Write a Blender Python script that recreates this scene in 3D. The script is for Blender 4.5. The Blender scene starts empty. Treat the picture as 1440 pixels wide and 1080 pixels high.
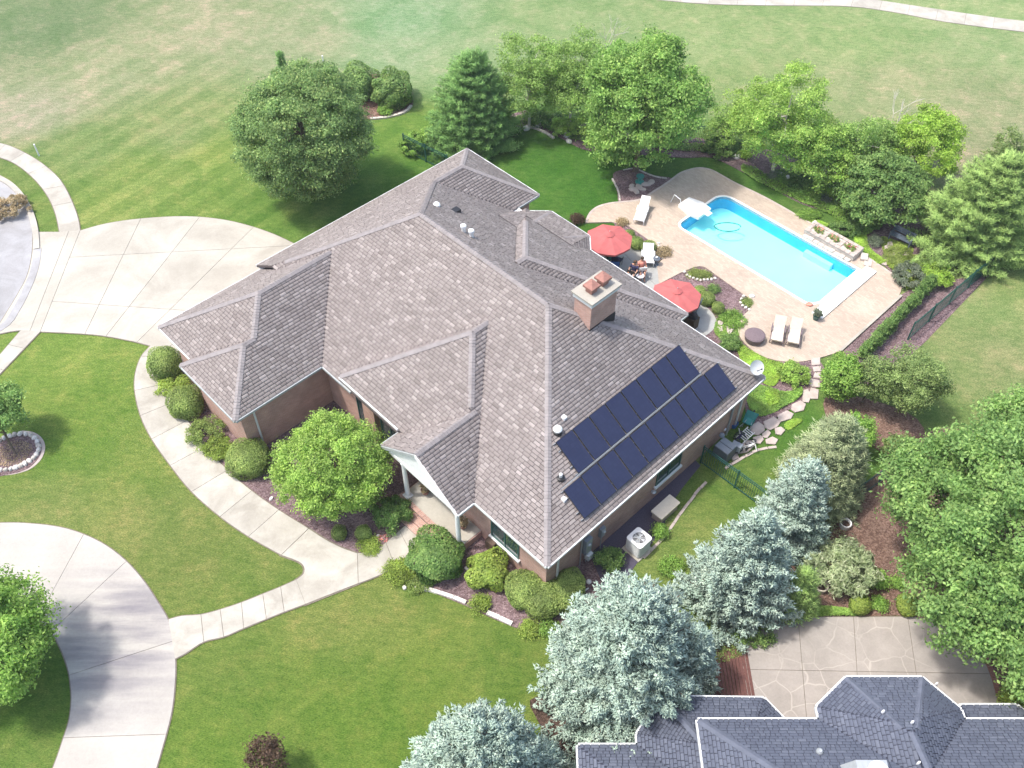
import bpy, math, random
import numpy as np

C = bpy.context.scene.collection
R = math.radians
random.seed(4)

# ------------------------------------------------------------------ camera, light, exposure
CAM_H = 38.0
FPX = 1322.4                       # focal length in pixels of the 1440 px wide photograph
PITCH = R(49.14)
cam_d = bpy.data.cameras.new('camera')
cam_d.sensor_width = 36.0
cam_d.lens = FPX / 1440 * 36.0
cam_d.clip_end = 3000
cam = bpy.data.objects.new('camera', cam_d)
C.objects.link(cam)
cam.location = (0, 0, CAM_H)
cam.rotation_euler = (R(90) - PITCH, 0, 0)
bpy.context.scene.camera = cam

SUN_EL = R(65)
SUN_DIR = (1.0, 0.06)              # horizontal direction in which shadows fall
world = bpy.data.worlds.new('World')
bpy.context.scene.world = world
world.use_nodes = True
wn = world.node_tree.nodes
sky = wn.new('ShaderNodeTexSky')
sky.sky_type = 'NISHITA'
sky.sun_disc = False
sky.sun_elevation = SUN_EL
sky.sun_rotation = math.atan2(-SUN_DIR[0], -SUN_DIR[1])
sky.dust_density = 3.5
sky.air_density = 1.15
world.node_tree.links.new(sky.outputs[0], wn['Background'].inputs[0])
wn['Background'].inputs[1].default_value = 0.15
sd = bpy.data.lights.new('sun', 'SUN')
sd.energy = 2.0
sd.angle = R(4)
sd.color = (1.0, 0.97, 0.92)
sun = bpy.data.objects.new('sun', sd)
C.objects.link(sun)
_n = math.hypot(*SUN_DIR)
_hx, _hy = SUN_DIR[0] / _n * math.cos(SUN_EL), SUN_DIR[1] / _n * math.cos(SUN_EL)
from mathutils import Vector
sun.rotation_euler = Vector((_hx, _hy, -math.sin(SUN_EL))).to_track_quat('-Z', 'Y').to_euler()
sun.location = (-30, 0, 60)
vs = bpy.context.scene.view_settings
vs.view_transform = 'Standard'
vs.look = 'None'
vs.exposure = 1.1
vs.gamma = 1
vs.use_curve_mapping = False
bpy.context.scene.cycles.max_bounces = 6
bpy.context.scene.cycles.transparent_max_bounces = 8

# ------------------------------------------------------------------ helpers: places
cp, sp = math.cos(PITCH), math.sin(PITCH)
PH = R(-46.06)                     # heading of the house and the pool
cu, su = math.cos(PH), math.sin(PH)

def at(px, py, z=0.0):
    """the point at height z seen at photograph pixel (px, py)"""
    a = (px - 720) / FPX; b = -(py - 540) / FPX
    d = (a, cp + b * sp, -sp + b * cp)
    t = (z - CAM_H) / d[2]
    return (t * d[0], t * d[1])

def uw(px, py, z=0.0):
    x, y = at(px, py, z)
    return (x * cu + y * su, -x * su + y * cu)

def w2(u, w):
    return (u * cu - w * su, u * su + w * cu)

def atp(pts, z=0.0):
    return [at(p[0], p[1], z) for p in pts]

def curve(pts, n=5, closed=False):
    """Catmull-Rom through pts; a point with a third entry is a sharp corner"""
    out = []
    m = len(pts)
    for i in range(m if closed else m - 1):
        p1, p2 = pts[i], pts[(i + 1) % m]
        p0 = pts[i - 1] if (closed or i > 0) else p1
        p3 = pts[(i + 2) % m] if (closed or i + 2 < m) else p2
        if len(p1) > 2: p0 = p1
        if len(p2) > 2: p3 = p2
        for k in range(n):
            t = k / n
            q = []
            for a in (0, 1):
                q.append(.5 * (2 * p1[a] + (p2[a] - p0[a]) * t + (2 * p0[a] - 5 * p1[a] + 4 * p2[a] - p3[a]) * t * t
                               + (-p0[a] + 3 * p1[a] - 3 * p2[a] + p3[a]) * t ** 3))
            out.append(tuple(q))
    if not closed: out.append(tuple(pts[-1][:2]))
    return out

def area(poly):
    return .5 * sum(poly[i - 1][0] * poly[i][1] - poly[i][0] * poly[i - 1][1] for i in range(len(poly)))

def clip(poly, n, c):
    """part of poly where n.p <= c"""
    out = []
    for i in range(len(poly)):
        a, b = poly[i - 1], poly[i]
        da = n[0] * a[0] + n[1] * a[1] - c; db = n[0] * b[0] + n[1] * b[1] - c
        if (da <= 0) != (db <= 0):
            t = da / (da - db)
            out.append((a[0] + (b[0] - a[0]) * t, a[1] + (b[1] - a[1]) * t))
        if db <= 0: out.append(b)
    return out

def offset_poly(p, d):
    if area(p) < 0: p = p[::-1]
    n = len(p); out = []
    for i in range(n):
        a_, b_, c_ = p[i - 1], p[i], p[(i + 1) % n]
        n1 = ((b_[1] - a_[1]), -(b_[0] - a_[0])); l1 = math.hypot(*n1) or 1
        n2 = ((c_[1] - b_[1]), -(c_[0] - b_[0])); l2 = math.hypot(*n2) or 1
        nx, ny = n1[0] / l1 + n2[0] / l2, n1[1] / l1 + n2[1] / l2
        l_ = math.hypot(nx, ny) or 1; k = d / max(.5, l_ / 2)
        out.append((b_[0] + nx / l_ * k, b_[1] + ny / l_ * k))
    return out

def inside(poly, X, Y):
    X = np.asarray(X, float); Y = np.asarray(Y, float)
    r = np.zeros(X.shape, bool)
    for i in range(len(poly)):
        (x1, y1), (x2, y2) = poly[i - 1], poly[i]
        if y1 == y2: continue
        c = ((y1 > Y) != (y2 > Y)) & (X < (x2 - x1) * (Y - y1) / (y2 - y1) + x1)
        r ^= c
    return r

# ------------------------------------------------------------------ helpers: objects
OFF = {}
def tag(o, label=None, cat=None, group=None, kind=None):
    if label: o['label'] = label
    if cat: o['category'] = cat
    if group: o['group'] = group
    if kind: o['kind'] = kind
    return o

def thing(name, label, cat, off=(0, 0, 0), rz=0.0, group=None, local=False):
    """Empty at the thing's base. off is given in the rotated frame rz; parts are given in that frame too.
    local=True: off is a world place and the parts are given about the origin"""
    o = bpy.data.objects.new(name, None)
    o.empty_display_size = .2
    C.objects.link(o)
    if local:
        o.location = off; OFF[o.name] = (0, 0, 0)
    else:
        c, s = math.cos(rz), math.sin(rz)
        o.location = (off[0] * c - off[1] * s, off[0] * s + off[1] * c, off[2])
        OFF[o.name] = tuple(off)
    o.rotation_euler = (0, 0, rz)
    return tag(o, label, cat, group)

def copy_tree(o, parent=None):
    c = o.copy(); C.objects.link(c)
    if parent is not None: c.parent = parent
    for ch in [x for x in list(o.children)]:
        copy_tree(ch, c)
    return c

class MB:
    def __init__(s): s.v = []; s.f = []; s.m = []; s.smooth = False
    def add(s, v, f, m=0):
        b = len(s.v); s.v += [tuple(p) for p in v]
        for q in f: s.f.append(tuple(b + i for i in q)); s.m.append(m)
        return s
    def box(s, x0, x1, y0, y1, z0, z1, m=0):
        return s.add([(x0, y0, z0), (x1, y0, z0), (x1, y1, z0), (x0, y1, z0), (x0, y0, z1), (x1, y0, z1), (x1, y1, z1), (x0, y1, z1)],
                     [(3, 2, 1, 0), (4, 5, 6, 7), (0, 1, 5, 4), (1, 2, 6, 5), (2, 3, 7, 6), (3, 0, 4, 7)], m)
    def obox(s, c, size, rz=0, m=0, rx=0):
        a, b, h = size[0] / 2, size[1] / 2, size[2]
        cc, ss = math.cos(rz), math.sin(rz); cx, sx = math.cos(rx), math.sin(rx)
        v = []
        for z in (0, h):
            for x, y in ((-a, -b), (a, -b), (a, b), (-a, b)):
                y2 = y * cx - z * sx; z2 = y * sx + z * cx
                v.append((c[0] + x * cc - y2 * ss, c[1] + x * ss + y2 * cc, c[2] + z2))
        return s.add(v, [(3, 2, 1, 0), (4, 5, 6, 7), (0, 1, 5, 4), (1, 2, 6, 5), (2, 3, 7, 6), (3, 0, 4, 7)], m)
    def prism(s, poly, z0, z1, m=0, bevel=0):
        if area(poly) < 0: poly = poly[::-1]
        n = len(poly)
        v = [(p[0], p[1], z0) for p in poly] + [(p[0], p[1], z1) for p in poly]
        f = [tuple(range(n - 1, -1, -1)), tuple(range(n, 2 * n))]
        f += [(i, (i + 1) % n, n + (i + 1) % n, n + i) for i in range(n)]
        return s.add(v, f, m)
    def sheet(s, poly, z, m=0):
        if area(poly) < 0: poly = poly[::-1]
        return s.add([(p[0], p[1], z) for p in poly], [tuple(range(len(poly)))], m)
    def tube(s, pts, rad, n=6, m=0, cap=True):
        pts = [Vector(p) for p in pts]
        if not hasattr(rad, '__len__'): rad = [rad] * len(pts)
        rings = []
        for i, p in enumerate(pts):
            d = (pts[min(i + 1, len(pts) - 1)] - pts[max(i - 1, 0)])
            if d.length < 1e-9: d = Vector((0, 0, 1))
            d.normalize()
            a = d.orthogonal() if abs(d.z) < .99 else Vector((1, 0, 0))
            if abs(d.z) < .99: a = d.cross(Vector((0, 0, 1))).normalized()
            b = d.cross(a).normalized(); a = b.cross(d).normalized()
            rings.append([p + (a * math.cos(2 * math.pi * k / n) + b * math.sin(2 * math.pi * k / n)) * rad[i] for k in range(n)])
        v = [q for r_ in rings for q in r_]
        f = []
        for i in range(len(pts) - 1):
            for k in range(n):
                f.append((i * n + k, i * n + (k + 1) % n, (i + 1) * n + (k + 1) % n, (i + 1) * n + k))
        if cap: f += [tuple(range(n - 1, -1, -1)), tuple((len(pts) - 1) * n + k for k in range(n))]
        return s.add(v, f, m)
    def lathe(s, prof, c=(0, 0, 0), n=16, m=0, sx=1, sy=1):
        v = []; f = []
        for r_, z in prof:
            for k in range(n):
                a = 2 * math.pi * k / n
                v.append((c[0] + r_ * sx * math.cos(a), c[1] + r_ * sy * math.sin(a), c[2] + z))
        for i in range(len(prof) - 1):
            for k in range(n): f.append((i * n + k, i * n + (k + 1) % n, (i + 1) * n + (k + 1) % n, (i + 1) * n + k))
        f += [tuple(range(n - 1, -1, -1)), tuple((len(prof) - 1) * n + k for k in range(n))]
        return s.add(v, f, m)
    def ball(s, c, r, seg=10, rings=6, m=0, jit=0, rng=None):
        if not hasattr(r, '__len__'): r = (r, r, r)
        v = [(c[0], c[1], c[2] + r[2])]; f = []
        for i in range(1, rings):
            th = math.pi * i / rings
            for k in range(seg):
                a = 2 * math.pi * k / seg
                j = 1 + (rng.uniform(-jit, jit) if rng else 0)
                v.append((c[0] + r[0] * j * math.sin(th) * math.cos(a), c[1] + r[1] * j * math.sin(th) * math.sin(a), c[2] + r[2] * j * math.cos(th)))
        v.append((c[0], c[1], c[2] - r[2]))
        for k in range(seg): f.append((0, 1 + k, 1 + (k + 1) % seg))
        for i in range(rings - 2):
            for k in range(seg):
                a = 1 + i * seg + k; b = 1 + i * seg + (k + 1) % seg
                f.append((a, a + seg, b + seg, b))
        L = len(v) - 1; q = 1 + (rings - 2) * seg
        for k in range(seg): f.append((L, q + (k + 1) % seg, q + k))
        return s.add(v, f, m)
    def build(s, name, mats, parent=None, off=None, smooth=None):
        if off is None: off = OFF.get(parent.name, (0, 0, 0)) if parent is not None else (0, 0, 0)
        me = bpy.data.meshes.new(name)
        me.from_pydata([(p[0] - off[0], p[1] - off[1], p[2] - off[2]) for p in s.v], [], s.f)
        if not isinstance(mats, (list, tuple)): mats = [mats]
        for mm in mats: me.materials.append(mm)
        if len(mats) > 1: me.polygons.foreach_set('material_index', s.m)
        if smooth or (smooth is None and s.smooth): me.polygons.foreach_set('use_smooth', [True] * len(me.polygons))
        me.update()
        o = bpy.data.objects.new(name, me); C.objects.link(o)
        if parent is not None:
            o.parent = parent; OFF[o.name] = off
        return o
    def solo(s, name, mats, label, cat, base, group=None, rz=0.0, smooth=None):
        """a thing that is one mesh, its origin at base (in the frame rz)"""
        o = s.build(name, mats, None, off=base, smooth=smooth)
        c, q = math.cos(rz), math.sin(rz)
        o.location = (base[0] * c - base[1] * q, base[0] * q + base[1] * c, base[2])
        o.rotation_euler = (0, 0, rz)
        return tag(o, label, cat, group)

def np_obj(name, V, F, mat, parent=None, tint=None, off=(0, 0, 0), smooth=False):
    V = np.asarray(V, np.float32).reshape(-1, 3) - np.asarray(off, np.float32)
    F = np.asarray(F, np.int32)
    k = F.shape[1]
    me = bpy.data.meshes.new(name)
    me.vertices.add(len(V)); me.vertices.foreach_set('co', V.ravel())
    me.loops.add(F.size); me.loops.foreach_set('vertex_index', F.ravel())
    me.polygons.add(len(F)); me.polygons.foreach_set('loop_start', np.arange(0, F.size, k, dtype=np.int32))
    me.polygons.foreach_set('loop_total', np.full(len(F), k, np.int32))
    if smooth: me.polygons.foreach_set('use_smooth', np.ones(len(F), bool))
    if tint is not None:
        at_ = me.attributes.new('tint', 'FLOAT', 'POINT'); at_.data.foreach_set('value', np.asarray(tint, np.float32))
    me.materials.append(mat)
    me.update(calc_edges=True)
    me.validate()
    o = bpy.data.objects.new(name, me); C.objects.link(o)
    if parent is not None: o.parent = parent
    return o

def struct(o): o['kind'] = 'structure'; return o
def stuff(o): o['kind'] = 'stuff'; return o

# ------------------------------------------------------------------ helpers: materials
def lin(r, g, b):
    f = lambda c: (c / 255 / 12.92) if c / 255 <= .04045 else ((c / 255 + .055) / 1.055) ** 2.4
    return (f(r), f(g), f(b), 1)

class NT:
    def __init__(s, name):
        s.m = bpy.data.materials.new(name); s.m.use_nodes = True
        s.t = s.m.node_tree; s.n = s.t.nodes; s.b = s.n['Principled BSDF']
    def node(s, t, **k):
        x = s.n.new(t)
        for a, b in k.items():
            setattr(x, a, b)
        return x
    def link(s, a, b): s.t.links.new(a, b)
    def coord(s, kind='Object'):
        if not hasattr(s, 'tc'): s.tc = s.n.new('ShaderNodeTexCoord')
        return s.tc.outputs[kind]
    def pos(s):
        if not hasattr(s, 'ge'): s.ge = s.n.new('ShaderNodeNewGeometry')
        return s.ge.outputs['Position']
    def noise(s, scale, detail=3, rough=.55, vec=None, dist=0):
        x = s.n.new('ShaderNodeTexNoise'); x.inputs['Scale'].default_value = scale
        x.inputs['Detail'].default_value = detail; x.inputs['Roughness'].default_value = rough
        x.inputs['Distortion'].default_value = dist
        s.link(vec if vec is not None else s.pos(), x.inputs['Vector'])
        return x.outputs['Fac']
    def ramp(s, fac, stops, interp='LINEAR'):
        x = s.n.new('ShaderNodeValToRGB'); e = x.color_ramp.elements
        x.color_ramp.interpolation = interp
        while len(e) < len(stops): e.new(.5)
        for q, (p, c) in zip(e, stops): q.position = p; q.color = c if len(c) == 4 else (*c, 1)
        s.link(fac, x.inputs[0]); return x.outputs[0]
    def mix(s, fac, a, b, mode='MIX'):
        x = s.n.new('ShaderNodeMix'); x.data_type = 'RGBA'; x.blend_type = mode
        for sock, val in ((x.inputs[0], fac), (x.inputs[6], a), (x.inputs[7], b)):
            if hasattr(val, 'is_output') or hasattr(val, 'links'): s.link(val, sock)
            else: sock.default_value = val
        return x.outputs[2]
    def math(s, op, a, b=0.0):
        x = s.n.new('ShaderNodeMath'); x.operation = op
        for sock, val in ((x.inputs[0], a), (x.inputs[1], b)):
            if hasattr(val, 'links'): s.link(val, sock)
            else: sock.default_value = val
        return x.outputs[0]
    def bump(s, h, strength=.3, dist=.02):
        x = s.n.new('ShaderNodeBump'); x.inputs['Strength'].default_value = strength; x.inputs['Distance'].default_value = dist
        s.link(h, x.inputs['Height']); s.link(x.outputs[0], s.b.inputs['Normal'])
    def color(s, c):
        if hasattr(c, 'links'): s.link(c, s.b.inputs['Base Color'])
        else: s.b.inputs['Base Color'].default_value = c
    def set(s, rough=None, metal=None, spec=None):
        if rough is not None: s.b.inputs['Roughness'].default_value = rough
        if metal is not None: s.b.inputs['Metallic'].default_value = metal
        if spec is not None: s.b.inputs['Specular IOR Level'].default_value = spec
        return s

def sc(c, k): return (c[0] * k, c[1] * k, c[2] * k, 1)

def plain(name, col, rough=.6, var=.15, scale=6, metal=0, spec=.4, bump=0, bscale=40):
    t = NT(name); t.set(rough, metal, spec)
    f = t.noise(scale, 4)
    t.color(t.ramp(f, [(.3, sc(col, 1 - var)), (.7, sc(col, 1 + var))]))
    if bump: t.bump(t.noise(bscale, 3), bump, .01)
    return t.m

def leaf_mat(name, stops, transl=.48, rough=.55, spec=.25, var=.25, vscale=1.2):
    """stops: three colours picked by each leaf's own tint"""
    t = NT(name); t.set(rough, 0, spec)
    a = t.node('ShaderNodeAttribute', attribute_name='tint')
    c = t.ramp(a.outputs['Fac'], [(0, stops[0]), (.5, stops[1]), (1, stops[2])])  # light end also paints highlight specks into the crowns
    n = t.noise(vscale, 2)
    k = t.ramp(n, [(.3, (1 - var,) * 3), (.7, (1 + var,) * 3)])
    c = t.mix(1.0, c, k, 'MULTIPLY')
    t.color(c)
    if transl:
        tr = t.node('ShaderNodeBsdfTranslucent'); t.link(c, tr.inputs[0])
        mx = t.node('ShaderNodeMixShader'); mx.inputs[0].default_value = transl
        t.link(t.b.outputs[0], mx.inputs[1]); t.link(tr.outputs[0], mx.inputs[2])
        t.link(mx.outputs[0], t.n['Material Output'].inputs[0])
    return t.m

M = {}
M['white'] = plain('white_paint', (.78, .78, .77, 1), .5, .04)
M['trim'] = plain('gutter_paint', (.62, .63, .62, 1), .45, .05)
M['gutter'] = plain('weathered_gutter_paint', (.36, .38, .38, 1), .5, .1)
M['glass'] = plain('dark_window_glass', (.03, .06, .06, 1), .08, .2, spec=.9)
M['green_frame'] = plain('dark_green_frame_paint', (.035, .10, .085, 1), .45, .1)
M['iron'] = plain('green_black_fence_paint', (.02, .085, .07, 1), .4, .1)
M['bark'] = plain('tree_bark', (.13, .10, .075, 1), .9, .3, 9, bump=.6)
M['birch'] = plain('pale_bark', (.5, .46, .4, 1), .8, .25, 9, bump=.3)
M['metal'] = plain('galvanised_metal', (.42, .44, .45, 1), .4, .08, metal=.4)
M['blackmetal'] = plain('black_metal', (.02, .02, .022, 1), .4, .1)
M['bluegrey'] = plain('blue_grey_utility_paint', (.22, .25, .29, 1), .5, .08)
M['darkplastic'] = plain('slate_plastic', (.10, .12, .15, 1), .5, .1)
M['timber'] = plain('dark_timber', (.10, .065, .045, 1), .7, .25, 12)
M['cream'] = plain('cream_plastic', (.70, .62, .50, 1), .55, .06)
M['terracotta'] = plain('terracotta', (.29, .14, .11, 1), .75, .15)
M['red_canvas'] = plain('faded_red_canvas', (.44, .115, .11, 1), .85, .07, 3, bump=.15, bscale=60)
M['skin'] = plain('skin', (.52, .29, .2, 1), .6, .05)
M['hair'] = plain('brown_hair', (.06, .035, .02, 1), .7, .2)
M['navy'] = plain('navy_cloth', (.03, .03, .08, 1), .8, .1)
M['whitecloth'] = plain('white_cloth', (.75, .73, .76, 1), .85, .05)
M['pink'] = plain('coral_cloth', (.68, .27, .2, 1), .85, .05)
M['teal'] = plain('teal_plastic', (.03, .22, .19, 1), .5, .1)
M['blue'] = plain('blue_plastic', (.03, .12, .38, 1), .5, .1)
M['rock'] = plain('limestone', (.50, .45, .40, 1), .85, .22, 5, bump=.6, bscale=14)
M['rockw'] = plain('white_boulder', (.62, .58, .54, 1), .8, .2, 5, bump=.5, bscale=14)
M['flag'] = plain('flagstone', (.44, .37, .33, 1), .85, .16, 3, bump=.4, bscale=16)
M['woodred'] = plain('red_brown_stained_wood', (.13, .055, .045, 1), .75, .2, 10)
M['grey_wood'] = plain('bleached_wood', (.42, .34, .30, 1), .7, .12)
M['beigecloth'] = plain('beige_cushion_cloth', (.56, .49, .40, 1), .9, .05)
M['purple_stone'] = plain('blue_stone_chips', (.075, .065, .095, 1), .9, .4, 30, bump=.7)
M['mulch'] = None

def concrete(name, base, stain=(.62, .60, .57), amount=.5, scale=.35, bumpk=.25):
    t = NT(name); t.set(.85, 0, .3)
    big = t.noise(scale, 5, .6, dist=.6)
    fine = t.noise(9, 5, .7)
    c = t.ramp(big, [(.35, sc(base, 1.05)), (.65, (base[0] * (1 - amount * (1 - stain[0])), base[1] * (1 - amount * (1 - stain[1])), base[2] * (1 - amount * (1 - stain[2])), 1))])
    k = t.ramp(fine, [(.25, (.9,) * 3), (.75, (1.06,) * 3)])
    oi = t.node('ShaderNodeObjectInfo')
    r_ = t.ramp(oi.outputs['Random'], [(0, (.93,) * 3), (1, (1.05,) * 3)])
    t.color(t.mix(1, t.mix(1, c, k, 'MULTIPLY'), r_, 'MULTIPLY'))
    t.bump(t.noise(40, 4), bumpk, .01)
    return t.m
M['concrete'] = concrete('drive_concrete', (.43, .402, .345), amount=.5)
M['walk'] = concrete('walk_concrete', (.425, .398, .345), amount=.62, scale=.7)
M['street'] = concrete('street_concrete', (.35, .345, .35), amount=.7, scale=.5)
M['patio'] = concrete('grey_patio_concrete', (.36, .36, .34), amount=.4, scale=.8)
M['joint'] = plain('joint_dirt', (.17, .145, .11, 1), .95, .2)

def streaked(name):
    """drive with dark tyre rubber and damp stains crossing it"""
    t = NT(name); t.set(.85, 0, .3)
    mp = t.node('ShaderNodeMapping'); mp.inputs['Rotation'].default_value = (0, 0, R(-42)); mp.inputs['Scale'].default_value = (.16, 1.1, 1)
    t.link(t.pos(), mp.inputs['Vector'])
    st = t.noise(.9, 5, .6, vec=mp.outputs[0])
    # stains sit in one stretch of the loop
    sx = t.node('ShaderNodeVectorMath', operation='DISTANCE'); t.link(t.pos(), sx.inputs[0])
    p = at(165, 895); sx.inputs[1].default_value = (p[0], p[1], 0)
    near = t.ramp(t.math('DIVIDE', sx.outputs['Value'], 5.0), [(.25, (1,) * 3), (1, (0.1,) * 3)])
    m_ = t.math('MULTIPLY', t.ramp(st, [(.38, (0,) * 3), (.62, (1,) * 3)]), near)
    base = t.ramp(t.noise(.4, 4), [(.3, sc((.43, .40, .355), 1.05)), (.7, sc((.43, .40, .355), .86))])
    c = t.mix(m_, base, (.20, .185, .195, 1))
    k = t.ramp(t.noise(10, 5, .7), [(.25, (.9,) * 3), (.75, (1.06,) * 3)])
    t.color(t.mix(1, c, k, 'MULTIPLY'))
    t.bump(t.noise(40, 4), .25, .01)
    return t.m
M['loop'] = streaked('stained_drive_concrete')

def mulch(name, cols, scale=16):
    t = NT(name); t.set(.95, 0, .15)
    v = t.node('ShaderNodeTexVoronoi'); v.inputs['Scale'].default_value = scale; t.link(t.pos(), v.inputs['Vector'])
    w_ = t.node('ShaderNodeSeparateColor'); t.link(v.outputs['Color'], w_.inputs[0])
    c = t.ramp(w_.outputs[0], [(0, cols[0]), (.5, cols[1]), (1, cols[2])])
    k = t.ramp(t.noise(.8, 3), [(.3, (.8,) * 3), (.7, (1.2,) * 3)])
    t.color(t.mix(1, c, k, 'MULTIPLY'))
    t.bump(v.outputs['Distance'], .9, .04)
    return t.m
M['mulch'] = mulch('lava_rock_mulch', [(.10, .065, .065, 1), (.17, .115, .12, 1), (.26, .19, .19, 1)])
M['bark_mulch'] = mulch('bark_mulch', [(.10, .058, .045, 1), (.17, .105, .08, 1), (.27, .18, .14, 1)])
M['dark_soil'] = mulch('dark_soil', [(.04, .028, .02, 1), (.08, .05, .04, 1), (.12, .08, .06, 1)])

def brick(name, a, b, mort, rot=0.0):
    """running bond that follows upright walls in the house frame"""
    t = NT(name); t.set(.85, 0, .25)
    oc = t.coord('Object'); sep = t.node('ShaderNodeSeparateXYZ'); t.link(oc, sep.inputs[0])
    nrm = t.node('ShaderNodeSeparateXYZ'); t.link(t.coord('Normal'), nrm.inputs[0])
    f = t.math('GREATER_THAN', t.math('ABSOLUTE', nrm.outputs[0]), .7)
    fz = t.math('GREATER_THAN', t.math('ABSOLUTE', nrm.outputs[2]), .7)
    my = t.node('ShaderNodeMix'); t.link(fz, my.inputs[0]); t.link(sep.outputs[2], my.inputs[2]); t.link(sep.outputs[1], my.inputs[3])
    mx = t.node('ShaderNodeMix'); t.link(f, mx.inputs[0]); t.link(sep.outputs[0], mx.inputs[2]); t.link(sep.outputs[1], mx.inputs[3])
    cb = t.node('ShaderNodeCombineXYZ'); t.link(mx.outputs[0], cb.inputs[0]); t.link(my.outputs[0], cb.inputs[1])
    br = t.node('ShaderNodeTexBrick'); t.link(cb.outputs[0], br.inputs['Vector'])
    br.inputs['Color1'].default_value = a; br.inputs['Color2'].default_value = b; br.inputs['Mortar'].default_value = mort
    br.inputs['Scale'].default_value = 1; br.inputs['Brick Width'].default_value = .2; br.inputs['Row Height'].default_value = .067
    br.inputs['Mortar Size'].default_value = .007; br.inputs['Bias'].default_value = -.1
    k = t.ramp(t.noise(1.3, 4), [(.3, (.85,) * 3), (.7, (1.15,) * 3)])
    t.color(t.mix(1, br.outputs['Color'], k, 'MULTIPLY'))
    t.bump(br.outputs['Fac'], -.4, .01)
    return t.m
M['brick'] = brick('pink_brick', (.48, .275, .215, 1), (.39, .21, .165, 1), (.45, .40, .36, 1))
M['brick_dark'] = brick('shaded_brick', (.33, .16, .125, 1), (.24, .115, .09, 1), (.36, .32, .29, 1))

def pavers(name):
    t = NT(name); t.set(.85, 0, .25)
    mp = t.node('ShaderNodeMapping'); mp.inputs['Rotation'].default_value = (0, 0, -PH)
    t.link(t.pos(), mp.inputs['Vector'])
    br = t.node('ShaderNodeTexBrick'); t.link(mp.outputs[0], br.inputs['Vector'])
    br.inputs['Color1'].default_value = (.47, .385, .305, 1); br.inputs['Color2'].default_value = (.39, .315, .25, 1); br.inputs['Mortar'].default_value = (.36, .29, .24, 1)
    br.inputs['Scale'].default_value = 1; br.inputs['Brick Width'].default_value = .24; br.inputs['Row Height'].default_value = .12
    br.inputs['Mortar Size'].default_value = .008
    k = t.ramp(t.noise(.5, 4), [(.3, (.88,) * 3), (.7, (1.1,) * 3)])
    t.color(t.mix(1, br.outputs['Color'], k, 'MULTIPLY'))
    t.bump(br.outputs['Fac'], -.3, .01)
    return t.m
M['pavers'] = pavers('pool_pavers')

def tinted(name, stops, rough=.9, bump=.5, spec=.2, nscale=25):
    t = NT(name); t.set(rough, 0, spec)
    a = t.node('ShaderNodeAttribute', attribute_name='tint')
    c = t.ramp(a.outputs['Fac'], [(i / (len(stops) - 1), s_) for i, s_ in enumerate(stops)])
    k = t.ramp(t.noise(nscale, 4, .7), [(.3, (.86,) * 3), (.7, (1.14,) * 3)])
    q = t.ramp(t.noise(.35, 3), [(.3, (.94,) * 3), (.7, (1.06,) * 3)])
    t.color(t.mix(1, t.mix(1, c, k, 'MULTIPLY'), q, 'MULTIPLY'))
    t.bump(t.noise(60, 3), bump, .01)
    return t.m
M['shingle'] = tinted('asphalt_shingle', [(.185, .158, .148, 1), (.235, .203, .191, 1), (.265, .232, .218, 1), (.35, .308, .29, 1)])
M['roof_base'] = plain('roof_underlay', (.10, .08, .08, 1), .95, .2)
M['cap'] = plain('hip_cap_shingle', (.25, .226, .222, 1), .9, .14, 3, bump=.5)
M['shingle_blue'] = tinted('slate_grey_shingle', [(.083, .092, .122, 1), (.100, .111, .146, 1), (.112, .124, .160, 1), (.135, .147, .185, 1)])
M['cap_blue'] = plain('slate_grey_cap_shingle', (.105, .116, .15, 1), .9, .14, 3, bump=.5)
M['roof_base_blue'] = plain('slate_grey_underlay', (.045, .05, .075, 1), .95, .2)

t = NT('solar_glass'); t.set(.16, 0, .55)
oc = t.coord('Object')
br = t.node('ShaderNodeTexBrick'); t.link(oc, br.inputs['Vector']); br.offset = 0
br.inputs['Color1'].default_value = (.018, .021, .052, 1); br.inputs['Color2'].default_value = (.022, .026, .060, 1); br.inputs['Mortar'].default_value = (.012, .015, .04, 1)
br.inputs['Scale'].default_value = 1; br.inputs['Brick Width'].default_value = .17; br.inputs['Row Height'].default_value = .17; br.inputs['Mortar Size'].default_value = .005
t.color(br.outputs['Color']); M['solar'] = t.m
t = NT('pool_water'); 
tr = t.node('ShaderNodeBsdfTransparent'); tr.inputs[0].default_value = (.60, .975, .955, 1)
gl = t.node('ShaderNodeBsdfGlossy'); gl.inputs['Roughness'].default_value = .05
fr = t.node('ShaderNodeFresnel'); fr.inputs['IOR'].default_value = 1.33
bp = t.node('ShaderNodeBump'); bp.inputs['Strength'].default_value = .35; bp.inputs['Distance'].default_value = .05
t.link(t.noise(2.5, 4), bp.inputs['Height']); t.link(bp.outputs[0], gl.inputs['Normal']); t.link(bp.outputs[0], fr.inputs['Normal'])
mx = t.node('ShaderNodeMixShader'); t.link(fr.outputs[0], mx.inputs[0]); t.link(tr.outputs[0], mx.inputs[1]); t.link(gl.outputs[0], mx.inputs[2])
t.link(mx.outputs[0], t.n['Material Output'].inputs[0]); M['water'] = t.m
M['pool_floor'] = plain('pool_liner_floor', (.72, .93, .95, 1), .6, .03, 1.2)
M['pool_wall'] = plain('pool_liner_blue_wall', (.10, .42, .72, 1), .6, .08, 1.5)
M['coping'] = plain('white_coping', (.80, .78, .74, 1), .6, .04)

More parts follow.
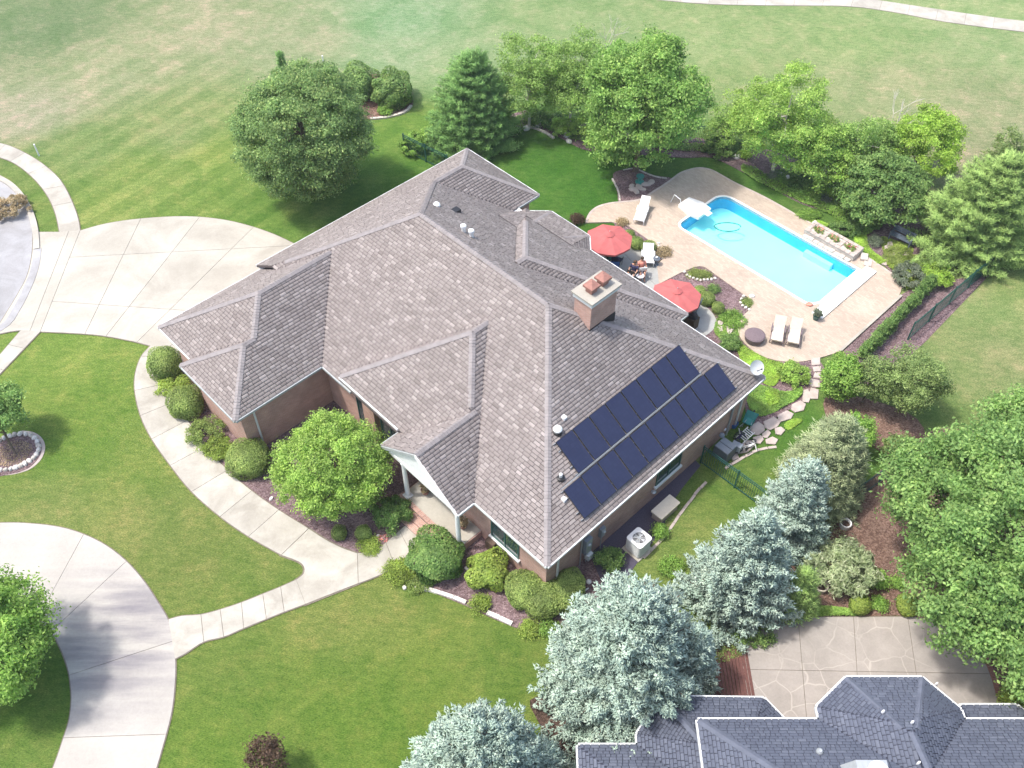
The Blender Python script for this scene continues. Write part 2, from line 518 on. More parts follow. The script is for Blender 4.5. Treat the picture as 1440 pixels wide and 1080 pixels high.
LV = {}
def LM(name, a, b, c, **k): LV[name] = leaf_mat(name, [(*a, 1), (*b, 1), (*c, 1)], **k)
LM('maple_leaf_dark', (0.1319, 0.2208, 0.0787), (0.2645, 0.4103, 0.1409), (0.5872, 0.6834, 0.2442))
LM('maple_leaf_bright', (0.1454, 0.2652, 0.0653), (0.3052, 0.505, 0.1271), (0.5827, 0.7498, 0.2106))
LM('big_tree_leaf', (0.1335, 0.2567, 0.0795), (0.2893, 0.4638, 0.1419), (0.5278, 0.6907, 0.2224))
LM('lime_leaf', (0.2062, 0.345, 0.0773), (0.4022, 0.586, 0.1354), (0.6564, 0.83, 0.2164))
LM('birch_leaf', (0.214, 0.34, 0.0946), (0.3531, 0.5225, 0.1441), (0.5111, 0.6845, 0.2083))
LM('olive_leaf', (0.1743, 0.2671, 0.088), (0.3002, 0.403, 0.1417), (0.4682, 0.5843, 0.2155))
LM('yellow_leaf', (0.2331, 0.3686, 0.0658), (0.4078, 0.6042, 0.1051), (0.6034, 0.7931, 0.1514))
LM('fresh_leaf', (0.1828, 0.3245, 0.0722), (0.3217, 0.5203, 0.1128), (0.517, 0.697, 0.1724))
LM('boxwood_leaf', (0.1567, 0.2326, 0.0627), (0.3274, 0.4357, 0.1288), (0.5668, 0.6569, 0.21))
LM('yew_leaf', (0.1075, 0.2071, 0.0607), (0.2267, 0.3774, 0.1056), (0.4319, 0.5699, 0.1779))
LM('viburnum_leaf', (0.1085, 0.2149, 0.0639), (0.233, 0.37, 0.1086), (0.4496, 0.5892, 0.1912))
LM('gold_green_leaf', (0.2149, 0.3238, 0.0673), (0.3803, 0.4993, 0.1045), (0.5636, 0.6553, 0.1575))
LM('spruce_needle', (0.16, 0.2356, 0.1958), (0.3036, 0.4028, 0.3286), (0.5114, 0.608, 0.4867), transl=.0, rough=.7)
LM('grey_pine_needle', (0.1893, 0.2484, 0.1237), (0.3514, 0.423, 0.2244), (0.5798, 0.642, 0.3473), transl=.1, rough=.7)
LM('pine_needle', (0.0985, 0.2237, 0.0581), (0.1864, 0.3577, 0.0996), (0.3288, 0.5253, 0.1578), transl=.1, rough=.7)
LM('pine_needle_light', (0.1637, 0.2695, 0.0736), (0.3002, 0.4507, 0.128), (0.4792, 0.6562, 0.1982), transl=.1, rough=.7)
LM('willow_leaf', (0.2315, 0.3107, 0.1447), (0.4775, 0.565, 0.3184), (0.8393, 0.85, 0.6079))
LM('purple_leaf', (0.075, 0.044, 0.0324), (0.1507, 0.0979, 0.0657), (0.2779, 0.195, 0.1301))
LM('grass_blade', (0.1886, 0.2504, 0.0623), (0.3203, 0.3977, 0.1139), (0.5232, 0.5486, 0.203))
LM('blue_grey_leaf', (0.1326, 0.1725, 0.1172), (0.2354, 0.2809, 0.186), (0.3866, 0.4128, 0.2866))
LM('straw_leaf', (0.2561, 0.2138, 0.1136), (0.5106, 0.4079, 0.2426), (0.85, 0.6886, 0.4355))
LM('flower', (0.63, 0.525, 0.525), (0.6825, 0.126, 0.084), (0.7875, 0.6825, 0.0525), transl=.1)
# ================================================================== GROUND
KG = 1.95                           # how bright this light renders a surface of albedo 1
G_PTS = [  # photograph place, grass colour there; the first has a patch of shade in its colour
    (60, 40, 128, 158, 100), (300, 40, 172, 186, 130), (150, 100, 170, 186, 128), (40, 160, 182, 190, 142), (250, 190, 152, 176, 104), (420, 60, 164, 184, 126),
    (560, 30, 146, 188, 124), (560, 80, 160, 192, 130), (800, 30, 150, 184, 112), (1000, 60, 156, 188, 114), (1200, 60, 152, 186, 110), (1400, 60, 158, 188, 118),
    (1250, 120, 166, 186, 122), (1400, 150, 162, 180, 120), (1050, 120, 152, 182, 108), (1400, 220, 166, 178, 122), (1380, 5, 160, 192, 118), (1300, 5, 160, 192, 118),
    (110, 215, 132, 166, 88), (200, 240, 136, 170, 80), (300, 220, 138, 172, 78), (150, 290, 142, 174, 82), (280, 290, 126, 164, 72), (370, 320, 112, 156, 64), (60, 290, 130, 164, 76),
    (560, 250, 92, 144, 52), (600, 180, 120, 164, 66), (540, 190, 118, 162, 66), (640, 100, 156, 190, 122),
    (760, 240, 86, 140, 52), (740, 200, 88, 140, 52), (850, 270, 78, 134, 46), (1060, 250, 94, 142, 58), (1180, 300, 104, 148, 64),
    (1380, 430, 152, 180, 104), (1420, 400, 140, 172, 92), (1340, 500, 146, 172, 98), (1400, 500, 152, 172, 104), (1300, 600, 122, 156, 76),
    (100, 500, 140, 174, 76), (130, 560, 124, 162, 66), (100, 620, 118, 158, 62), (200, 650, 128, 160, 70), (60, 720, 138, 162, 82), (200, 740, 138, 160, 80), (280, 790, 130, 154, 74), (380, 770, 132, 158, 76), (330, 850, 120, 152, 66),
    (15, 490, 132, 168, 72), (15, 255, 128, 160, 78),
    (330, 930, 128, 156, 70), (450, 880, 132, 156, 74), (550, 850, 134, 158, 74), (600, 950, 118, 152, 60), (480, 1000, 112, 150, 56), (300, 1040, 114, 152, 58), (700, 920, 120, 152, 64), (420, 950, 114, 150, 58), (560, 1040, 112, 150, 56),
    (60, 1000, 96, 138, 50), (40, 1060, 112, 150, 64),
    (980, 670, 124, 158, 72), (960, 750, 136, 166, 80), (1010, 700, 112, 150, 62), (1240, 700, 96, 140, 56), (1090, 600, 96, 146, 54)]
gx = np.concatenate([[-900, -400, -180, -110, -80], np.arange(-62, 62.1, .5), [80, 110, 180, 400, 900]])
gy = np.concatenate([[-400, -120, -40, -10], np.arange(0, 100.1, .5), [115, 150, 250, 500, 1200, 2500]])
GX, GY = np.meshgrid(gx, gy)
V = np.stack([GX.ravel(), GY.ravel(), np.zeros(GX.size)], 1)
nx_, ny_ = len(gx), len(gy)
ii = (np.arange(ny_ - 1)[:, None] * nx_ + np.arange(nx_ - 1)[None]).ravel()
F = np.stack([ii, ii + 1, ii + nx_ + 1, ii + nx_], 1)
PU0, PU1, PW0, PW1 = -25.9, -15.85, 39.3, 43.85
_u = V[:, 0] * cu + V[:, 1] * su; _w = -V[:, 0] * su + V[:, 1] * cu
V[(_u > PU0 - .7) & (_u < PU1 + .7) & (_w > PW0 - .7) & (_w < PW1 + .7), 2] = -2.2     # excavated for the pool
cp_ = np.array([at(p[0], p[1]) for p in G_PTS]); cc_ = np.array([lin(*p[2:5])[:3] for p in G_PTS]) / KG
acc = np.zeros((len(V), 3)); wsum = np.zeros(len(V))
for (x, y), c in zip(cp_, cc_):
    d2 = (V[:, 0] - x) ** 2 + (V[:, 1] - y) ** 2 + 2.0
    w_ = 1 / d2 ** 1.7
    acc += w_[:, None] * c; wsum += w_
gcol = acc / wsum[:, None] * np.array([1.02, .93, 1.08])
t = NT('grass'); t.set(.95, 0, .1)
a = t.node('ShaderNodeAttribute', attribute_name='turf')
# mown grain: fine blades, tufts, soft drifts of drier turf, mower passes
mp = t.node('ShaderNodeMapping'); mp.inputs['Rotation'].default_value = (0, 0, R(25)); mp.inputs['Scale'].default_value = (1, 2.6, 1); t.link(t.pos(), mp.inputs['Vector'])
fine = t.ramp(t.noise(10, 4, .9, vec=mp.outputs[0]), [(.38, (.46, .52, .46)), (.5, (.95, .95, .95)), (.62, (1.55, 1.44, 1.55))])
tuft = t.ramp(t.noise(1.8, 6, .75, vec=mp.outputs[0]), [(.36, (.72, .80, .74)), (.64, (1.24, 1.14, 1.24))])
drift = t.ramp(t.noise(.33, 4, .6, dist=.8), [(.33, (.80, .90, .80)), (.5, (1, 1, 1)), (.70, (1.28, 1.12, 1.24))])
dry = t.ramp(t.noise(.9, 6, .72), [(.49, (1, 1, 1)), (.64, (1.30, 1.10, 1.26))])
wv = t.node('ShaderNodeTexWave'); wv.inputs['Scale'].default_value = .16; wv.inputs['Distortion'].default_value = 1.2; wv.inputs['Detail'].default_value = 1
mp2 = t.node('ShaderNodeMapping'); mp2.inputs['Rotation'].default_value = (0, 0, R(38)); t.link(t.pos(), mp2.inputs['Vector']); t.link(mp2.outputs[0], wv.inputs['Vector'])
mow = t.ramp(wv.outputs['Fac'], [(.4, (.88, .92, .88)), (.6, (1.09, 1.06, 1.09))])
up_ = t.node('ShaderNodeVectorMath', operation='DISTANCE'); t.link(t.pos(), up_.inputs[0]); _q = at(235, 245); up_.inputs[1].default_value = (_q[0], _q[1], 0)
mk = t.ramp(t.math('DIVIDE', up_.outputs['Value'], 22.0), [(.4, (1,) * 3), (.85, (.22,) * 3)])
mow = t.mix(mk, (1, 1, 1, 1), mow)
c = a.outputs['Color']
for k in (fine, tuft, drift, dry, mow): c = t.mix(1, c, k, 'MULTIPLY')
t.color(c)
t.bump(t.noise(16, 4, .7), .6, .05)
M['grass'] = t.m
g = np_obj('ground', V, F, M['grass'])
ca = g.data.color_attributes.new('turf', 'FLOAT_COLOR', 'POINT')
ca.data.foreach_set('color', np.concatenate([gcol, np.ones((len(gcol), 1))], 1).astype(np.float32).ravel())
struct(g)

# ------------------------------------------------------------------ paving
def slabs(name, outline, joints, z, mat, gap=.022, th=.05, parent_kind=True, extra=None):
    """a paved surface cut into slabs along joint lines given as pixel pairs; every slab is its own mesh"""
    root = MB().sheet(offset_poly(list(outline), .05), z - .022).build(name, M['joint']); struct(root)
    polys = [outline if area(outline) > 0 else outline[::-1]]
    for (p, q) in joints:
        a_, b_ = (at(*p), at(*q)) if extra is None else (p, q)
        nx, ny = -(b_[1] - a_[1]), b_[0] - a_[0]; L = math.hypot(nx, ny); nx /= L; ny /= L
        cc = nx * a_[0] + ny * a_[1]; lo, hi = sorted(((b_[0] - a_[0]) * x + (b_[1] - a_[1]) * y for x, y in (a_, b_)))
        out = []
        for po in polys:
            s_ = [nx * v[0] + ny * v[1] - cc for v in po]
            cx = sum(v[0] for v in po) / len(po); cy = sum(v[1] for v in po) / len(po)
            A = clip(po, (nx, ny), cc - gap / 2); B = clip(po, (-nx, -ny), -cc - gap / 2)
            if min(s_) < -.3 and max(s_) > .3 and len(A) > 2 and len(B) > 2 and abs(area(A)) > .3 and abs(area(B)) > .3:
                # the joint only runs as far as it was drawn, give or take a metre
                mid = [v for v in A if abs(nx * v[0] + ny * v[1] - cc) < gap]
                tt = [((b_[0] - a_[0]) * v[0] + (b_[1] - a_[1]) * v[1]) for v in mid]
                if tt and (max(tt) > lo + .5) and (min(tt) < hi - .5):
                    out += [A, B]; continue
            out.append(po)
        polys = out
    for po in polys:
        s = MB().prism(po, z - th, z).build('slab', mat, root)
    return root

drive = [(47, 327, 1), (62, 327), (84, 327, 1), (113, 325, 1), (150, 315), (200, 308), (260, 305), (310, 309), (350, 318), (385, 330), (413, 343, 1), (470, 380, 1), (470, 470, 1), (330, 560, 1), (250, 505, 1),
         (235, 492, 1), (212, 487, 1), (180, 479), (130, 471), (57, 467, 1), (30, 465, 1), (15, 467), (0, 470, 1), (-4, 462, 1), (10, 440), (28, 410), (40, 385), (46, 355)]
dp = curve(atp(drive) if False else [(*at(p[0], p[1]), *p[2:]) for p in drive], 4, True)
slabs('driveway', dp, [((113, 325), (57, 467)), ((47, 327), (30, 465)) if False else ((76, 380), (48, 452)), ((197, 311), (120, 470)), ((280, 307), (152, 470)), ((357, 320), (195, 480)), ((110, 362), (340, 350)), ((80, 425), (300, 440)),
                       ((420, 350), (262, 470))], .05, M['concrete'])
def ladder(name, pairs, cuts, z, mat, gap=.02, th=.05, root=None, tag_=True):
    """a path laid in slabs: pairs of points on its two edges, cut after the listed pairs"""
    L = curve([(*at(*p[0]),) for p in pairs], 4); Rr = curve([(*at(*p[1]),) for p in pairs], 4)
    if root is None:
        root = MB().sheet(offset_poly(L + Rr[::-1], .05), z - .022).build(name, M['joint']); struct(root)
    idx = [0] + [c * 4 for c in cuts] + [len(L) - 1]
    for i0, i1 in zip(idx, idx[1:]):
        l, r_ = L[i0:i1 + 1], Rr[i0:i1 + 1]
        l = [tuple(q) for q in l]; r_ = [tuple(q) for q in r_]
        def pull(seq, i, j):
            d = math.hypot(seq[j][0] - seq[i][0], seq[j][1] - seq[i][1]) or 1
            seq[i] = (seq[i][0] + (seq[j][0] - seq[i][0]) * gap / 2 / d, seq[i][1] + (seq[j][1] - seq[i][1]) * gap / 2 / d)
        for q in (l, r_):
            pull(q, 0, 1); pull(q, -1, -2)
        MB().prism(l + r_[::-1], z - th, z).build('slab', mat, root)
    return root
wr = ladder('front_walk', [((212, 487), (240, 492)), ((199, 502), (226, 502)), ((191, 525), (223, 520)), ((190, 550), (229, 541)), ((198, 585), (245, 566)), ((214, 618), (264, 592)), ((240, 655), (290, 628)), ((270, 692), (320, 662)), ((310, 727), (354, 691)), ((350, 755), (392, 718)), ((396, 781), (434, 744))],
            [1, 3, 4, 5, 6, 7, 8, 9], .056, M['walk'])
_j = curve([(*at(q[0], q[1]), *q[2:]) for q in [(396.4, 781.2, 1), (420, 790), (428, 798), (427, 808), (417, 816, 1), (430, 850, 1), (470, 834), (503.6, 821, 1), (502.6, 779, 1), (480, 771), (455, 758), (434.4, 744.4, 1)]], 3, True)
MB().prism(_j, .006, .056).build('slab', M['walk'], wr)
MB().sheet(offset_poly(_j, .08), .031).build('joint_bed', M['joint'], wr)
ladder('front_walk', [((417, 816), (430, 850)), ((395, 826), (400, 861)), ((370, 836), (375, 871)), ((340, 848), (343, 884)), ((310, 858), (315, 896)), ((283, 865), (287, 903)), ((256, 867), (262, 919)), ((237, 872), (246.5, 927))], [1, 2, 3, 4, 5], .0565, M['walk'])
ladder('front_walk', [((503, 779), (504, 821)), ((528, 775), (530, 811)), ((543, 764), (556, 798)), ((562, 747), (580, 782)), ((577, 733), (601, 763)), ((589, 717), (622, 750))], [2, 3], .0565, M['walk'])
ladder('circular_drive', [((-90, 742), (-90, 846)), ((0, 736), (0, 845)), ((45, 737), (20, 849)), ((85, 742), (40, 859)), ((118, 752), (54, 870)), ((150, 768), (64, 880)), ((178, 790), (72, 889)), ((202, 817), (80, 901)), ((222, 847), (88, 918)), ((237, 873), (94, 934)), ((244, 902), (98, 950)), ((247, 932), (100, 965)), ((246, 965), (101, 985)), ((242, 1000), (98, 1012)), ((234, 1033), (90, 1038)), ((222, 1075), (76, 1078)), ((205, 1130), (52, 1130))],
       [1, 4, 6, 10, 14], .05, M['loop'])
side = [(-120, 196, 1), (-50, 196), (0, 202), (30, 213), (60, 231), (85, 254), (101, 283), (110, 308), (113, 325, 1), (84, 327, 1), (79, 303), (69, 279), (52, 256), (28, 235), (0, 222), (-60, 210), (-120, 208, 1)]
slabs('curved_sidewalk', curve([(*at(p[0], p[1]), *p[2:]) for p in side], 3, True),
      [((102, 285), (66, 292)), ((90, 262), (55, 268)), ((66, 234), (40, 245)), ((36, 215), (14, 228)), ((8, 203), (-8, 222))], .054, M['walk'])
slabs('straight_sidewalk', atp([(30, 465), (57, 467), (0, 527), (-70, 600), (-100, 600), (0, 500)]), [((10, 485), (40, 492)), ((-15, 515), (8, 522))], .054, M['walk'])
road = [(48, 352, 1), (46, 325), (38, 298), (22, 272), (0, 255), (-40, 240), (-160, 225, 1), (-260, 520, 1), (-60, 480, 1), (0, 457), (18, 436), (34, 405), (44, 378)]
struct(MB().sheet(curve([(*at(p[0], p[1]), *p[2:]) for p in road], 4, True), .012).build('street', M['street']))
kb = curve([(*at(p[0], p[1]), *p[2:]) for p in road[:7]], 5) 
def strip(path, w_in, w_out, z0, z1, mb=None, m=0, closed=False):
    """a low kerb or edging of rectangular section along a path (w_in to its left, w_out to its right)"""
    mb = mb or MB(); n = len(path); L = []; Rr = []
    for i, p in enumerate(path):
        if closed: a_, b_ = path[i - 1], path[(i + 1) % n]
        else: a_, b_ = path[max(i - 1, 0)], path[min(i + 1, n - 1)]
        dx, dy = b_[0] - a_[0], b_[1] - a_[1]; l_ = math.hypot(dx, dy) or 1; nx, ny = -dy / l_, dx / l_
        L.append((p[0] + nx * w_in, p[1] + ny * w_in)); Rr.append((p[0] - nx * w_out, p[1] - ny * w_out))
    v = [(*q, z0) for q in L] + [(*q, z1) for q in L] + [(*q, z1) for q in Rr] + [(*q, z0) for q in Rr]
    f = []
    for i in range(n if closed else n - 1):
        j = (i + 1) % n
        for k in range(3): f.append((k * n + i, k * n + j, (k + 1) * n + j, (k + 1) * n + i))
    if not closed: f += [(0, n, 2 * n, 3 * n), (3 * n + n - 1, 2 * n + n - 1, n + n - 1, n - 1)]
    return mb.add(v, f, m)
struct(strip(kb, 0, .35, 0, .12).build('kerb', M['walk']))
kb2 = curve([(*at(p[0], p[1]), *p[2:]) for p in [(48, 352), (44, 378), (34, 405), (18, 436), (-2, 460), (-60, 480)]], 4)
struct(strip(kb2, .45, 0, 0, .07).build('gutter_pan', M['street']))
path_top = [(820, -14, 1), (918, -1), (1000, 6), (1100, 8), (1190, 9), (1255, 17), (1330, 31), (1440, 45), (1560, 58, 1), (1560, 42, 1), (1440, 30), (1350, 18), (1290, 9), (1230, 0), (1170, -5), (1080, -6), (1000, -7), (930, -14), (840, -26, 1)]
ptp = curve([(*at(p[0], p[1]), *p[2:]) for p in path_top], 4, True)
slabs('field_path', ptp, [((x, -10 + max(0, (x - 1100) * .09)), (x - 4, 8 + max(0, (x - 1180) * .14))) for x in range(960, 1440, 40)], .03, M['walk'])

# ------------------------------------------------------------------ beds (ground cover of stone or bark)
def bed(pts, z, mat, name='mulch_bed', n=4, closed=True):
    p = curve([(*at(q[0], q[1]), *q[2:]) for q in pts], n, True)
    o = MB().prism(p, -.02, z).build(name, mat); struct(o); return p
bed([(206, 498, 1), (200, 530), (240, 580), (300, 660), (352, 694), (420, 740), (480, 774), (505, 781), (524, 780), (550, 762), (590, 722, 1), (640, 640, 1), (520, 540, 1), (430, 500, 1), (300, 500, 1)], .03, M['mulch'])
fb = [(541, 803, 1), (560, 812), (590, 826), (650, 850), (700, 873), (745, 889), (790, 894, 1), (860, 850, 1), (820, 760, 1), (700, 700, 1), (600, 745, 1), (570, 786)]
bed(fb, .03, M['mulch'])
bed([(800, 850, 1), (850, 855), (890, 800), (930, 745), (950, 700), (985, 655, 1), (960, 630, 1), (800, 760, 1)], .028, M['purple_stone'], 'blue_stone_bed')
bed([(492, 155), (500, 166), (520, 168), (548, 164), (570, 157), (581, 145), (575, 120), (540, 105), (500, 112)], .03, M['bark_mulch'])
bed([(690, 190, 1), (725, 176), (745, 178), (765, 185), (790, 195), (820, 210), (860, 215), (960, 222), (1000, 222), (1040, 240), (1080, 262), (1130, 288), (1170, 300), (1200, 320), (1215, 345), (1260, 390, 1), (1330, 352, 1), (1300, 305), (1235, 268), (1150, 236), (1060, 205), (960, 192), (860, 182), (740, 155)], .028, M['mulch'])
bed([(862, 247), (872, 240), (895, 238), (920, 247), (948, 253), (940, 275), (907, 283), (873, 287), (868, 270)], .035, M['mulch'])
bed([(640, 212), (700, 205), (720, 170), (640, 160), (600, 190)], .02, M['dark_soil'], 'pine_litter')
bed([(-20, 625), (0, 618), (28, 611), (50, 614), (59, 628), (54, 645), (38, 660), (10, 668), (-20, 668)], .03, M['mulch'])
bed([(1178, 502, 1), (1262, 418, 1), (1285, 404, 1), (1316, 398, 1), (1394, 384, 1), (1300, 482, 1), (1230, 545, 1), (1172, 525, 1)], .02, M['mulch'], 'gravel_strip')
bed([(1160, 560), (1215, 560), (1290, 590), (1300, 640), (1250, 640), (1200, 610), (1170, 600)], .03, M['bark_mulch'])
bed([(1030, 870, 1), (1060, 760), (1130, 740), (1190, 700), (1262, 642, 1), (1330, 600), (1440, 640), (1500, 760), (1500, 1100, 1), (1395, 1010), (1370, 900), (1300, 868), (1180, 868), (1070, 868)], .022, M['bark_mulch'])
bed([(745, 985), (800, 985), (830, 1050), (850, 1060), (880, 1120, 1), (740, 1120, 1), (765, 1040)], .022, M['dark_soil'])
bed([(960, 905, 1), (1045, 880, 1), (1040, 930, 1), (960, 960, 1)], .024, M['bark_mulch'])

# ------------------------------------------------------------------ pool deck, pool, patio
ZD = .08
deck_px = [(826, 313, 1), (829, 304), (834, 297), (843, 291), (857, 287), (873, 285), (893, 283), (907, 279), (920, 270), (933, 262), (947, 252), (958, 244), (972, 239), (985, 237), (1000, 240), (1015, 248), (1033, 258), (1080, 281), (1145, 318), (1190, 343), (1215, 360), (1245, 380), (1262, 392), (1268, 404), (1264, 416, 1), (1183, 493, 1),
           (1160, 501), (1130, 508), (1100, 508), (1070, 500), (1050, 485), (1040, 472), (1038, 458), (1043, 446), (1053, 436), (1058, 426, 1), (1050, 417, 1), (1006, 386), (985, 374), (958, 383, 1), (927, 399, 1), (924, 372, 1), (940, 356, 1), (884, 318, 1), (860, 312, 1)]
dpoly = curve([(*at(p[0], p[1], ZD), *p[2:]) for p in deck_px], 3, True)
PU0, PU1, PW0, PW1 = -25.9, -15.85, 39.3, 43.85
pool = []
def arc(c, r, a0, a1, n=6): return [(c[0] + r * math.cos(R(a0 + (a1 - a0) * i / n)), c[1] + r * math.sin(R(a0 + (a1 - a0) * i / n))) for i in range(n + 1)]
pool += [(PU1, PW0 + .55), (PU1, PW1)]
pool += arc((PU0 + .8, PW1 - .8), .8, 90, 180)
pool += [(PU0, 42.0), (PU0, 41.0)] + arc((PU0 + .5, PW0 + .5), .5, 180, 270)
pool += [(PU1 - .7, PW0)] + arc((PU1 - .6, PW0 + .5), .5, -90, 0)[1:-1]
pool_w = [w2(*p) for p in pool]
# deck with a hole: split in two halves along the pool's long axis
def ring(outer, inner, z0, z1, mat, name, parent=None):
    import bmesh
    bm = bmesh.new()
    def loop_(pts, z): 
        vs_ = [bm.verts.new((p[0], p[1], z)) for p in pts]
        return vs_, [bm.edges.new((vs_[i - 1], vs_[i])) for i in range(len(vs_))]
    a_, ea = loop_(outer, z1); b_, eb = loop_(inner, z1)
    bmesh.ops.triangle_fill(bm, use_beauty=True, edges=ea + eb)
    for vs_ in (a_, b_):
        lo = [bm.verts.new((v.co.x, v.co.y, z0)) for v in vs_]
        for i in range(len(vs_)): bm.faces.new((vs_[i - 1], vs_[i], lo[i], lo[i - 1]))
    bmesh.ops.recalc_face_normals(bm, faces=bm.faces)
    me = bpy.data.meshes.new(name); bm.to_mesh(me); bm.free(); me.materials.append(mat)
    o = bpy.data.objects.new(name, me); C.objects.link(o)
    if parent: o.parent = parent
    return o
struct(ring(dpoly, offset_poly(pool_w, .15), -.02, ZD, M['pavers'], 'pool_deck'))
de = curve([(*at(p[0], p[1], ZD), *p[2:]) for p in deck_px[:24]], 3)
struct(strip(de, .14, 0, -.01, ZD + .012).build('deck_edging', M['flag']))
pt = thing('swimming_pool', 'turquoise in-ground swimming pool with white coping in the tan paver deck', 'swimming pool', (PU0, PW0, 0), PH)
pl = [(p[0], p[1]) for p in pool]
def ringl(outer, inner, z0, z1, mat, name, parent):
    o = ring([(p[0] - PU0, p[1] - PW0) for p in outer], [(p[0] - PU0, p[1] - PW0) for p in inner], z0, z1, mat, name, parent); return o
ringl(offset_poly(pl, .15), pl, -.1, ZD + .02, M['coping'], 'coping', pt)
n = len(pl); mb = MB(); q = pl if area(pl) > 0 else pl[::-1]
mb.add([(*p, -.85) for p in q] + [(*p, .07) for p in q], [tuple(range(n))] + [((i + 1) % n, i, n + i, n + (i + 1) % n) for i in range(n)])
mb.m = [0] + [1] * n
pb = mb.build('pool_basin', [M['pool_floor'], M['pool_wall']], pt)
MB().sheet(offset_poly(pl, -.004), -.08).build('water', M['water'], pt)
mb = MB()
for s_ in range(3): mb.box(PU1 - 1.6 - .35 * (2 - s_), PU1 - .01, PW1 - 1.25 - .0, PW1 - .01, -1.24, -1.0 + .25 * s_) if False else None
MB().box(PU1 - 3.4, PU1 - 1.5, PW1 - .34, PW1 - .02, -.845, -.45).build('entry_step', M['pool_floor'], pt)
# the white housing of the pool cover along the near short side
p = MB(); p.prism([(PU1 + .25, PW0 - .55), (PU1 + .95, PW0 - .55), (PU1 + .95, PW1 + .55), (PU1 + .25, PW1 + .55)], ZD, ZD + .10)
p.solo('pool_cover_housing', M['coping'], 'long white pool cover housing along the short end of the pool near the loungers', 'cover housing', (PU1 + .6, 41.5, ZD), rz=PH)
# diving pad
c0 = uw(976, 294, .1)
dv = thing('diving_stand', 'white moulded jump stand at the far left end of the pool', 'diving stand', (c0[0], c0[1], ZD), PH)
MB().prism([(c0[0] - .85, c0[1] - .55), (c0[0] + .1, c0[1] - .75), (c0[0] + .85, c0[1] - .65), (c0[0] + .85, c0[1] + .6), (c0[0] + .1, c0[1] + .75), (c0[0] - .85, c0[1] + .5)], ZD, ZD + .22).build('base', M['coping'], dv)
MB().box(c0[0] - .6, c0[0] + 1.25, c0[1] - .22, c0[1] + .22, ZD + .26, ZD + .31).build('board', M['white'], dv)
MB().tube([(c0[0] - .7, c0[1] - .5, ZD + .2), (c0[0] - .8, c0[1] - .5, ZD + .6), (c0[0] - 1.3, c0[1] - .5, ZD + .7), (c0[0] - 1.5, c0[1] - .5, ZD)], .03, 6).build('handrail', M['white'], dv)
c1 = at(1023, 320, -.1)
mb = MB(); hose = [(c1[0] + .82 * math.cos(a_) * (1 + .05 * math.sin(3 * a_)), c1[1] + .42 * math.sin(a_), -.05) for a_ in [i * 2 * math.pi / 28 for i in range(27)]]
mb.tube(hose, .035, 6)
mb.solo('floating_hose', M['teal'], 'teal hose loop floating on the pool water', 'hose', (c1[0], c1[1], -.06))
# patio
pat = [(828, 352, 1), (832, 330, 1), (862, 322, 1), (872, 327), (905, 350), (924, 372, 1), (927, 399, 1), (975, 425), (992, 432), (1003, 443), (1008, 456), (1000, 467), (990, 474, 1), (880, 430, 1)]
pp = curve([(*at(p[0], p[1]), *p[2:]) for p in pat], 3, True)
slabs('patio', pp, [((870, 390), (930, 372)), ((850, 330), (960, 440)), ((960, 400), (955, 470))], .055, M['patio'])
bed([(862, 312, 1), (884, 318, 1), (940, 356, 1), (924, 371, 1), (905, 350), (872, 327)], .07, M['mulch'])
bed([(930, 398, 1), (958, 384, 1), (985, 374), (1006, 386), (1050, 417, 1), (1058, 426, 1), (1048, 442), (1036, 462), (1045, 482), (1080, 505), (1150, 505, 1), (1160, 530), (1120, 570), (1060, 600), (1046, 560, 1), (985, 475, 1), (1008, 456, 1), (1000, 442), (975, 428)], .04, M['mulch'])
# stepping edge line of the deck on the right: low light retaining kerb
k0, k1 = uw(1265, 418), uw(1183, 493)
kr = MB().box(-12.9, -12.75, k1[1] - .2, k0[1] + .1, -.02, .14)
kr.solo('deck_kerb', M['walk'], 'long pale kerb beside the gravel strip right of the pool deck', 'kerb', (-12.8, 41, 0), rz=PH)

# ------------------------------------------------------------------ neighbour's patio
npx = [(1047, 985, 1), (1042, 905, 1), (1050, 893, 1), (1075, 872, 1), (1102, 869), (1290, 868, 1), (1322, 872), (1352, 888), (1375, 915), (1392, 950), (1403, 990), (1415, 1040, 1), (1415, 1130, 1), (1052, 1130, 1)]
npoly = curve([(*at(p[0], p[1]), *p[2:]) for p in npx], 3, True)
t = NT('stamped_concrete'); t.set(.8, 0, .3)
v = t.node('ShaderNodeTexVoronoi', feature='DISTANCE_TO_EDGE'); v.inputs['Scale'].default_value = .85
ns = t.node('ShaderNodeTexNoise'); ns.inputs['Scale'].default_value = 1.1; t.link(t.pos(), ns.inputs['Vector'])
vm = t.node('ShaderNodeVectorMath', operation='SCALE'); t.link(ns.outputs['Color'], vm.inputs[0]); vm.inputs['Scale'].default_value = .35
va = t.node('ShaderNodeVectorMath', operation='ADD'); t.link(t.pos(), va.inputs[0]); t.link(vm.outputs[0], va.inputs[1]); t.link(va.outputs[0], v.inputs['Vector'])
line = t.ramp(v.outputs['Distance'], [(.010, (1,) * 3), (.026, (0,) * 3)])
fade = t.ramp(t.noise(.35, 3), [(.40, (0.12,) * 3), (.6, (.9,) * 3)])
base = t.ramp(t.noise(.8, 5, .65), [(.25, (.27, .245, .22, 1)), (.7, (.36, .325, .295, 1))])
k = t.ramp(t.noise(12, 5, .7), [(.25, (.9,) * 3), (.75, (1.08,) * 3)])
t.color(t.mix(t.math('MULTIPLY', line, fade), t.mix(1, base, k, 'MULTIPLY'), (.42, .38, .34, 1)))
t.bump(v.outputs['Distance'], .2, .01); M['stamped'] = t.m
slabs('neighbour_patio', npoly, [((1122, 869), (1138, 1060)), ((1200, 869), (1212, 1060)), ((1276, 868), (1305, 1060)), ((1047, 942), (1380, 948))], .05, M['stamped'])
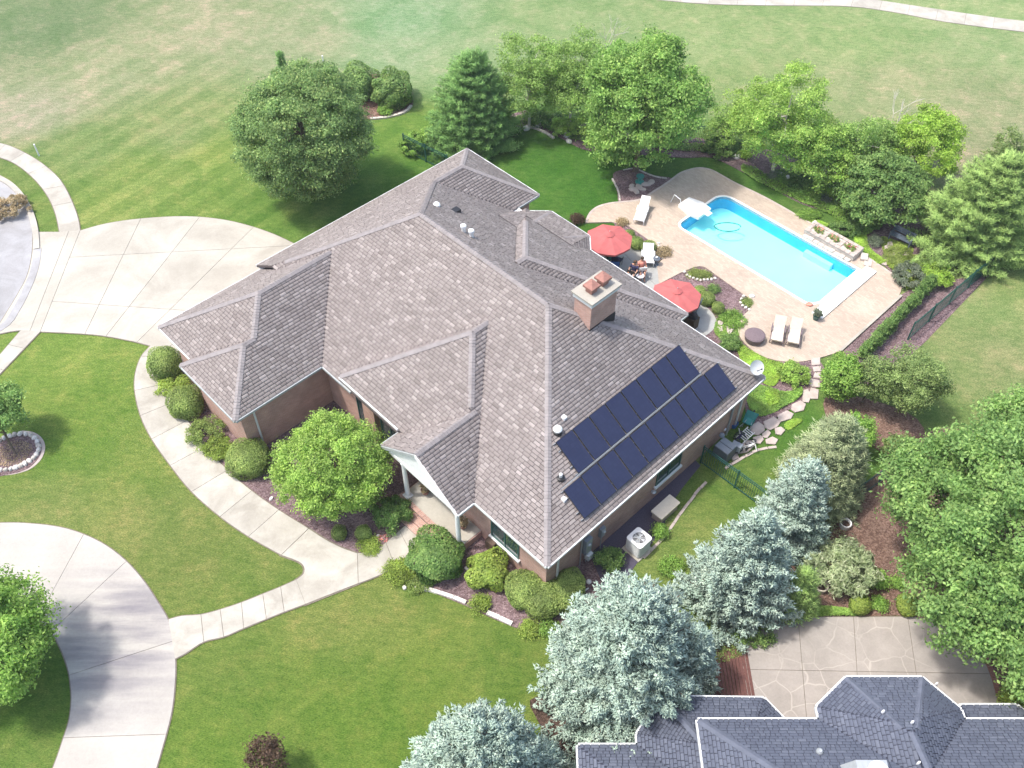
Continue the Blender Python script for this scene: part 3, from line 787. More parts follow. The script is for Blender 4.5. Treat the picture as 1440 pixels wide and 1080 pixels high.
# soldier course of brick pavers round that patio
mb = MB(); edge = curve([(*at(p[0], p[1]), *p[2:]) for p in [(1290, 866, 1), (1325, 869), (1356, 886), (1379, 914), (1396, 950), (1407, 990), (1419, 1040)]], 8)
def bricks_along(path, wdt=.22, step=.11, z=.055, mb=None, out=True):
    mb = mb or MB(); acc_ = 0; i = 0
    for a_, b_ in zip(path, path[1:]):
        L = math.hypot(b_[0] - a_[0], b_[1] - a_[1])
        if L < 1e-6: continue
        dx, dy = (b_[0] - a_[0]) / L, (b_[1] - a_[1]) / L
        while acc_ < L:
            cx, cy = a_[0] + dx * acc_, a_[1] + dy * acc_
            mb.obox((cx, cy, 0), (step * .86, wdt, z + random.uniform(-.006, .006)), math.atan2(dy, dx)); acc_ += step
        acc_ -= L
    return mb
stuff(bricks_along(edge, mb=mb).build('brick_paver_edging', M['terracotta']))
stuff(bricks_along(atp([(1041, 905), (1046, 985), (1050, 1050)])).build('brick_paver_edging', M['woodred']))
# red stained timber deck
dk = thing('timber_deck', 'red-brown plank deck between the blue spruce and the stamped patio', 'deck', (*at(1015, 940), 0))
for i in range(12):
    x0 = 8.35 + .145 * i
    lo = at(1010, 1000)[1]; hi = at(1010, 912)[1] - max(0, (6 - i)) * .13
    MB().box(x0, x0 + .125, lo, hi, 0.02, .07).build('plank', M['woodred'], dk)
# ================================================================== ROOFS
class Block:
    """convex roof: footprint corners counter-clockwise; edges with (eave height, slope) or None for an open or gable end"""
    mask = None; pieces = None
    def __init__(s, poly, edges, keep=None):
        s.poly = poly; s.pl = []; s.keep = keep or []
        n = len(poly); s.half = []
        for i in range(n):
            a_, b_ = poly[i], poly[(i + 1) % n]
            dx, dy = b_[0] - a_[0], b_[1] - a_[1]; L = math.hypot(dx, dy)
            nx, ny = -dy / L, dx / L
            s.half.append((nx, ny, nx * a_[0] + ny * a_[1]))
            if edges[i]:
                z, sl = edges[i]
                s.pl.append(dict(a=a_, d=(dx / L, dy / L), n=(nx, ny), L=L, z=z, s=sl))
    def inside(s, X, Y, tol=0):
        r = np.ones(np.shape(X), bool)
        for nx, ny, c in s.half + s.keep: r &= (nx * X + ny * Y - c) >= -tol
        if s.mask is not None: r &= s.mask(X, Y)
        return r
    def planez(s, p, X, Y): return p['z'] + p['s'] * (p['n'][0] * (X - p['a'][0]) + p['n'][1] * (Y - p['a'][1]))
    def height(s, X, Y):
        h = np.full(np.shape(X), 1e9)
        for p in s.pl: h = np.minimum(h, s.planez(p, X, Y))
        return np.where(s.inside(X, Y), h, -1e9)
    def faces(s):
        for p in s.pl:
            po = list(s.poly)
            for q in s.pl:
                if q is p: continue
                # p.z + p.s*(n.x) <= q...
                A = (p['s'] * p['n'][0] - q['s'] * q['n'][0], p['s'] * p['n'][1] - q['s'] * q['n'][1])
                c = (q['z'] - q['s'] * (q['n'][0] * q['a'][0] + q['n'][1] * q['a'][1])) - (p['z'] - p['s'] * (p['n'][0] * p['a'][0] + p['n'][1] * p['a'][1]))
                po = clip(po, A, c)
                if len(po) < 3: break
            for nx, ny, c in s.keep:
                if len(po) >= 3: po = clip(po, (-nx, -ny), -c)
            if len(po) >= 3 and abs(area(po)) > .01:
                for q in (s.pieces(p, po) if s.pieces else [po]):
                    if len(q) >= 3 and abs(area(q)) > .01: yield p, q

def roof_base(blocks, name, mat, parent, drop=0.0):
    mb = MB()
    for bi, b in enumerate(blocks):
        for p, po in b.faces():
            zz = [float(b.planez(p, v[0], v[1])) - .004 * bi - .03 for v in po]
            mb.add([(v[0], v[1], z) for v, z in zip(po, zz)], [tuple(range(len(po)))])
            mb.add([(v[0], v[1], z - .10) for v, z in zip(po, zz)], [tuple(range(len(po) - 1, -1, -1))])
            n_ = len(po)
            vv = [(v[0], v[1], z) for v, z in zip(po, zz)] + [(v[0], v[1], z - .10) for v, z in zip(po, zz)]
            mb.add(vv, [(i, n_ + i, n_ + (i + 1) % n_, (i + 1) % n_) for i in range(n_)])
    return mb.build(name, mat, parent)

def shingle_tabs(blocks, expo=.165, wmin=.26, wmax=.40, seed=1, skip=None):
    """every visible tab: returns arrays of corner points (n, 6, 3) and a tint for each"""
    rg = np.random.default_rng(seed); tabs = []; tint = []
    for bi, b in enumerate(blocks):
        seen_ = {}
        for p, po in b.faces():
            seen_.setdefault(id(p), (p, []))[1].extend(po)
        for p, po in seen_.values():
            e = expo / math.sqrt(1 + p['s'] ** 2)
            S = [(v[0] - p['a'][0]) * p['d'][0] + (v[1] - p['a'][1]) * p['d'][1] for v in po]
            T = [(v[0] - p['a'][0]) * p['n'][0] + (v[1] - p['a'][1]) * p['n'][1] for v in po]
            nT = int(max(T) / e) + 1
            ss = np.arange(min(S) - .02, max(S) + .04, .03)
            for k in range(nT):
                tm = (k + .5) * e
                X = p['a'][0] + p['d'][0] * ss + p['n'][0] * tm; Y = p['a'][1] + p['d'][1] * ss + p['n'][1] * tm
                z = b.planez(p, X, Y)
                ok = b.inside(X, Y, .005)
                for q in b.pl:
                    if q is not p: ok &= z <= b.planez(q, X, Y) + 1e-4
                for bj, o in enumerate(blocks):
                    if o is b: continue
                    h = o.height(X, Y)
                    ok &= (z >= h + .001) if bj < bi else (z >= h - .001)
                if skip is not None: ok &= ~skip(X, Y)
                if not ok.any(): continue
                d_ = np.diff(np.concatenate([[0], ok.astype(int), [0]]))
                for s0, s1 in zip(np.where(d_ == 1)[0], np.where(d_ == -1)[0]):
                    a0, a1 = ss[s0] - .015, ss[s1 - 1] + .015
                    x = a0 - rg.uniform(0, wmax)
                    while x < a1:
                        wd = rg.uniform(wmin, wmax)
                        l, r_ = max(x, a0), min(x + wd, a1); x += wd
                        if r_ - l < .03: continue
                        l += .012; r_ -= .012
                        lo = k * e - (0 if k else .03); hi = (k + 1) * e - .017
                        h0 = .026 + rg.uniform(-.004, .010); h1 = .006
                        def P(s_, t_, h):
                            return (p['a'][0] + p['d'][0] * s_ + p['n'][0] * t_, p['a'][1] + p['d'][1] * s_ + p['n'][1] * t_, p['z'] + p['s'] * t_ + h)
                        tabs.append((P(l, lo, h0), P(r_, lo, h0), P(r_, hi, h1), P(l, hi, h1), P(l, lo, -.02), P(r_, lo, -.02)))
                        u_ = rg.random()
                        tint.append(min(1, max(0, rg.normal(.40, .15) if u_ < .84 else rg.normal(.78, .1))))
    return np.array(tabs), np.array(tint)

def put_shingles(tabs, tint, mat, roof, off, cam_local, nsolo=300, tones=None):
    c = tabs.mean(1); d = np.linalg.norm(c - np.array(cam_local), axis=1)
    order = np.argsort(d); near, far = order[:nsolo], order[nsolo:]
    V = tabs[far].reshape(-1, 3); n = len(far); b = np.arange(n)[:, None] * 6
    F = np.concatenate([b + np.array([[0, 1, 2, 3]]), b + np.array([[4, 5, 1, 0]])])
    o = np_obj('shingle_field', V, F, mat, roof, np.repeat(tint[far], 6), off)
    stuff(o)
    for i in near:
        base = tabs[i].mean(0)
        v = np.concatenate([tabs[i], [tabs[i][3] - (0, 0, .03), tabs[i][2] - (0, 0, .03)]])
        me = bpy.data.meshes.new('shingle')
        me.from_pydata([tuple(q) for q in (v - base)], [], [(0, 1, 2, 3), (4, 5, 1, 0), (4, 0, 3, 6), (5, 7, 2, 1)])
        a_ = me.attributes.new('tint', 'FLOAT', 'POINT'); a_.data.foreach_set('value', np.full(8, tint[i], np.float32))
        me.materials.append(mat)
        s_ = bpy.data.objects.new('shingle', me); C.objects.link(s_); s_.parent = roof
        s_.location = tuple(base - np.array(off))

def cap_line(mb, p, q, wdt=.15, step=.15, lift=.035):
    """overlapping bent cap shingles along a hip or a ridge, from the low end p to the high end q"""
    p, q = Vector(p), Vector(q); d = q - p; L = d.length; d.normalize()
    side = d.cross(Vector((0, 0, 1))).normalized(); up = side.cross(d).normalized()
    k = 0; t_ = 0
    flat = abs(d.z) < .05
    drop = .63 * wdt if flat else .47 * wdt
    while t_ < L:
        a_ = p + d * t_; b_ = p + d * min(L, t_ + step * 1.15)
        h = lift + random.uniform(0, .008)
        v = []
        for pt, hh in ((a_, h + .022), (b_, h)):
            v += [pt - side * wdt + up * (hh - drop), pt + up * hh, pt + side * wdt + up * (hh - drop)]
        v += [a_ - side * wdt + up * (-drop), a_ + side * wdt + up * (-drop), a_ + up * 0]
        mb.add(v, [(0, 1, 4, 3), (1, 2, 5, 4), (6, 8, 1, 0), (8, 7, 2, 1)])
        t_ += step

# ------------------------------------------------------------------ main house (frame u, w)
S1 = .63; E1 = 3.4
A = (E1, S1)
blk_main = Block([(-13.3, 14.85), (-13.3, 30.0), (-37.4, 30.0), (-37.4, 14.85)], [A, A, A, A], keep=[])
blk_g = Block([(-28.95, 10.4), (-28.95, 22.0), (-36.95, 22.0), (-36.95, 10.4)], [A, None, A, A])
blk_g2 = Block([(-28.95, 9.8), (-28.95, 15.0), (-33.85, 15.0), (-33.85, 9.8)], [A, None, A, A])
blk_n = Block([(-31.1, 22.0), (-31.1, 32.15), (-37.4, 32.15), (-37.4, 22.0)], [A, A, A, None])
blk_f = Block([(-18.7, 22.0), (-18.7, 30.7), (-30.7, 30.7), (-30.7, 22.0)], [A, A, A, None])
blk_b = Block([(-25.55, 27.5), (-25.55, 30.6), (-26.5, 31.55), (-29.5, 31.55), (-30.7, 30.35), (-30.7, 27.5)], [None, A, (E1, .35), A, None, None])
S2 = .70
blk_p = Block([(-17.8, 14.9), (-17.8, 23.5), (-27.5, 23.5), (-27.5, 14.9)], [(E1, S2), None, (3.72, S2), (3.72, S2)])
blk_porch = Block([(-17.8, 13.85), (-17.8, 19.5), (-23.05, 19.5), (-23.05, 13.85)], [(E1, S2), None, (E1, S2), None])
# the south-west corner of the main rectangle is taken by the garage wing
HB = [blk_main, blk_g, blk_g2, blk_n, blk_f, blk_b, blk_p, blk_porch]
def HH(u, w):
    return max(float(b.height(np.array(u * 1.0), np.array(w * 1.0))) for b in HB)

hc = thing('brick_house', 'large single-storey pink brick house with a sprawling grey-brown hipped shingle roof beside the pool', 'house', (-25.0, 20.0, 0), PH)
hoff = OFF[hc.name]
# the garage wing takes the main roof's west corner
def _mask(X, Y): return ~((Y < 16.66) & (X < -36.95 + np.maximum(0, Y - 14.85)))
def _pieces(p, po):
    if p is blk_main.pl[2 + 0] and False: return [po]
    if abs(p['n'][0] - 1) < .01: return [clip(po, (0, -1), -16.66)]
    if abs(p['n'][1] - 1) < .01: return [clip(po, (0, -1), -16.66), clip(clip(po, (0, 1), 16.66), (-1, 1), 36.95 + 14.85)]
    return [po]
blk_main.mask = _mask; blk_main.pieces = _pieces
HB2 = HB
roof = roof_base(HB2, 'roof', M['roof_base'], hc)
# chimney footprint leaves the roof bare
CU0, CU1, CW0, CW1 = -20.15, -19.12, 23.35, 25.05
tabs, tint = shingle_tabs(HB2, seed=3, skip=lambda X, Y: (X > CU0) & (X < CU1) & (Y > CW0) & (Y < CW1))
cl = (0 * cu + 0 * su, 0, CAM_H)
put_shingles(tabs, tint, M['shingle'], roof, hoff, (0, 0, CAM_H))
RZ = E1 + S1 * 7.575
def rp(u, w): return (u, w, HH(u, w))
caps = [((-20.9, 22.42), (-29.8, 22.42)), ((-13.3, 14.85), (-20.87, 22.42)), ((-13.3, 30.0), (-20.87, 22.43)), ((-29.82, 22.43), (-34.25, 26.9)), ((-35.0, 17.2), (-29.82, 22.42)),
        ((-34.25, 29.0), (-34.25, 26.9)), ((-37.4, 32.15), (-34.25, 29.0)), ((-31.1, 32.15), (-34.25, 29.0)),
        ((-36.95, 10.4), (-32.95, 14.4)), ((-31.4, 12.85), (-32.95, 14.4)), ((-32.95, 14.4), (-32.95, 18.8)),
        ((-33.85, 9.8), (-31.4, 12.25)), ((-28.95, 9.8), (-31.4, 12.25)), ((-31.4, 12.25), (-31.4, 12.9)),
        ((-24.7, 24.7), (-24.7, 24.1)), ((-28.9, 28.9), (-24.7, 24.7)), ((-18.7, 30.7), (-24.7, 24.7)), ((-29.5, 31.55), (-28.95, 29.6)), ((-26.5, 31.55), (-26.9, 29.9)),
        ((-27.5, 14.9), (-22.88, 19.52)), ((-20.6, 17.3), (-22.85, 19.5)), ((-22.88, 19.55), (-22.88, 20.5)), ((-20.42, 13.85), (-20.42, 17.4))]
for p_, q_ in caps:
    mb = MB(); cap_line(mb, rp(*p_), rp(*q_)); mb.build('ridge_cap', M['cap'], roof)

# walls: one mesh of overlapping brick volumes, each inset from its eave
mb = MB()
for u0, u1, w0, w1, h in ((-36.98, -13.68, 15.24, 29.6, 3.28), (-36.55, -29.34, 10.8, 17, 3.281), (-33.46, -29.35, 10.2, 14, 3.282), (-36.99, -31.5, 26, 31.77, 3.283), (-30.3, -19.1, 26, 30.32, 3.284), (-27.0, -18.2, 15.235, 20, 3.62)):
    mb.box(u0, u1, w0, w1, -.3, h)
mb.prism([(-30.3, 29.9), (-30.2, 30.25), (-29.3, 31.15), (-26.7, 31.15), (-26.0, 30.4), (-26.0, 29.9)], -.3, 3.285)
mb.build('wall', M['brick'], hc)
# soffits and gutters
mb = MB()
for po, z in (([(-13.33, 14.88), (-13.33, 29.97), (-18.72, 29.98), (-18.73, 30.67), (-25.6, 30.67), (-26.52, 31.52), (-29.48, 31.52), (-30.6, 30.4), (-31.12, 30.4), (-31.13, 32.12), (-37.37, 32.12), (-37.37, 16.7), (-36.92, 16.7), (-36.92, 10.43), (-33.82, 10.43), (-33.82, 9.83), (-28.98, 9.83), (-28.98, 14.88)], 3.29),):
    mb.prism(po, z, z + .02)
mb.build('soffit', M['white'], hc)
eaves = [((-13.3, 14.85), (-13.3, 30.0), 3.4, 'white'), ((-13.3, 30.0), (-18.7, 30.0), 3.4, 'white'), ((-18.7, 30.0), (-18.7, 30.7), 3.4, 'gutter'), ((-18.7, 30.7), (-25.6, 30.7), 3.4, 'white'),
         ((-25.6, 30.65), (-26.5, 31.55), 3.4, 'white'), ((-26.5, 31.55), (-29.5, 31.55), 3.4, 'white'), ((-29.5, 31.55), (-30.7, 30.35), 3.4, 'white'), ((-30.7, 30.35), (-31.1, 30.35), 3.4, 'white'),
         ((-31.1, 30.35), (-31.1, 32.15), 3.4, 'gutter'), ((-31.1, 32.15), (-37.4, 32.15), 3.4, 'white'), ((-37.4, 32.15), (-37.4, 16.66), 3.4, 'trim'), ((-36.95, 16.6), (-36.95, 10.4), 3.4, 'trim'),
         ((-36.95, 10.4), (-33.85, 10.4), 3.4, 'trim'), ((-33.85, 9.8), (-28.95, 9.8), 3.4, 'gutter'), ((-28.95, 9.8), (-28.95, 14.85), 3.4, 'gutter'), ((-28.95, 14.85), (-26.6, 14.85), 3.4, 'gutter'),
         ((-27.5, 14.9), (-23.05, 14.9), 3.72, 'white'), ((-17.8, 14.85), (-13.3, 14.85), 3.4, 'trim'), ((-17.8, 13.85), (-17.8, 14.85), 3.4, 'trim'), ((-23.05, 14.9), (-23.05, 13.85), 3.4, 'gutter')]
for (a_, b_, z, mt) in eaves:
    L = math.hypot(b_[0] - a_[0], b_[1] - a_[1]); dx, dy = (b_[0] - a_[0]) / L, (b_[1] - a_[1]) / L; nx, ny = dy, -dx
    e0 = (a_[0] - dx * .0, a_[1] - dy * .0); e1 = (b_[0] + dx * .0, b_[1] + dy * .0)
    po = [(e0[0] + nx * .005, e0[1] + ny * .005), (e1[0] + nx * .005, e1[1] + ny * .005), (e1[0] + nx * .085, e1[1] + ny * .085), (e0[0] + nx * .085, e0[1] + ny * .085)]
    mb = MB().prism(po, z - .13, z - .01)
    po2 = [(e0[0] + nx * .025, e0[1] + ny * .025), (e1[0] + nx * .025, e1[1] + ny * .025), (e1[0] + nx * .095, e1[1] + ny * .095), (e0[0] + nx * .095, e0[1] + ny * .095)]
    mb.build('gutter', M[mt], hc)
# fascia under the higher front roof
MB().box(-27.46, -23.1, 14.93, 15.1, 3.45, 3.60).build('fascia', M['white'], hc)
MB().box(-27.48, -27.30, 14.93, 18.0, 3.30, 3.58).build('fascia', M['cap'], hc)

def downspout(u, w, du, dw, z1=3.2, mat='trim'):
    MB().box(u - .04, u + .04, w - .04, w + .04, 0, z1).box(u - .04 + min(0, du), u + .04 + max(0, du), w - .04 + min(0, dw), w + .04 + max(0, dw), z1 - .04, z1 + .05).build('downspout', M[mat], hc)
downspout(-29.28, 10.9, .25, 0); downspout(-13.62, 15.9, .25, 0, mat='trim'); downspout(-13.62, 29.0, .25, 0, mat='trim'); downspout(-13.62, 28.3, .1, 0, mat='gutter')

def window(u0, u1, w, z0, z1, axis, panes=2, sill=True, frame='green_frame', out=-1):
    """axis 'w': wall facing -w (out=-1); axis 'u': wall facing +u (out=+1). u0..u1 runs along the wall, w is the wall plane"""
    def bx(a0, a1, d0, d1, zz0, zz1, mb):
        d0, d1 = sorted((w + out * d0, w + out * d1))
        if axis == 'w': mb.box(a0, a1, d0, d1, zz0, zz1)
        else: mb.box(d0, d1, a0, a1, zz0, zz1)
    mb = MB(); f = .06
    bx(u0, u1, 0, .05, z0, z0 + f, mb); bx(u0, u1, 0, .05, z1 - f, z1, mb)
    bx(u0, u0 + f, 0, .05, z0 + f, z1 - f, mb); bx(u1 - f, u1, 0, .05, z0 + f, z1 - f, mb)
    for i in range(1, panes):
        c_ = u0 + (u1 - u0) * i / panes; bx(c_ - f / 2, c_ + f / 2, 0, .05, z0 + f, z1 - f, mb)
    wo = mb.build('window', M[frame], hc)
    for i in range(panes):
        a0 = u0 + (u1 - u0) * i / panes + f / 2; a1 = u0 + (u1 - u0) * (i + 1) / panes - f / 2
        mb = MB(); bx(a0, a1, .004, .02, z0 + f, z1 - f, mb); mb.build('pane', M['glass'], wo)
    if sill:
        mb = MB(); bx(u0 - .08, u1 + .08, 0, .14, z0 - .12, z0 - .002, mb); mb.build('sill', M['white'], wo)
window(-17.15, -15.35, 15.24, 1.0, 2.55, 'w')
window(22.6, 24.4, -13.68, 1.1, 2.5, 'u', out=1)
window(-26.9, -26.1, 15.235, .5, 2.9, 'w', panes=1, sill=False)
window(-25.0, -23.4, 15.235, .6, 2.9, 'w', panes=2, sill=False)
window(-21.2, -19.4, 15.235, .5, 2.9, 'w', panes=2, sill=False)
# brick pilaster between the front windows
MB().box(-26.05, -25.15, 14.98, 15.25, 0, 3.4).build('pilaster', M['brick'], hc)
# garage end: white panel door under the small hip
gd = MB().box(-32.6, -30.0, 10.165, 10.205, 2.35, 2.75).build('window', M['white'], hc)
MB().box(-32.45, -30.15, 10.15, 10.163, 2.42, 2.68).build('pane', M['glass'], gd)
# rear windows and doors, as plain as the eaves leave them
for u0, u1, w in ((-36, -34.2, 31.77), (-33.6, -32, 31.77), (-24.5, -22.5, 30.32), (-21.8, -19.8, 30.32)):
    window(u0, u1, w, .4, 2.3, 'w', panes=2, out=1)

# porch
MB().box(-22.05, -17.85, 13.72, 15.23, 0, .44).build('porch_base', M['brick'], hc)
MB().box(-22.0, -17.9, 13.95, 15.232, .445, .48).build('porch_floor', M['concrete'], hc)
for i in range(12):
    u0 = -22.06 + i * .352
    MB().box(u0, u0 + .34, 13.70, 13.94, .445, .50 + random.uniform(0, .006)).build('rowlock_block', M['brick'], hc)
MB().box(-21.75, -18.3, 13.36, 13.715, 0, .30).build('porch_step', M['brick'], hc)
MB().box(-21.7, -18.35, 13.02, 13.355, 0, .16).build('porch_step', M['brick'], hc)
for u in (-21.75, -18.08):
    mb = MB()
    mb.lathe([(.15, .50), (.15, .56), (.115, .58), (.12, 1.2), (.105, 3.0), (.14, 3.05), (.14, 3.15)], (u, 14.05, 0), 16)
    mb.smooth = False
    co = mb.build('column', M['white'], hc)
    MB().box(u - .19, u + .19, 13.86, 14.24, .485, .53).build('column_base', M['white'], co)
MB().box(-22.9, -17.95, 13.93, 14.17, 3.12, 3.36).build('porch_beam', M['white'], hc)
gz = 3.4 + S2 * 2.62
mb = MB(); v = [(-22.85, 13.93, 3.37), (-18.0, 13.93, 3.37), (-20.42, 13.93, gz - .15)]
mb.add(v + [(a_, b_ + .1, c_) for a_, b_, c_ in v], [(0, 1, 2), (5, 4, 3), (0, 3, 4, 1), (1, 4, 5, 2), (2, 5, 3, 0)])
mb.build('pediment', M['white'], hc)
for s_ in (-1, 1):
    a_ = (-20.42 + s_ * 2.64, 13.80, E1 - .11); b_ = (-20.42, 13.80, gz - .09)
    mb = MB(); mb.add([(a_[0], 13.80, a_[2] - .14), (a_[0], 13.80, a_[2] + .06), (b_[0], 13.80, b_[2] + .06), (b_[0], 13.80, b_[2] - .14), (a_[0], 13.90, a_[2] - .14), (a_[0], 13.90, a_[2] + .06), (b_[0], 13.90, b_[2] + .06), (b_[0], 13.90, b_[2] - .14)],
                      [(0, 1, 2, 3), (7, 6, 5, 4), (0, 4, 5, 1), (2, 6, 7, 3), (1, 5, 6, 2), (0, 3, 7, 4)])
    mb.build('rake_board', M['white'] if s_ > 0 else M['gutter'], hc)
MB().box(-22.95, -17.9, 13.9, 15.2, 3.375, 3.395).build('porch_ceiling', M['white'], hc)

# chimney
ch = MB().box(CU0, CU1, CW0, CW1, 5.6, 8.55).build('chimney', M['brick'], hc)
MB().box(CU0 - .07, CU1 + .07, CW0 - .07, CW1 + .07, 8.56, 8.80).build('chimney_collar', M['trim'], ch)
MB().box(CU0 - .14, CU1 + .14, CW0 - .14, CW1 + .14, 8.803, 8.88).build('chimney_cap', M['walk'], ch)
for w in (23.85, 24.6):
    fl = MB().box(-19.82, -19.45, w - .19, w + .19, 8.88, 9.15).build('flue', M['terracotta'], ch)
    mb = MB(); mb.add([(-19.92, w - .29, 9.16), (-19.35, w - .29, 9.16), (-19.35, w + .29, 9.16), (-19.92, w + .29, 9.16), (-19.92, w - .29, 9.27), (-19.35, w - .29, 9.27), (-19.35, w + .29, 9.27), (-19.92, w + .29, 9.27), (-19.63, w, 9.42)],
                      [(3, 2, 1, 0), (0, 1, 5, 4), (1, 2, 6, 5), (2, 3, 7, 6), (3, 0, 4, 7), (4, 5, 8), (5, 6, 8), (6, 7, 8), (7, 4, 8)])
    mb.build('flue_hood', M['terracotta'], fl)
mb = MB(); zf = HH(-19.1, 23.4) + .05
MB().box(CU0 - .03, CU1 + .03, CW0 - .03, CW1 + .03, 6.6, 7.13).build('flashing', M['blackmetal'], ch)

# roof vents on the SE slope and the rear slope
def roofpx(px, py, lift=0.0, iters=30):
    z = 6.0
    for _ in range(iters):
        u, w = uw(px, py, z); z = .5 * z + .5 * (HH(u, w) + lift)
    u, w = uw(px, py, z); return u, w, HH(u, w)
for px, py, kind in ((784, 608, 'turbine'), (788, 672, 'dark'), (793, 588, 'box'), (793, 703, 'box'), (807, 726, 'box'), (614, 289, 'hood'), (641, 297, 'darkhood'), (652, 326, 'pipe'), (663, 333, 'pipe')):
    u, w, z = roofpx(px, py)
    if kind == 'turbine':
        vt = MB().lathe([(.20, -.15), (.20, .10), (.14, .12)], (u, w, z), 14).build('roof_vent', M['blackmetal'], hc)
        MB().lathe([(.10, .12), (.19, .16), (.21, .25), (.15, .34), (.03, .37)], (u, w, z), 14).build('vent_head', M['white'], vt)
    elif kind == 'dark':
        vt = MB().lathe([(.2, -.15), (.19, .06), (.12, .10)], (u, w, z), 14).build('roof_vent', M['blackmetal'], hc)
        MB().lathe([(.07, .08), (.08, .3), (.02, .33)], (u + .02, w, z), 10).build('vent_pipe', M['trim'], vt)
    elif kind == 'box':
        MB().obox((u, w, z - .05), (.20, .20, .16), .1).build('roof_vent', M['white'], hc)
    elif kind == 'hood':
        MB().lathe([(.2, -.1), (.2, .08), (.12, .17), (.02, .2)], (u, w, z), 10).build('roof_vent', M['white'], hc)
    elif kind == 'darkhood':
        MB().obox((u, w, z - .08), (.38, .42, .20), 0).build('roof_vent', M['blackmetal'], hc)
    else:
        MB().lathe([(.11, -.2), (.11, .3), (.15, .31), (.15, .42), (.04, .5)], (u, w, z), 12).build('roof_vent', M['white'], hc)

# ------------------------------------------------------------------ solar panels (frame of the SE slope)
def on_se(px, py, lift=.13):
    z = 5
    for _ in range(40):
        u, w = uw(px, py, z); z = .5 * z + .5 * (E1 + S1 * (-13.3 - u) + lift)
    return u, w, z
tl, tr_ = on_se(777, 625), on_se(952, 487); ml, mr = on_se(819, 668), on_se(987, 523)
bl, br_ = on_se(791, 692), on_se(1001, 505); el, er = on_se(823, 731), on_se(1036, 543)
def solar(row, n, u_hi, u_lo, w0, w1, label):
    z_lo = E1 + S1 * (-13.3 - u_lo) + .13; z_hi = E1 + S1 * (-13.3 - u_hi) + .13
    rt_ = thing('solar_array', label, 'solar array', (u_lo, w0, z_lo - .13), PH, 'rows of solar panels on the roof')
    du = u_lo - u_hi; dz = z_hi - z_lo
    nrm = Vector((S1, 0, 1)).normalized()
    pw = (w1 - w0) / n
    for k in range(n):
        a0, a1 = w0 + k * pw + .024, w0 + (k + 1) * pw - .024
        def q(fu, w, h): return (u_lo - du * fu + nrm.x * h, w, z_lo + dz * fu + nrm.z * h)
        fr = MB().add([q(0, a0, 0), q(0, a1, 0), q(1, a1, 0), q(1, a0, 0), q(0, a0, .04), q(0, a1, .04), q(1, a1, .04), q(1, a0, .04)],
                      [(3, 2, 1, 0), (4, 5, 6, 7), (0, 1, 5, 4), (1, 2, 6, 5), (2, 3, 7, 6), (3, 0, 4, 7)]).build('panel', M['blackmetal'], rt_)
        g0 = .012
        MB().add([q(g0, a0 + .02, .043), q(g0, a1 - .02, .043), q(1 - g0, a1 - .02, .043), q(1 - g0, a0 + .02, .043)], [(0, 1, 2, 3)]).build('cell_sheet', M['solar'], fr)
    for fu in (.02, .25, .75, .985):
        MB().add([q(fu - .008, w0 - .12, -.07), q(fu - .008, w1 + .12, -.07), q(fu + .008, w1 + .12, -.07), q(fu + .008, w0 - .12, -.07), q(fu - .008, w0 - .12, -.005), q(fu - .008, w1 + .12, -.005), q(fu + .008, w1 + .12, -.005), q(fu + .008, w0 - .12, -.005)],
                 [(3, 2, 1, 0), (4, 5, 6, 7), (0, 1, 5, 4), (1, 2, 6, 5), (2, 3, 7, 6), (3, 0, 4, 7)]).build('rail', M['metal'], rt_)
    return rt_
uh = (tl[0] + tr_[0]) / 2; um = (ml[0] + mr[0]) / 2; ub = (bl[0] + br_[0]) / 2; ue = (el[0] + er[0]) / 2
mid = (um + ub) / 2
print('SOLAR', uh, um, ub, ue, tl, tr_, bl, el)
solar(0, 8, uh, mid - .03, (tl[1] + ml[1]) / 2, (tr_[1] + mr[1]) / 2, 'upper row of eight dark blue solar panels on the roof slope')
solar(1, 10, mid + .08, ue, (bl[1] + el[1]) / 2, (br_[1] + er[1]) / 2, 'lower row of ten dark blue solar panels nearest the eave')
zr = E1 + S1 * (-13.3 - mid) + .2
cd = MB(); cd.tube([(mid + .025, (bl[1] + el[1]) / 2 - .1, zr), (mid + .025, (tr_[1] + mr[1]) / 2, zr)], .014, 6).tube([(mid + .06, (bl[1] + el[1]) / 2 + .2, zr - .02), (mid + .06, (tr_[1] + mr[1]) / 2, zr - .02)], .010, 6)
cd.solo('conduit', M['metal'], 'pale conduit running between the two rows of solar panels', 'conduit', (mid, 20, zr), rz=PH)

# satellite dish near the east corner
du_, dw_ = -13.75, 29.55; dz_ = HH(du_, dw_)
sd_ = thing('satellite_dish', 'pale grey satellite dish on the roof corner above the yellow ground cover', 'satellite dish', (du_, dw_, dz_), PH)
MB().tube([(du_, dw_, dz_), (du_, dw_, dz_ + .30), (du_ + .08, dw_, dz_ + .42)], .03, 8).build('mast', M['metal'], sd_)
mb = MB(); axis = Vector((.75, -.15, .62)).normalized(); c_ = Vector((du_ + .12, dw_, dz_ + .48)); a1 = axis.orthogonal().normalized(); a2 = axis.cross(a1)
prof = [(0, -.06), (.2, -.045), (.36, 0), (.43, .03)]
v = []; f = []
for r_, h in prof[1:]:
    for k in range(20): v.append(c_ + axis * h + (a1 * math.cos(k * math.pi / 10) * r_ * .86 + a2 * math.sin(k * math.pi / 10) * r_))
v.append(c_ + axis * -.06)
for i in range(2):
    for k in range(20): f.append((i * 20 + k, i * 20 + (k + 1) % 20, (i + 1) * 20 + (k + 1) % 20, (i + 1) * 20 + k))
for k in range(20): f.append((60, (k + 1) % 20, k))
mb.add(v, f); mb.build('reflector', M['trim'], sd_, smooth=True)
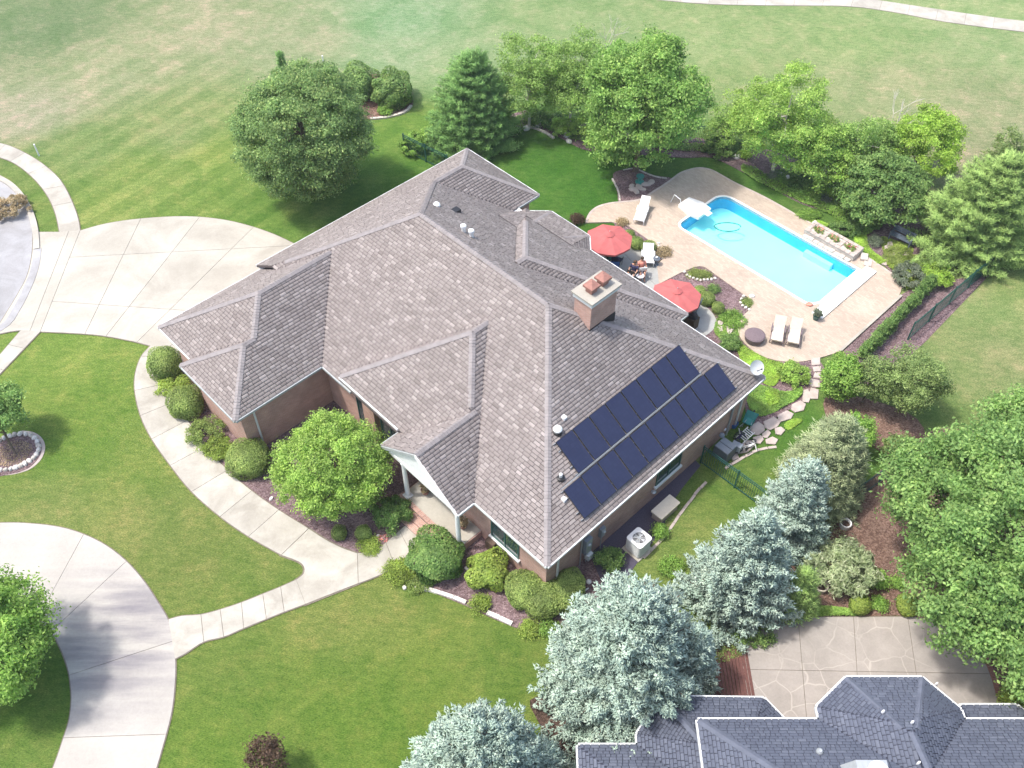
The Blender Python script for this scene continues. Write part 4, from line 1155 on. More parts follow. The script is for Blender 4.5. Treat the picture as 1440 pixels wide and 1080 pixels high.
MB().tube([c_ - axis * .03 - Vector((0, 0, .3)), c_ + axis * .38 - Vector((0, 0, .1))], .018, 6).ball(tuple(c_ + axis * .4 - Vector((0, 0, .08))), .045, 8, 5).build('receiver_arm', M['blackmetal'], sd_)

# ================================================================== NEIGHBOUR'S HOUSE (bottom right)
nz = 4.6; NS = .55; NB = (nz, NS)
def nat(px, py, z=nz): return at(px, py, z)
def Px(l, z=nz): return [nat(x, y, z) for x, y in l]
o0 = nat(981, 1008); o1 = nat(1152, 1015); o2 = nat(1150, 994); o3 = nat(1190, 952); o4 = nat(1297, 954); o5 = nat(1353, 998); o6 = nat(1357, 1019)
yb = (o0[1] + o1[1]) / 2 - .02
nb_main = Block([(o0[0], -6), (32, -6), (32, yb), (o0[0], yb)], [None, None, NB, NB])
xm0, xm1 = o2[0] - .02, o6[0] + .02; yt = (o3[1] + o4[1]) / 2
nb_oct = Block([(xm0, 3), (xm1, 3), (xm1, o5[1]), (o4[0], yt), (o3[0], yt), (xm0, o2[1])], [None, NB, NB, NB, NB, NB])
zl = 3.1
l0 = nat(813, 1047, zl); l1 = nat(897, 1048, zl); l2 = nat(896, 1032, zl); l3 = nat(931, 980, zl); l4 = nat(1074, 982, zl); l5 = nat(1106, 1012, zl)
nb_l1 = Block([(l0[0], -4), (l5[0], -4), (l5[0], l1[1] + .0), (l0[0], l1[1])], [None, None, (zl, .45), (zl, .45)])
nb_l2 = Block([(l2[0], 4), (l5[0] + .3, 4), (l5[0] + .3, l5[1] - .5), (l4[0], l4[1]), (l3[0], l3[1]), (l2[0], l2[1])], [None, None, (zl, .45), (zl, .45), (zl, .45), (zl, .45)])
r0 = nat(1352, 992, zl + .3); r1 = nat(1430, 992, zl + .3); r2 = nat(1460, 1015, zl + .3)
nb_r = Block([(r0[0] - .2, 6), (r2[0], 6), (r2[0], r2[1]), (r1[0], r1[1]), (r0[0], r0[1])], [None, (zl + .3, .4), (zl + .3, .4), (zl + .3, .4), None])
NBK = [nb_main, nb_oct, nb_l1, nb_l2, nb_r]
def nskip(X, Y): return (Y < 6.5)
# the roofs end below the frame: trim the blocks a little beyond it
for b in NBK: b.keep = [(0, 1, 7.0)]
nh = thing('neighbour_house', "neighbour's house with a blue-grey shingle roof and white gutters in the lower right corner", 'house', (16, 10, 0), 0)
noff = OFF[nh.name]
nroof = roof_base(NBK, 'roof', M['roof_base_blue'], nh)
ntabs, ntint = shingle_tabs(NBK, expo=.14, wmin=.14, wmax=.34, seed=8)
put_shingles(ntabs, ntint, M['shingle_blue'], nroof, noff, (10, 8, CAM_H))
def NH(x, y): return max(float(b.height(np.array(x * 1.0), np.array(y * 1.0))) for b in NBK)
def ncap(p, q):
    mb = MB(); cap_line(mb, (*p, NH(*p)), (*q, NH(*q)), .13); mb.build('ridge_cap', M['cap_blue'], nroof)
k = (yb - 7.1); ncap((o0[0] + .02, yb - .02), (o0[0] + k, yb - k))
xc = (xm0 + xm1) / 2
def oct_top():
    y = yt
    while y > 7 and abs(NH(xc - .05, y) - NH(xc + .05, y)) < 1: y -= .1
    return y
ncap((o3[0], yt - .02), (xc - .25, yt - (xm1 - xm0) / 2 + .2)); ncap((o4[0], yt - .02), (xc + .25, yt - (xm1 - xm0) / 2 + .2)); ncap((xc, yt - (xm1 - xm0) / 2), (xc, 7.2))
ncap((l3[0], l3[1] - .02), (l3[0] + 1.2, l3[1] - 2.6))
def ngut(a_, b_, z):
    L = math.hypot(b_[0] - a_[0], b_[1] - a_[1]); dx, dy = (b_[0] - a_[0]) / L, (b_[1] - a_[1]) / L; nx, ny = -dy, dx
    MB().prism([(a_[0] + nx * .005, a_[1] + ny * .005), (b_[0] + nx * .005, b_[1] + ny * .005), (b_[0] + nx * .09, b_[1] + ny * .09), (a_[0] + nx * .09, a_[1] + ny * .09)], z - .12, z).build('gutter', M['trim'], nh)
for a_, b_, z in (((o0[0], yb), (xm0, yb), nz), ((xm0, yb), (xm0, o2[1]), nz), ((xm0, o2[1]), (o3[0], yt), nz), ((o3[0], yt), (o4[0], yt), nz), ((o4[0], yt), (xm1, o5[1]), nz), ((xm1, o5[1]), (xm1, yb), nz), ((xm1, yb), (32, yb), nz),
                  ((o0[0], 7), (o0[0], yb), nz), ((l0[0], l1[1]), (l2[0], l1[1]), zl), ((l2[0], l1[1]), (l2[0], l2[1]), zl), ((l2[0], l2[1]), (l3[0], l3[1]), zl), ((l3[0], l3[1]), (l4[0], l4[1]), zl), ((l4[0], l4[1]), (l5[0] + .3, l5[1] - .5), zl), ((l0[0], 6.5), (l0[0], l1[1]), zl),
                  ((r0[0] - .2, r0[1] - .1), (r0[0], r0[1]), zl + .3), ((r0[0], r0[1]), (r1[0], r1[1]), zl + .3), ((r1[0], r1[1]), (r2[0], r2[1]), zl + .3)):
    ngut(a_, b_, z)
mb = MB()
mb.box(o0[0] + .4, 31.6, 7.3, yb - .4, -.2, nz - .1).box(l0[0] + .4, l5[0], 7.31, l1[1] - .4, -.2, zl - .1).prism([(l2[0] + .4, 8), (l5[0], 8), (l5[0], l5[1] - .7), (l4[0], l4[1] - .42), (l3[0] + .1, l3[1] - .4), (l2[0] + .4, l2[1] - .2)], -.2, zl - .11)
mb.prism([(xm0 + .4, 8), (xm1 - .4, 8), (xm1 - .4, o5[1] - .15), (o4[0] - .15, yt - .4), (o3[0] + .15, yt - .4), (xm0 + .4, o2[1] - .15)], -.2, nz - .11)
mb.prism([(r0[0] + .2, 8), (r2[0] - .3, 8), (r2[0] - .3, r2[1] - .3), (r1[0] - .1, r1[1] - .35), (r0[0] + .2, r0[1] - .35)], -.2, zl + .2)
mb.build('wall', M['brick'], nh)
# roof furniture of that house
sx_, sy_ = nat(1226, 1074, 6.6)
sk = MB(); z0 = NH(sx_, sy_)
sk.add([(sx_ - .75, sy_ - .8, z0 - .6), (sx_ + .75, sy_ - .8, z0 - .6), (sx_ + .75, sy_ + .25, z0 - .1), (sx_ - .75, sy_ + .25, z0 - .1), (sx_ - .42, sy_ - .8, z0 + .55), (sx_ + .6, sy_ - .8, z0 + .55), (sx_ + .6, sy_ + .2, z0 + .55), (sx_ - .42, sy_ + .2, z0 + .55)],
       [(0, 1, 5, 4), (1, 2, 6, 5), (2, 3, 7, 6), (3, 0, 4, 7), (4, 5, 6, 7)])
ck = sk.build('chimney', M['metal'], nh)
MB().lathe([(.28, .55), (.28, .72), (.33, .73), (.33, .86), (.1, .95)], (sx_ + .15, sy_ - .25, z0), 18).build('chimney_cap', M['white'], ck)
for px, py, r_ in ((1152, 1058, .12), (1316, 963 + 0, .05), (1241, 1002, .05), (1282, 1017, .05), (1291, 1074, .05)):
    x, y = nat(px, py, 6); z = NH(x, y)
    for _ in range(20): x, y = nat(px, py, z); z = .5 * z + .5 * max(NH(x, y), 3)
    MB().lathe([(r_, -.1), (r_, .12), (r_ * .5, .2)], (x, y, z), 10).build('roof_vent', M['white'] if r_ < .1 else M['metal'], nh)
# ================================================================== FOLIAGE
RG = np.random.default_rng(11)
def unit(n, rg=RG):
    v = rg.normal(size=(n, 3)); return v / np.linalg.norm(v, axis=1, keepdims=True)

def leaf_cards(P, N, size, rg, aspect=.55, fold=.15):
    """one folded four-cornered leaf at each point, facing N"""
    n = len(P); size = np.broadcast_to(np.asarray(size, float), (n,)) * rg.uniform(.7, 1.25, n)
    A = np.cross(N, unit(n, rg)); A /= np.linalg.norm(A, axis=1, keepdims=True) + 1e-9
    B = np.cross(N, A)
    L = (A * size[:, None]); W = B * (size * aspect)[:, None]
    up = N * (size * fold)[:, None]
    V = np.stack([P - L * .5, P - W * .5 + up, P + L * .5, P + W * .5 + up], 1)
    F = np.arange(n * 4).reshape(n, 4)
    return V.reshape(-1, 3), F

def limbs(mb, base, tips, r0, top, rg, n=6):
    """a tapering trunk with limbs that reach some of the clumps"""
    base = np.array(base); top = np.array(top)
    pts = [tuple(base + (top - base) * t + rg.normal(size=3) * .05 * t) for t in (0, .3, .6, 1)]
    mb.tube(pts, [r0, r0 * .8, r0 * .6, r0 * .25], 8)
    for tp in tips:
        t0 = rg.uniform(.25, .8); s_ = base + (top - base) * t0
        m = (s_ + tp) / 2 + np.array([0, 0, .12 * np.linalg.norm(tp - s_)])
        mb.tube([tuple(s_), tuple(m), tuple(tp)], [r0 * .38, r0 * .22, r0 * .06], 5)

def crown(c, rad, nclump, rc, nleaf, size, seed, lump=.16, low=-.75, up=.45, hollow=.55, tips=12, aspect=.55, cone=0.0):
    rg = np.random.default_rng(seed)
    n = nclump * 2
    k = np.arange(n) + .5; ph = np.arccos(1 - 2 * k / n); th = math.pi * (1 + 5 ** .5) * k + rg.uniform(-.4, .4, n)
    D = np.stack([np.cos(th) * np.sin(ph), np.sin(th) * np.sin(ph), np.cos(ph)], 1)
    D = D[D[:, 2] > low]; D = D[rg.permutation(len(D))[:nclump]]
    w1 = unit(5, rg); fr = rg.uniform(1.5, 3.5, 5); po = rg.uniform(0, 6, 5)
    bump_ = sum(np.sin((D @ w1[i]) * fr[i] * 2 + po[i]) for i in range(5)) / 5
    r = (1 - lump) + lump * bump_ * 1.4 + rg.uniform(-.10, .08, len(D))
    inner = rg.random(len(D)) < .28
    r = np.where(inner, r * rg.uniform(hollow, .9, len(D)), r)
    shp = np.ones(len(D)) if not cone else 1 - cone * np.clip(D[:, 2], -1, 1)
    CC = np.array(c) + D * r[:, None] * np.array(rad) * np.stack([shp, shp, np.ones(len(D))], 1)
    per = max(4, nleaf // len(D))
    idx = np.repeat(np.arange(len(D)), per); m = len(idx)
    rcs = rc * rg.uniform(.7, 1.3, len(D))
    u_ = unit(m, rg); u_[:, 2] = np.where(u_[:, 2] < -.3, -u_[:, 2] * .6, u_[:, 2])
    flat = np.array([1, 1, .72])
    P = CC[idx] + u_ * flat * (rcs[idx] * rg.uniform(.15, 1.0, m) ** .5 * (1 + .25 * rg.normal(size=m)))[:, None]
    N = u_ * .45 + D[idx] * .35 + np.array([0, 0, up * .6]) + rg.normal(size=(m, 3)) * .62
    N /= np.linalg.norm(N, axis=1, keepdims=True)
    V, F = leaf_cards(P, N, size, rg, aspect)
    ct = rg.uniform(-.13, .13, len(D))
    tint = np.clip(.45 + ct[idx] + rg.normal(0, .17, m), 0, 1)
    tp = CC[rg.permutation(len(CC))[:tips]]
    return V, F, np.repeat(tint, 4), tp

def tree(name, label, px, py, rx, rz, z0, nclump, rc, nleaf, size, leaf, seed, cat='tree', bark='bark', ry=None, group=None, r0=.16, base=None, tips=14, cone=0, lobes=None, **k):
    """px, py: where the middle of the crown shows; rx, rz radii of the crown; z0 clear height under it"""
    zc = z0 + rz
    x, y = at(px, py, zc); bx, by = base if base else (x, y)
    root = thing(name, label, cat, (bx, by, 0), 0, group)
    Vs, Fs, Ts, TP = [], [], [], []
    L = [((0, 0, 0), 1.0)] if lobes is None else lobes
    tot = sum(l[1] ** 2 for l in L); off = 0
    for i, (o_, s_) in enumerate(L):
        sh = s_ ** 2 / tot
        V, F, T, tp = crown((x + o_[0], y + o_[1], zc + o_[2]), (rx * s_, (ry or rx) * s_, rz * s_), max(8, int(nclump * sh)), rc, int(nleaf * sh), size, seed + i, tips=max(4, int(tips * sh)), cone=cone, **k)
        Vs.append(V); Fs.append(F + off); Ts.append(T); TP.append(tp); off += len(V)
    cr = np_obj('crown', np.concatenate(Vs), np.concatenate(Fs), LV[leaf] if leaf in LV else M[leaf], root, np.concatenate(Ts), (bx, by, 0))
    mb = MB(); rg = np.random.default_rng(seed + 99)
    limbs(mb, (bx, by, -.1), np.concatenate(TP), r0, (x, y, zc + rz * .45), rg)
    mb.build('trunk', M[bark], root)
    return root

def clipped(name, label, balls, leaf, dens, size, seed, cat='shrub', group=None, rough=.03, power=2.5):
    """a sheared shrub: a union of rounded solids (x, y, zc, rx, ry, rz) thick with small leaves"""
    rg = np.random.default_rng(seed); Vs, Fs, Ts = [], [], []; off = 0
    def f(b, P):
        q = np.abs((P - np.array(b[:3])) / np.array(b[3:6])); return (q ** power).sum(1)
    core = MB()
    for b in balls:
        ar = 2 * math.pi * b[3] * b[4] + 4 * math.pi * (b[3] + b[4]) / 2 * b[5] * .5
        n = int(ar * dens); u_ = unit(n, rg)
        q = (np.abs(u_) ** power).sum(1) ** (-1 / power)
        w1 = unit(4, rg)
        wob = 1 + rough * sum(np.sin(u_ @ w1[i] * (3 + 2 * i) + i) for i in range(4))
        P = u_ * (q * wob * rg.uniform(.93, 1.03, n))[:, None] * np.array(b[3:6])
        N = u_ / np.array(b[3:6]); N /= np.linalg.norm(N, axis=1, keepdims=True)
        N = N + rg.normal(size=(n, 3)) * .35 + np.array([0, 0, .25]); N /= np.linalg.norm(N, axis=1, keepdims=True)
        P = P + np.array(b[:3])
        keep = P[:, 2] > .02
        for o in balls:
            if o is not b: keep &= f(o, P) > .9
        P, N = P[keep], N[keep]
        V, F = leaf_cards(P, N, size, rg, .6)
        ph = P @ np.array([1.3, .7, .9]) * 3
        Vs.append(V); Fs.append(F + off); off += len(V); Ts.append(np.repeat(np.clip(.45 + .12 * np.sin(ph) + rg.normal(0, .2, len(P)), 0, 1), 4))
        # inner body
        seg, rings = 14, 8; vv = []
        for i in range(rings + 1):
            th = math.pi * i / rings
            for k_ in range(seg):
                a_ = 2 * math.pi * k_ / seg; d = np.array([math.sin(th) * math.cos(a_), math.sin(th) * math.sin(a_), math.cos(th)])
                s_ = (np.abs(d) ** power).sum() ** (-1 / power) * (.93 - 2.2 * rough)
                vv.append(tuple(np.array(b[:3]) + d * s_ * np.array(b[3:6])))
        Vs.append(np.array(vv)); ff = [(i * seg + k_, (i + 1) * seg + k_, (i + 1) * seg + (k_ + 1) % seg, i * seg + (k_ + 1) % seg) for i in range(rings) for k_ in range(seg)]
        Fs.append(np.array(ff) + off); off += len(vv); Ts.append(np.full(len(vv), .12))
    bx, by = balls[0][0], balls[0][1]
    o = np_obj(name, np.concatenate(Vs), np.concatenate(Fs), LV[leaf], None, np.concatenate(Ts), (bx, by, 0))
    o.location = (bx, by, 0)
    return tag(o, label, cat, group)

def cb(px, py, r, h, zc=None, ry=None):
    """a rounded shrub whose middle shows at (px, py): radius r, height h"""
    x, y = at(px, py, h * .5); return (x, y, h * .5, r, ry or r, h * .55)

def loose(name, label, px, py, r, h, leaf, n, size, seed, cat='shrub', group=None, ry=None, nclump=40, rc=.22, **k):
    """an unclipped shrub: clumps over a low dome, its stems below"""
    x, y = at(px, py, h * .5)
    V, F, T, tp = crown((x, y, h * .45), (r, ry or r, h * .55), nclump, rc, n, size, seed, tips=6, low=-.35, **k)
    V[:, 2] = np.maximum(V[:, 2], .015)
    root = thing(name, label, cat, (x, y, 0), 0, group)
    np_obj('foliage', V, F, LV[leaf], root, T, (x, y, 0))
    mb = MB()
    for q in tp: mb.tube([(x, y, -.03), ((x + q[0]) / 2, (y + q[1]) / 2, q[2] * .55), tuple(q)], [.03, .02, .008], 4)
    mb.build('stems', M['bark'], root)
    return root

def cover(name, label, poly, leaf, n, h, size, seed, flowers=0):
    """low planting over a patch of ground"""
    rg = np.random.default_rng(seed)
    xs = [p[0] for p in poly]; ys = [p[1] for p in poly]
    X = rg.uniform(min(xs), max(xs), n * 4); Y = rg.uniform(min(ys), max(ys), n * 4)
    ok = inside(poly, X, Y); X, Y = X[ok][:n], Y[ok][:n]
    hh = h * (.55 + .45 * np.sin(X * 3.1 + 1) * np.sin(Y * 2.7) ) ; Z = np.abs(hh) * rg.uniform(.3, 1, len(X)) + .04
    N = rg.normal(size=(len(X), 3)) * .5 + np.array([0, 0, 1]); N /= np.linalg.norm(N, axis=1, keepdims=True)
    V, F = leaf_cards(np.stack([X, Y, Z], 1), N, size, rg, .6)
    T = np.repeat(np.clip(.45 + .2 * np.sin(X * 2.3) * np.cos(Y * 1.9) + rg.normal(0, .18, len(X)), 0, 1), 4)
    o = np_obj(name, V, F, LV[leaf], None, T); stuff(o); o['label'] = label
    return o

def spikes(P, D, L, Wd):
    """three-sided needled twigs: base P, direction D"""
    n = len(P)
    a = np.cross(D, unit(n)); a /= np.linalg.norm(a, axis=1, keepdims=True) + 1e-9; b = np.cross(D, a)
    W = np.broadcast_to(np.asarray(Wd, float), (n,))[:, None]
    v = [P + a * W * math.cos(q) + b * W * math.sin(q) + D * (np.asarray(L)[:, None] * .12) for q in (0, 2.094, 4.189)]
    V = np.stack(v + [P + D * np.asarray(L)[:, None]], 1).reshape(-1, 3)
    k = np.arange(n)[:, None] * 4
    F = np.concatenate([k + np.array([[0, 1, 3]]), k + np.array([[1, 2, 3]]), k + np.array([[2, 0, 3]])])
    return V, F

def conifer(name, label, base, h, r, leaf, seed, cat='tree', rows=26, per=3.0, twig=.26, wd=.03, ntw=8, droop=.18, power=.85, z0=.25, group=None, step=.24, upw=.35, gaps=.08, irregular=.14, start=.30, fan=.62):
    """branches in whorls on a straight trunk, each carrying fans of short needled twigs"""
    rg = np.random.default_rng(seed); x, y = base
    root = thing(name, label, cat, (x, y, 0), 0, group)
    P, D, Tn = [], [], []
    mb = MB(); mb.tube([(x, y, -.1), (x, y, h * .5), (x, y, h * .97)], [.05 + h * .016, .03 + h * .009, .012], 8)
    lob = rg.uniform(0, 6.28, 4)
    for i in range(rows):
        t = (i + rg.uniform(0, .6)) / rows; z = z0 + (h - z0) * t
        R_ = r * (1 - t) ** power + .10
        nb = max(4, int(2 * math.pi * R_ * per / 1.6))
        a0 = rg.uniform(0, 6.28)
        for j in range(nb):
            if rg.random() < gaps: continue
            a_ = a0 + 2 * math.pi * (j + rg.uniform(-.25, .25)) / nb
            Lb = R_ * rg.uniform(1 - irregular * 1.6, 1 + irregular * .6) * (1 + .10 * math.sin(2 * a_ + lob[0]) + .07 * math.sin(3 * a_ + lob[1] + 4 * t))
            d0 = np.array([math.cos(a_), math.sin(a_), 0.0])
            ns = max(2, int(Lb * (1 - start) / step) + 1)
            pts = []
            for q in range(ns + 1):
                f_ = start + (1 - start) * q / ns
                zz = z + Lb * (-droop * math.sin(f_ * 2.4) + upw * .35 * f_ * f_ + (.35 * t) * f_)
                pts.append(np.array([x, y, 0]) + d0 * Lb * f_ + np.array([0, 0, zz]))
            if rg.random() < .5 and i % 2 == 0: mb.tube([(x, y, z)] + [tuple(p) for p in pts[::max(1, ns // 2)]], [.035] + [.02] * len(pts[::max(1, ns // 2)]), 4, cap=False)
            side = np.array([-d0[1], d0[0], 0])
            for q, p in enumerate(pts):
                f_ = q / ns
                spread = (1 - f_) * Lb * .20 + .06
                for sgn in ((-1, 0, 1) if f_ < .92 else (0,)):
                    pp = p + side * sgn * spread + np.array([0, 0, rg.uniform(-.05, .05)])
                    ax = d0 * (.75 + .3 * f_) + side * sgn * .75 + np.array([0, 0, upw + rg.uniform(-.1, .25)])
                    ax /= np.linalg.norm(ax)
                    m = ntw + (3 if q == ns else 0)
                    dd = ax * .8 + rg.normal(size=(m, 3)) * fan; dd[:, 2] += .2
                    dd /= np.linalg.norm(dd, axis=1, keepdims=True)
                    P.append(np.repeat(pp[None], m, 0) + rg.normal(size=(m, 3)) * .06); D.append(dd)
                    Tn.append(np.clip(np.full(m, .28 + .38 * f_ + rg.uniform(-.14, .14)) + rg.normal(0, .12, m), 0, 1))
    # leader
    m = 22; dd = rg.normal(size=(m, 3)) * .45 + np.array([0, 0, 1]); dd /= np.linalg.norm(dd, axis=1, keepdims=True)
    P.append(np.array([x, y, h * .93]) + np.stack([np.zeros(m), np.zeros(m), rg.uniform(0, h * .07, m)], 1)); D.append(dd); Tn.append(rg.uniform(.5, 1, m))
    P = np.concatenate(P); D = np.concatenate(D); Tn = np.concatenate(Tn)
    V, F = spikes(P, D, twig * rg.uniform(.65, 1.25, len(P)), wd)
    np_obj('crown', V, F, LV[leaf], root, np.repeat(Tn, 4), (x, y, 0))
    mb.build('trunk', M['bark'], root)
    return root
# ================================================================== TREES AND SHRUBS
G_BACK = 'trees behind the back garden'
tree('maple_tree', 'large dark green round tree on the lawn above the garage driveway', 425, 188, 4.2, 4.1, .5, 620, .55, 95000, .155, 'maple_leaf_dark', 1, r0=.22, lump=.09, low=-.9)
tree('maple_tree', 'large bright green tree on the back lawn, tallest of the back garden', 905, 148, 4.1, 4.6, .4, 420, .62, 72000, .19, 'maple_leaf_bright', 2, r0=.22, lump=.22, cone=.12)
tree('shade_tree', 'huge spreading green tree filling the right edge beside the stamped patio', 1452, 752, 5.4, 4.6, 1.0, 1100, .58, 165000, .17, 'big_tree_leaf', 3, r0=.4, lump=.2,
     lobes=[((0, 0, 0), 1.0), ((-2.3, 2.6, -1.0), .55), ((-2.6, -2.2, -1.0), .55), ((2.4, -4.2, -.2), .6), ((2.5, 4.2, 0), .65), ((-.9, -4.3, -1.2), .45)], tips=30)
tree('linden_tree', 'small round lime green tree in the front bed by the garage wall', 468, 652, 2.72, 2.35, .2, 380, .36, 52000, .12, 'lime_leaf', 4, r0=.12, lump=.12, low=-.95)
tree('young_maple_tree', 'light green tree inside the loop of the circular drive at the left edge', -16, 912, 2.9, 2.5, .2, 260, .48, 34000, .16, 'fresh_leaf', 5, r0=.14, lump=.26)
tree('young_maple_tree', 'small dark green tree in the stone-ringed bed at the left edge', -8, 578, 1.55, 1.35, .9, 90, .36, 13000, .14, 'big_tree_leaf', 6, r0=.07, base=at(22, 640), lump=.2)
tree('purple_leaf_tree', 'small sparse purple-brown tree at the bottom edge of the front lawn', 372, 1066, .95, .9, .7, 40, .30, 2600, .12, 'purple_leaf', 7, r0=.05, lump=.3, hollow=.3)
tree('birch_tree', 'airy yellow-green birch behind the dark pine', 745, 110, 3.0, 3.7, .2, 170, .50, 17000, .15, 'birch_leaf', 8, bark='birch', r0=.10, lump=.35, hollow=.25, up=.2, group=G_BACK, tips=20)
tree('birch_tree', 'airy light green birch between the pine and the tallest maple', 805, 112, 2.7, 3.7, .2, 170, .50, 17000, .15, 'birch_leaf', 9, bark='birch', r0=.10, lump=.35, hollow=.25, up=.2, group=G_BACK, tips=20)
tree('river_birch_tree', 'wide light green multi-stem tree behind the left half of the pool', 1105, 168, 3.9, 4.0, .2, 330, .55, 46000, .15, 'lime_leaf', 10, bark='birch', r0=.14, lump=.32, hollow=.3, group=G_BACK, tips=22, lobes=[((0, 0, 0), .9), ((-1.6, .6, -.4), .7), ((1.5, -1.6, -1.1), .7)])
tree('birch_tree', 'thin pale birch with bare white twigs right of the light green tree', 1200, 205, 2.0, 3.1, .2, 90, .45, 7500, .15, 'birch_leaf', 12, bark='birch', r0=.09, lump=.4, hollow=.2, up=.2, group=G_BACK, tips=34)
tree('golden_tree', 'yellow-green tree behind the light green pine at the right', 1305, 200, 2.6, 2.6, .2, 150, .45, 20000, .15, 'yellow_leaf', 13, r0=.1, lump=.3, group=G_BACK)
tree('golden_tree', 'yellow-green tree at the far right edge behind the big pine', 1420, 235, 1.9, 2.4, .3, 90, .45, 11000, .15, 'olive_leaf', 31, r0=.1, lump=.3, group=G_BACK)
tree('dogwood_tree', 'dense dark green low tree above the right end of the pool', 1240, 268, 2.55, 2.1, .1, 260, .42, 34000, .17, 'viburnum_leaf', 14, r0=.12, up=.9, lump=.16, low=-.6)
tree('ornamental_tree', 'wispy olive green tree below the gravel strip right of the pool', 1285, 538, 2.3, 2.1, .2, 160, .38, 17000, .12, 'olive_leaf', 15, r0=.09, lump=.35, hollow=.3, tips=20)
tree('ornamental_tree', 'wispy olive green shrub tree between the bright green shrub and the larger olive tree', 1228, 530, 1.3, 1.6, .5, 50, .36, 5000, .13, 'olive_leaf', 16, r0=.06, lump=.35, hollow=.3)
tree('serviceberry_tree', 'dense bright green upright shrub tree beside the flagstone path', 1186, 532, .98, 1.45, .15, 75, .32, 10500, .15, 'fresh_leaf', 17, r0=.06, low=-.95)
tree('serviceberry_tree', 'small light green tree by the grey-green spruce', 1208, 608, 1.0, 1.2, .3, 40, .3, 4800, .14, 'fresh_leaf', 18, r0=.05, lump=.3)
tree('serviceberry_tree', 'low bush of light green leaves at the end of the rear fence', 1262, 628, .9, .5, .05, 30, .28, 2600, .14, 'olive_leaf', 19, r0=.04, lump=.3)
tree('birch_tree', 'slender light green birch between the light green tree and the golden tree', 1163, 222, 1.8, 2.6, .15, 90, .45, 11000, .15, 'lime_leaf', 51, bark='birch', r0=.08, lump=.3, hollow=.3, group=G_BACK)
tree('birch_tree', 'low olive birch just left of the golden tree', 1238, 205, 1.7, 2.2, .1, 80, .42, 7500, .15, 'birch_leaf', 52, bark='birch', r0=.07, lump=.35, hollow=.3, group=G_BACK, tips=26)
tree('birch_tree', 'small light green birch in the gap left of the tallest maple', 845, 168, 1.5, 1.8, .1, 60, .4, 6500, .15, 'lime_leaf', 53, bark='birch', r0=.07, lump=.3, hollow=.3, group=G_BACK)
tree('birch_tree', 'small olive tree in the gap between the tallest maple and the light green tree', 1018, 178, 1.5, 1.5, .1, 50, .4, 4500, .15, 'birch_leaf', 54, bark='birch', r0=.07, lump=.35, hollow=.3, group=G_BACK)
# a bare tree
bt = at(838, 150); root = thing('bare_tree', 'bare pale branched tree between the birches and the tallest maple', 'tree', (bt[0], bt[1], 0), 0, G_BACK)
mb = MB(); rg = np.random.default_rng(5)
def grow(p, d, L, r_, depth):
    q = p + d * L; m_ = (p + q) / 2 + rg.normal(size=3) * L * .05
    mb.tube([tuple(p), tuple(m_), tuple(q)], [r_, r_ * .8, r_ * .55], 5, cap=False)
    if depth:
        for _ in range(3 if depth > 1 else 4):
            dd = d + rg.normal(size=3) * .42 + np.array([0, 0, .12]); dd /= np.linalg.norm(dd); grow(q, dd, L * rg.uniform(.55, .8), r_ * .5, depth - 1)
grow(np.array([bt[0], bt[1], -.1]), np.array([.04, .02, 1.0]), 2.5, .12, 4); mb.build('trunk', M['birch'], root)
p_ = at(1236, 232); root = thing('bare_tree', 'thin bare white-stemmed sapling left of the dark green low tree', 'tree', (p_[0], p_[1], 0), 0, G_BACK)
mb = MB(); grow(np.array([p_[0], p_[1], -.1]), np.array([.04, .02, 1.0]), 2.2, .07, 3); mb.build('trunk', M['birch'], root)

# conifers
SPR = 'blue spruces between the two houses'
conifer('blue_spruce', 'largest blue spruce, between the front lawn and the neighbour roof', at(872, 975), 8.2, 3.6, 'spruce_needle', 21, group=SPR, rows=23, per=2.7, irregular=.24, gaps=.13, twig=.18, wd=.042, ntw=11, step=.2, power=.62)
conifer('blue_spruce', 'silvery blue spruce at the top left of the stamped patio', at(1030, 850), 7.2, 2.25, 'spruce_needle', 22, group=SPR, rows=21, per=2.8, irregular=.24, gaps=.13, twig=.18, wd=.042, ntw=11, step=.2, power=.62)
conifer('blue_spruce', 'smaller silvery spruce at the lower end of the iron fence', at(1104, 752), 5.6, 1.85, 'spruce_needle', 23, group=SPR, rows=17, per=2.9, irregular=.22, gaps=.12, twig=.17, wd=.04, ntw=11, step=.2, power=.62)
conifer('blue_spruce', 'blue spruce cut off by the bottom edge beside the front lawn', at(682, 1115), 6.6, 2.9, 'spruce_needle', 24, group=SPR, rows=20, per=2.8, irregular=.24, gaps=.13, twig=.18, wd=.042, ntw=11, step=.2, power=.6)
conifer('blue_spruce', 'short blue spruce left of the one at the bottom edge', at(612, 1130), 4.2, 1.6, 'spruce_needle', 25, group=SPR, rows=16, per=3.4, twig=.17, wd=.04, ntw=11, step=.2, power=.62)
conifer('blue_spruce', 'little blue spruce at the bottom edge beside the neighbour roof corner', at(765, 1098), 2.8, 1.25, 'spruce_needle', 26, group=SPR, rows=12, per=3.4, twig=.17, wd=.04, ntw=11, step=.2, power=.62)
conifer('blue_spruce', 'narrow blue spruce squeezed between the largest spruce and the patio deck', at(962, 960), 4.6, 1.2, 'spruce_needle', 27, group=SPR, rows=18, per=3.4, twig=.17, wd=.04, ntw=11, step=.2, power=.62)
conifer('grey_spruce', 'soft grey-green conifer beside the flagstone path', at(1150, 690), 5.4, 2.15, 'grey_pine_needle', 28, rows=20, per=3.6, twig=.24, wd=.022, ntw=12, power=.60, upw=.15)
conifer('white_pine', 'dark green pine on the back lawn behind the house roof', at(668, 200), 6.6, 2.95, 'pine_needle', 29, rows=17, per=3.0, twig=.24, wd=.022, ntw=15, power=.55, gaps=.10, droop=.08, upw=.25, irregular=.2)
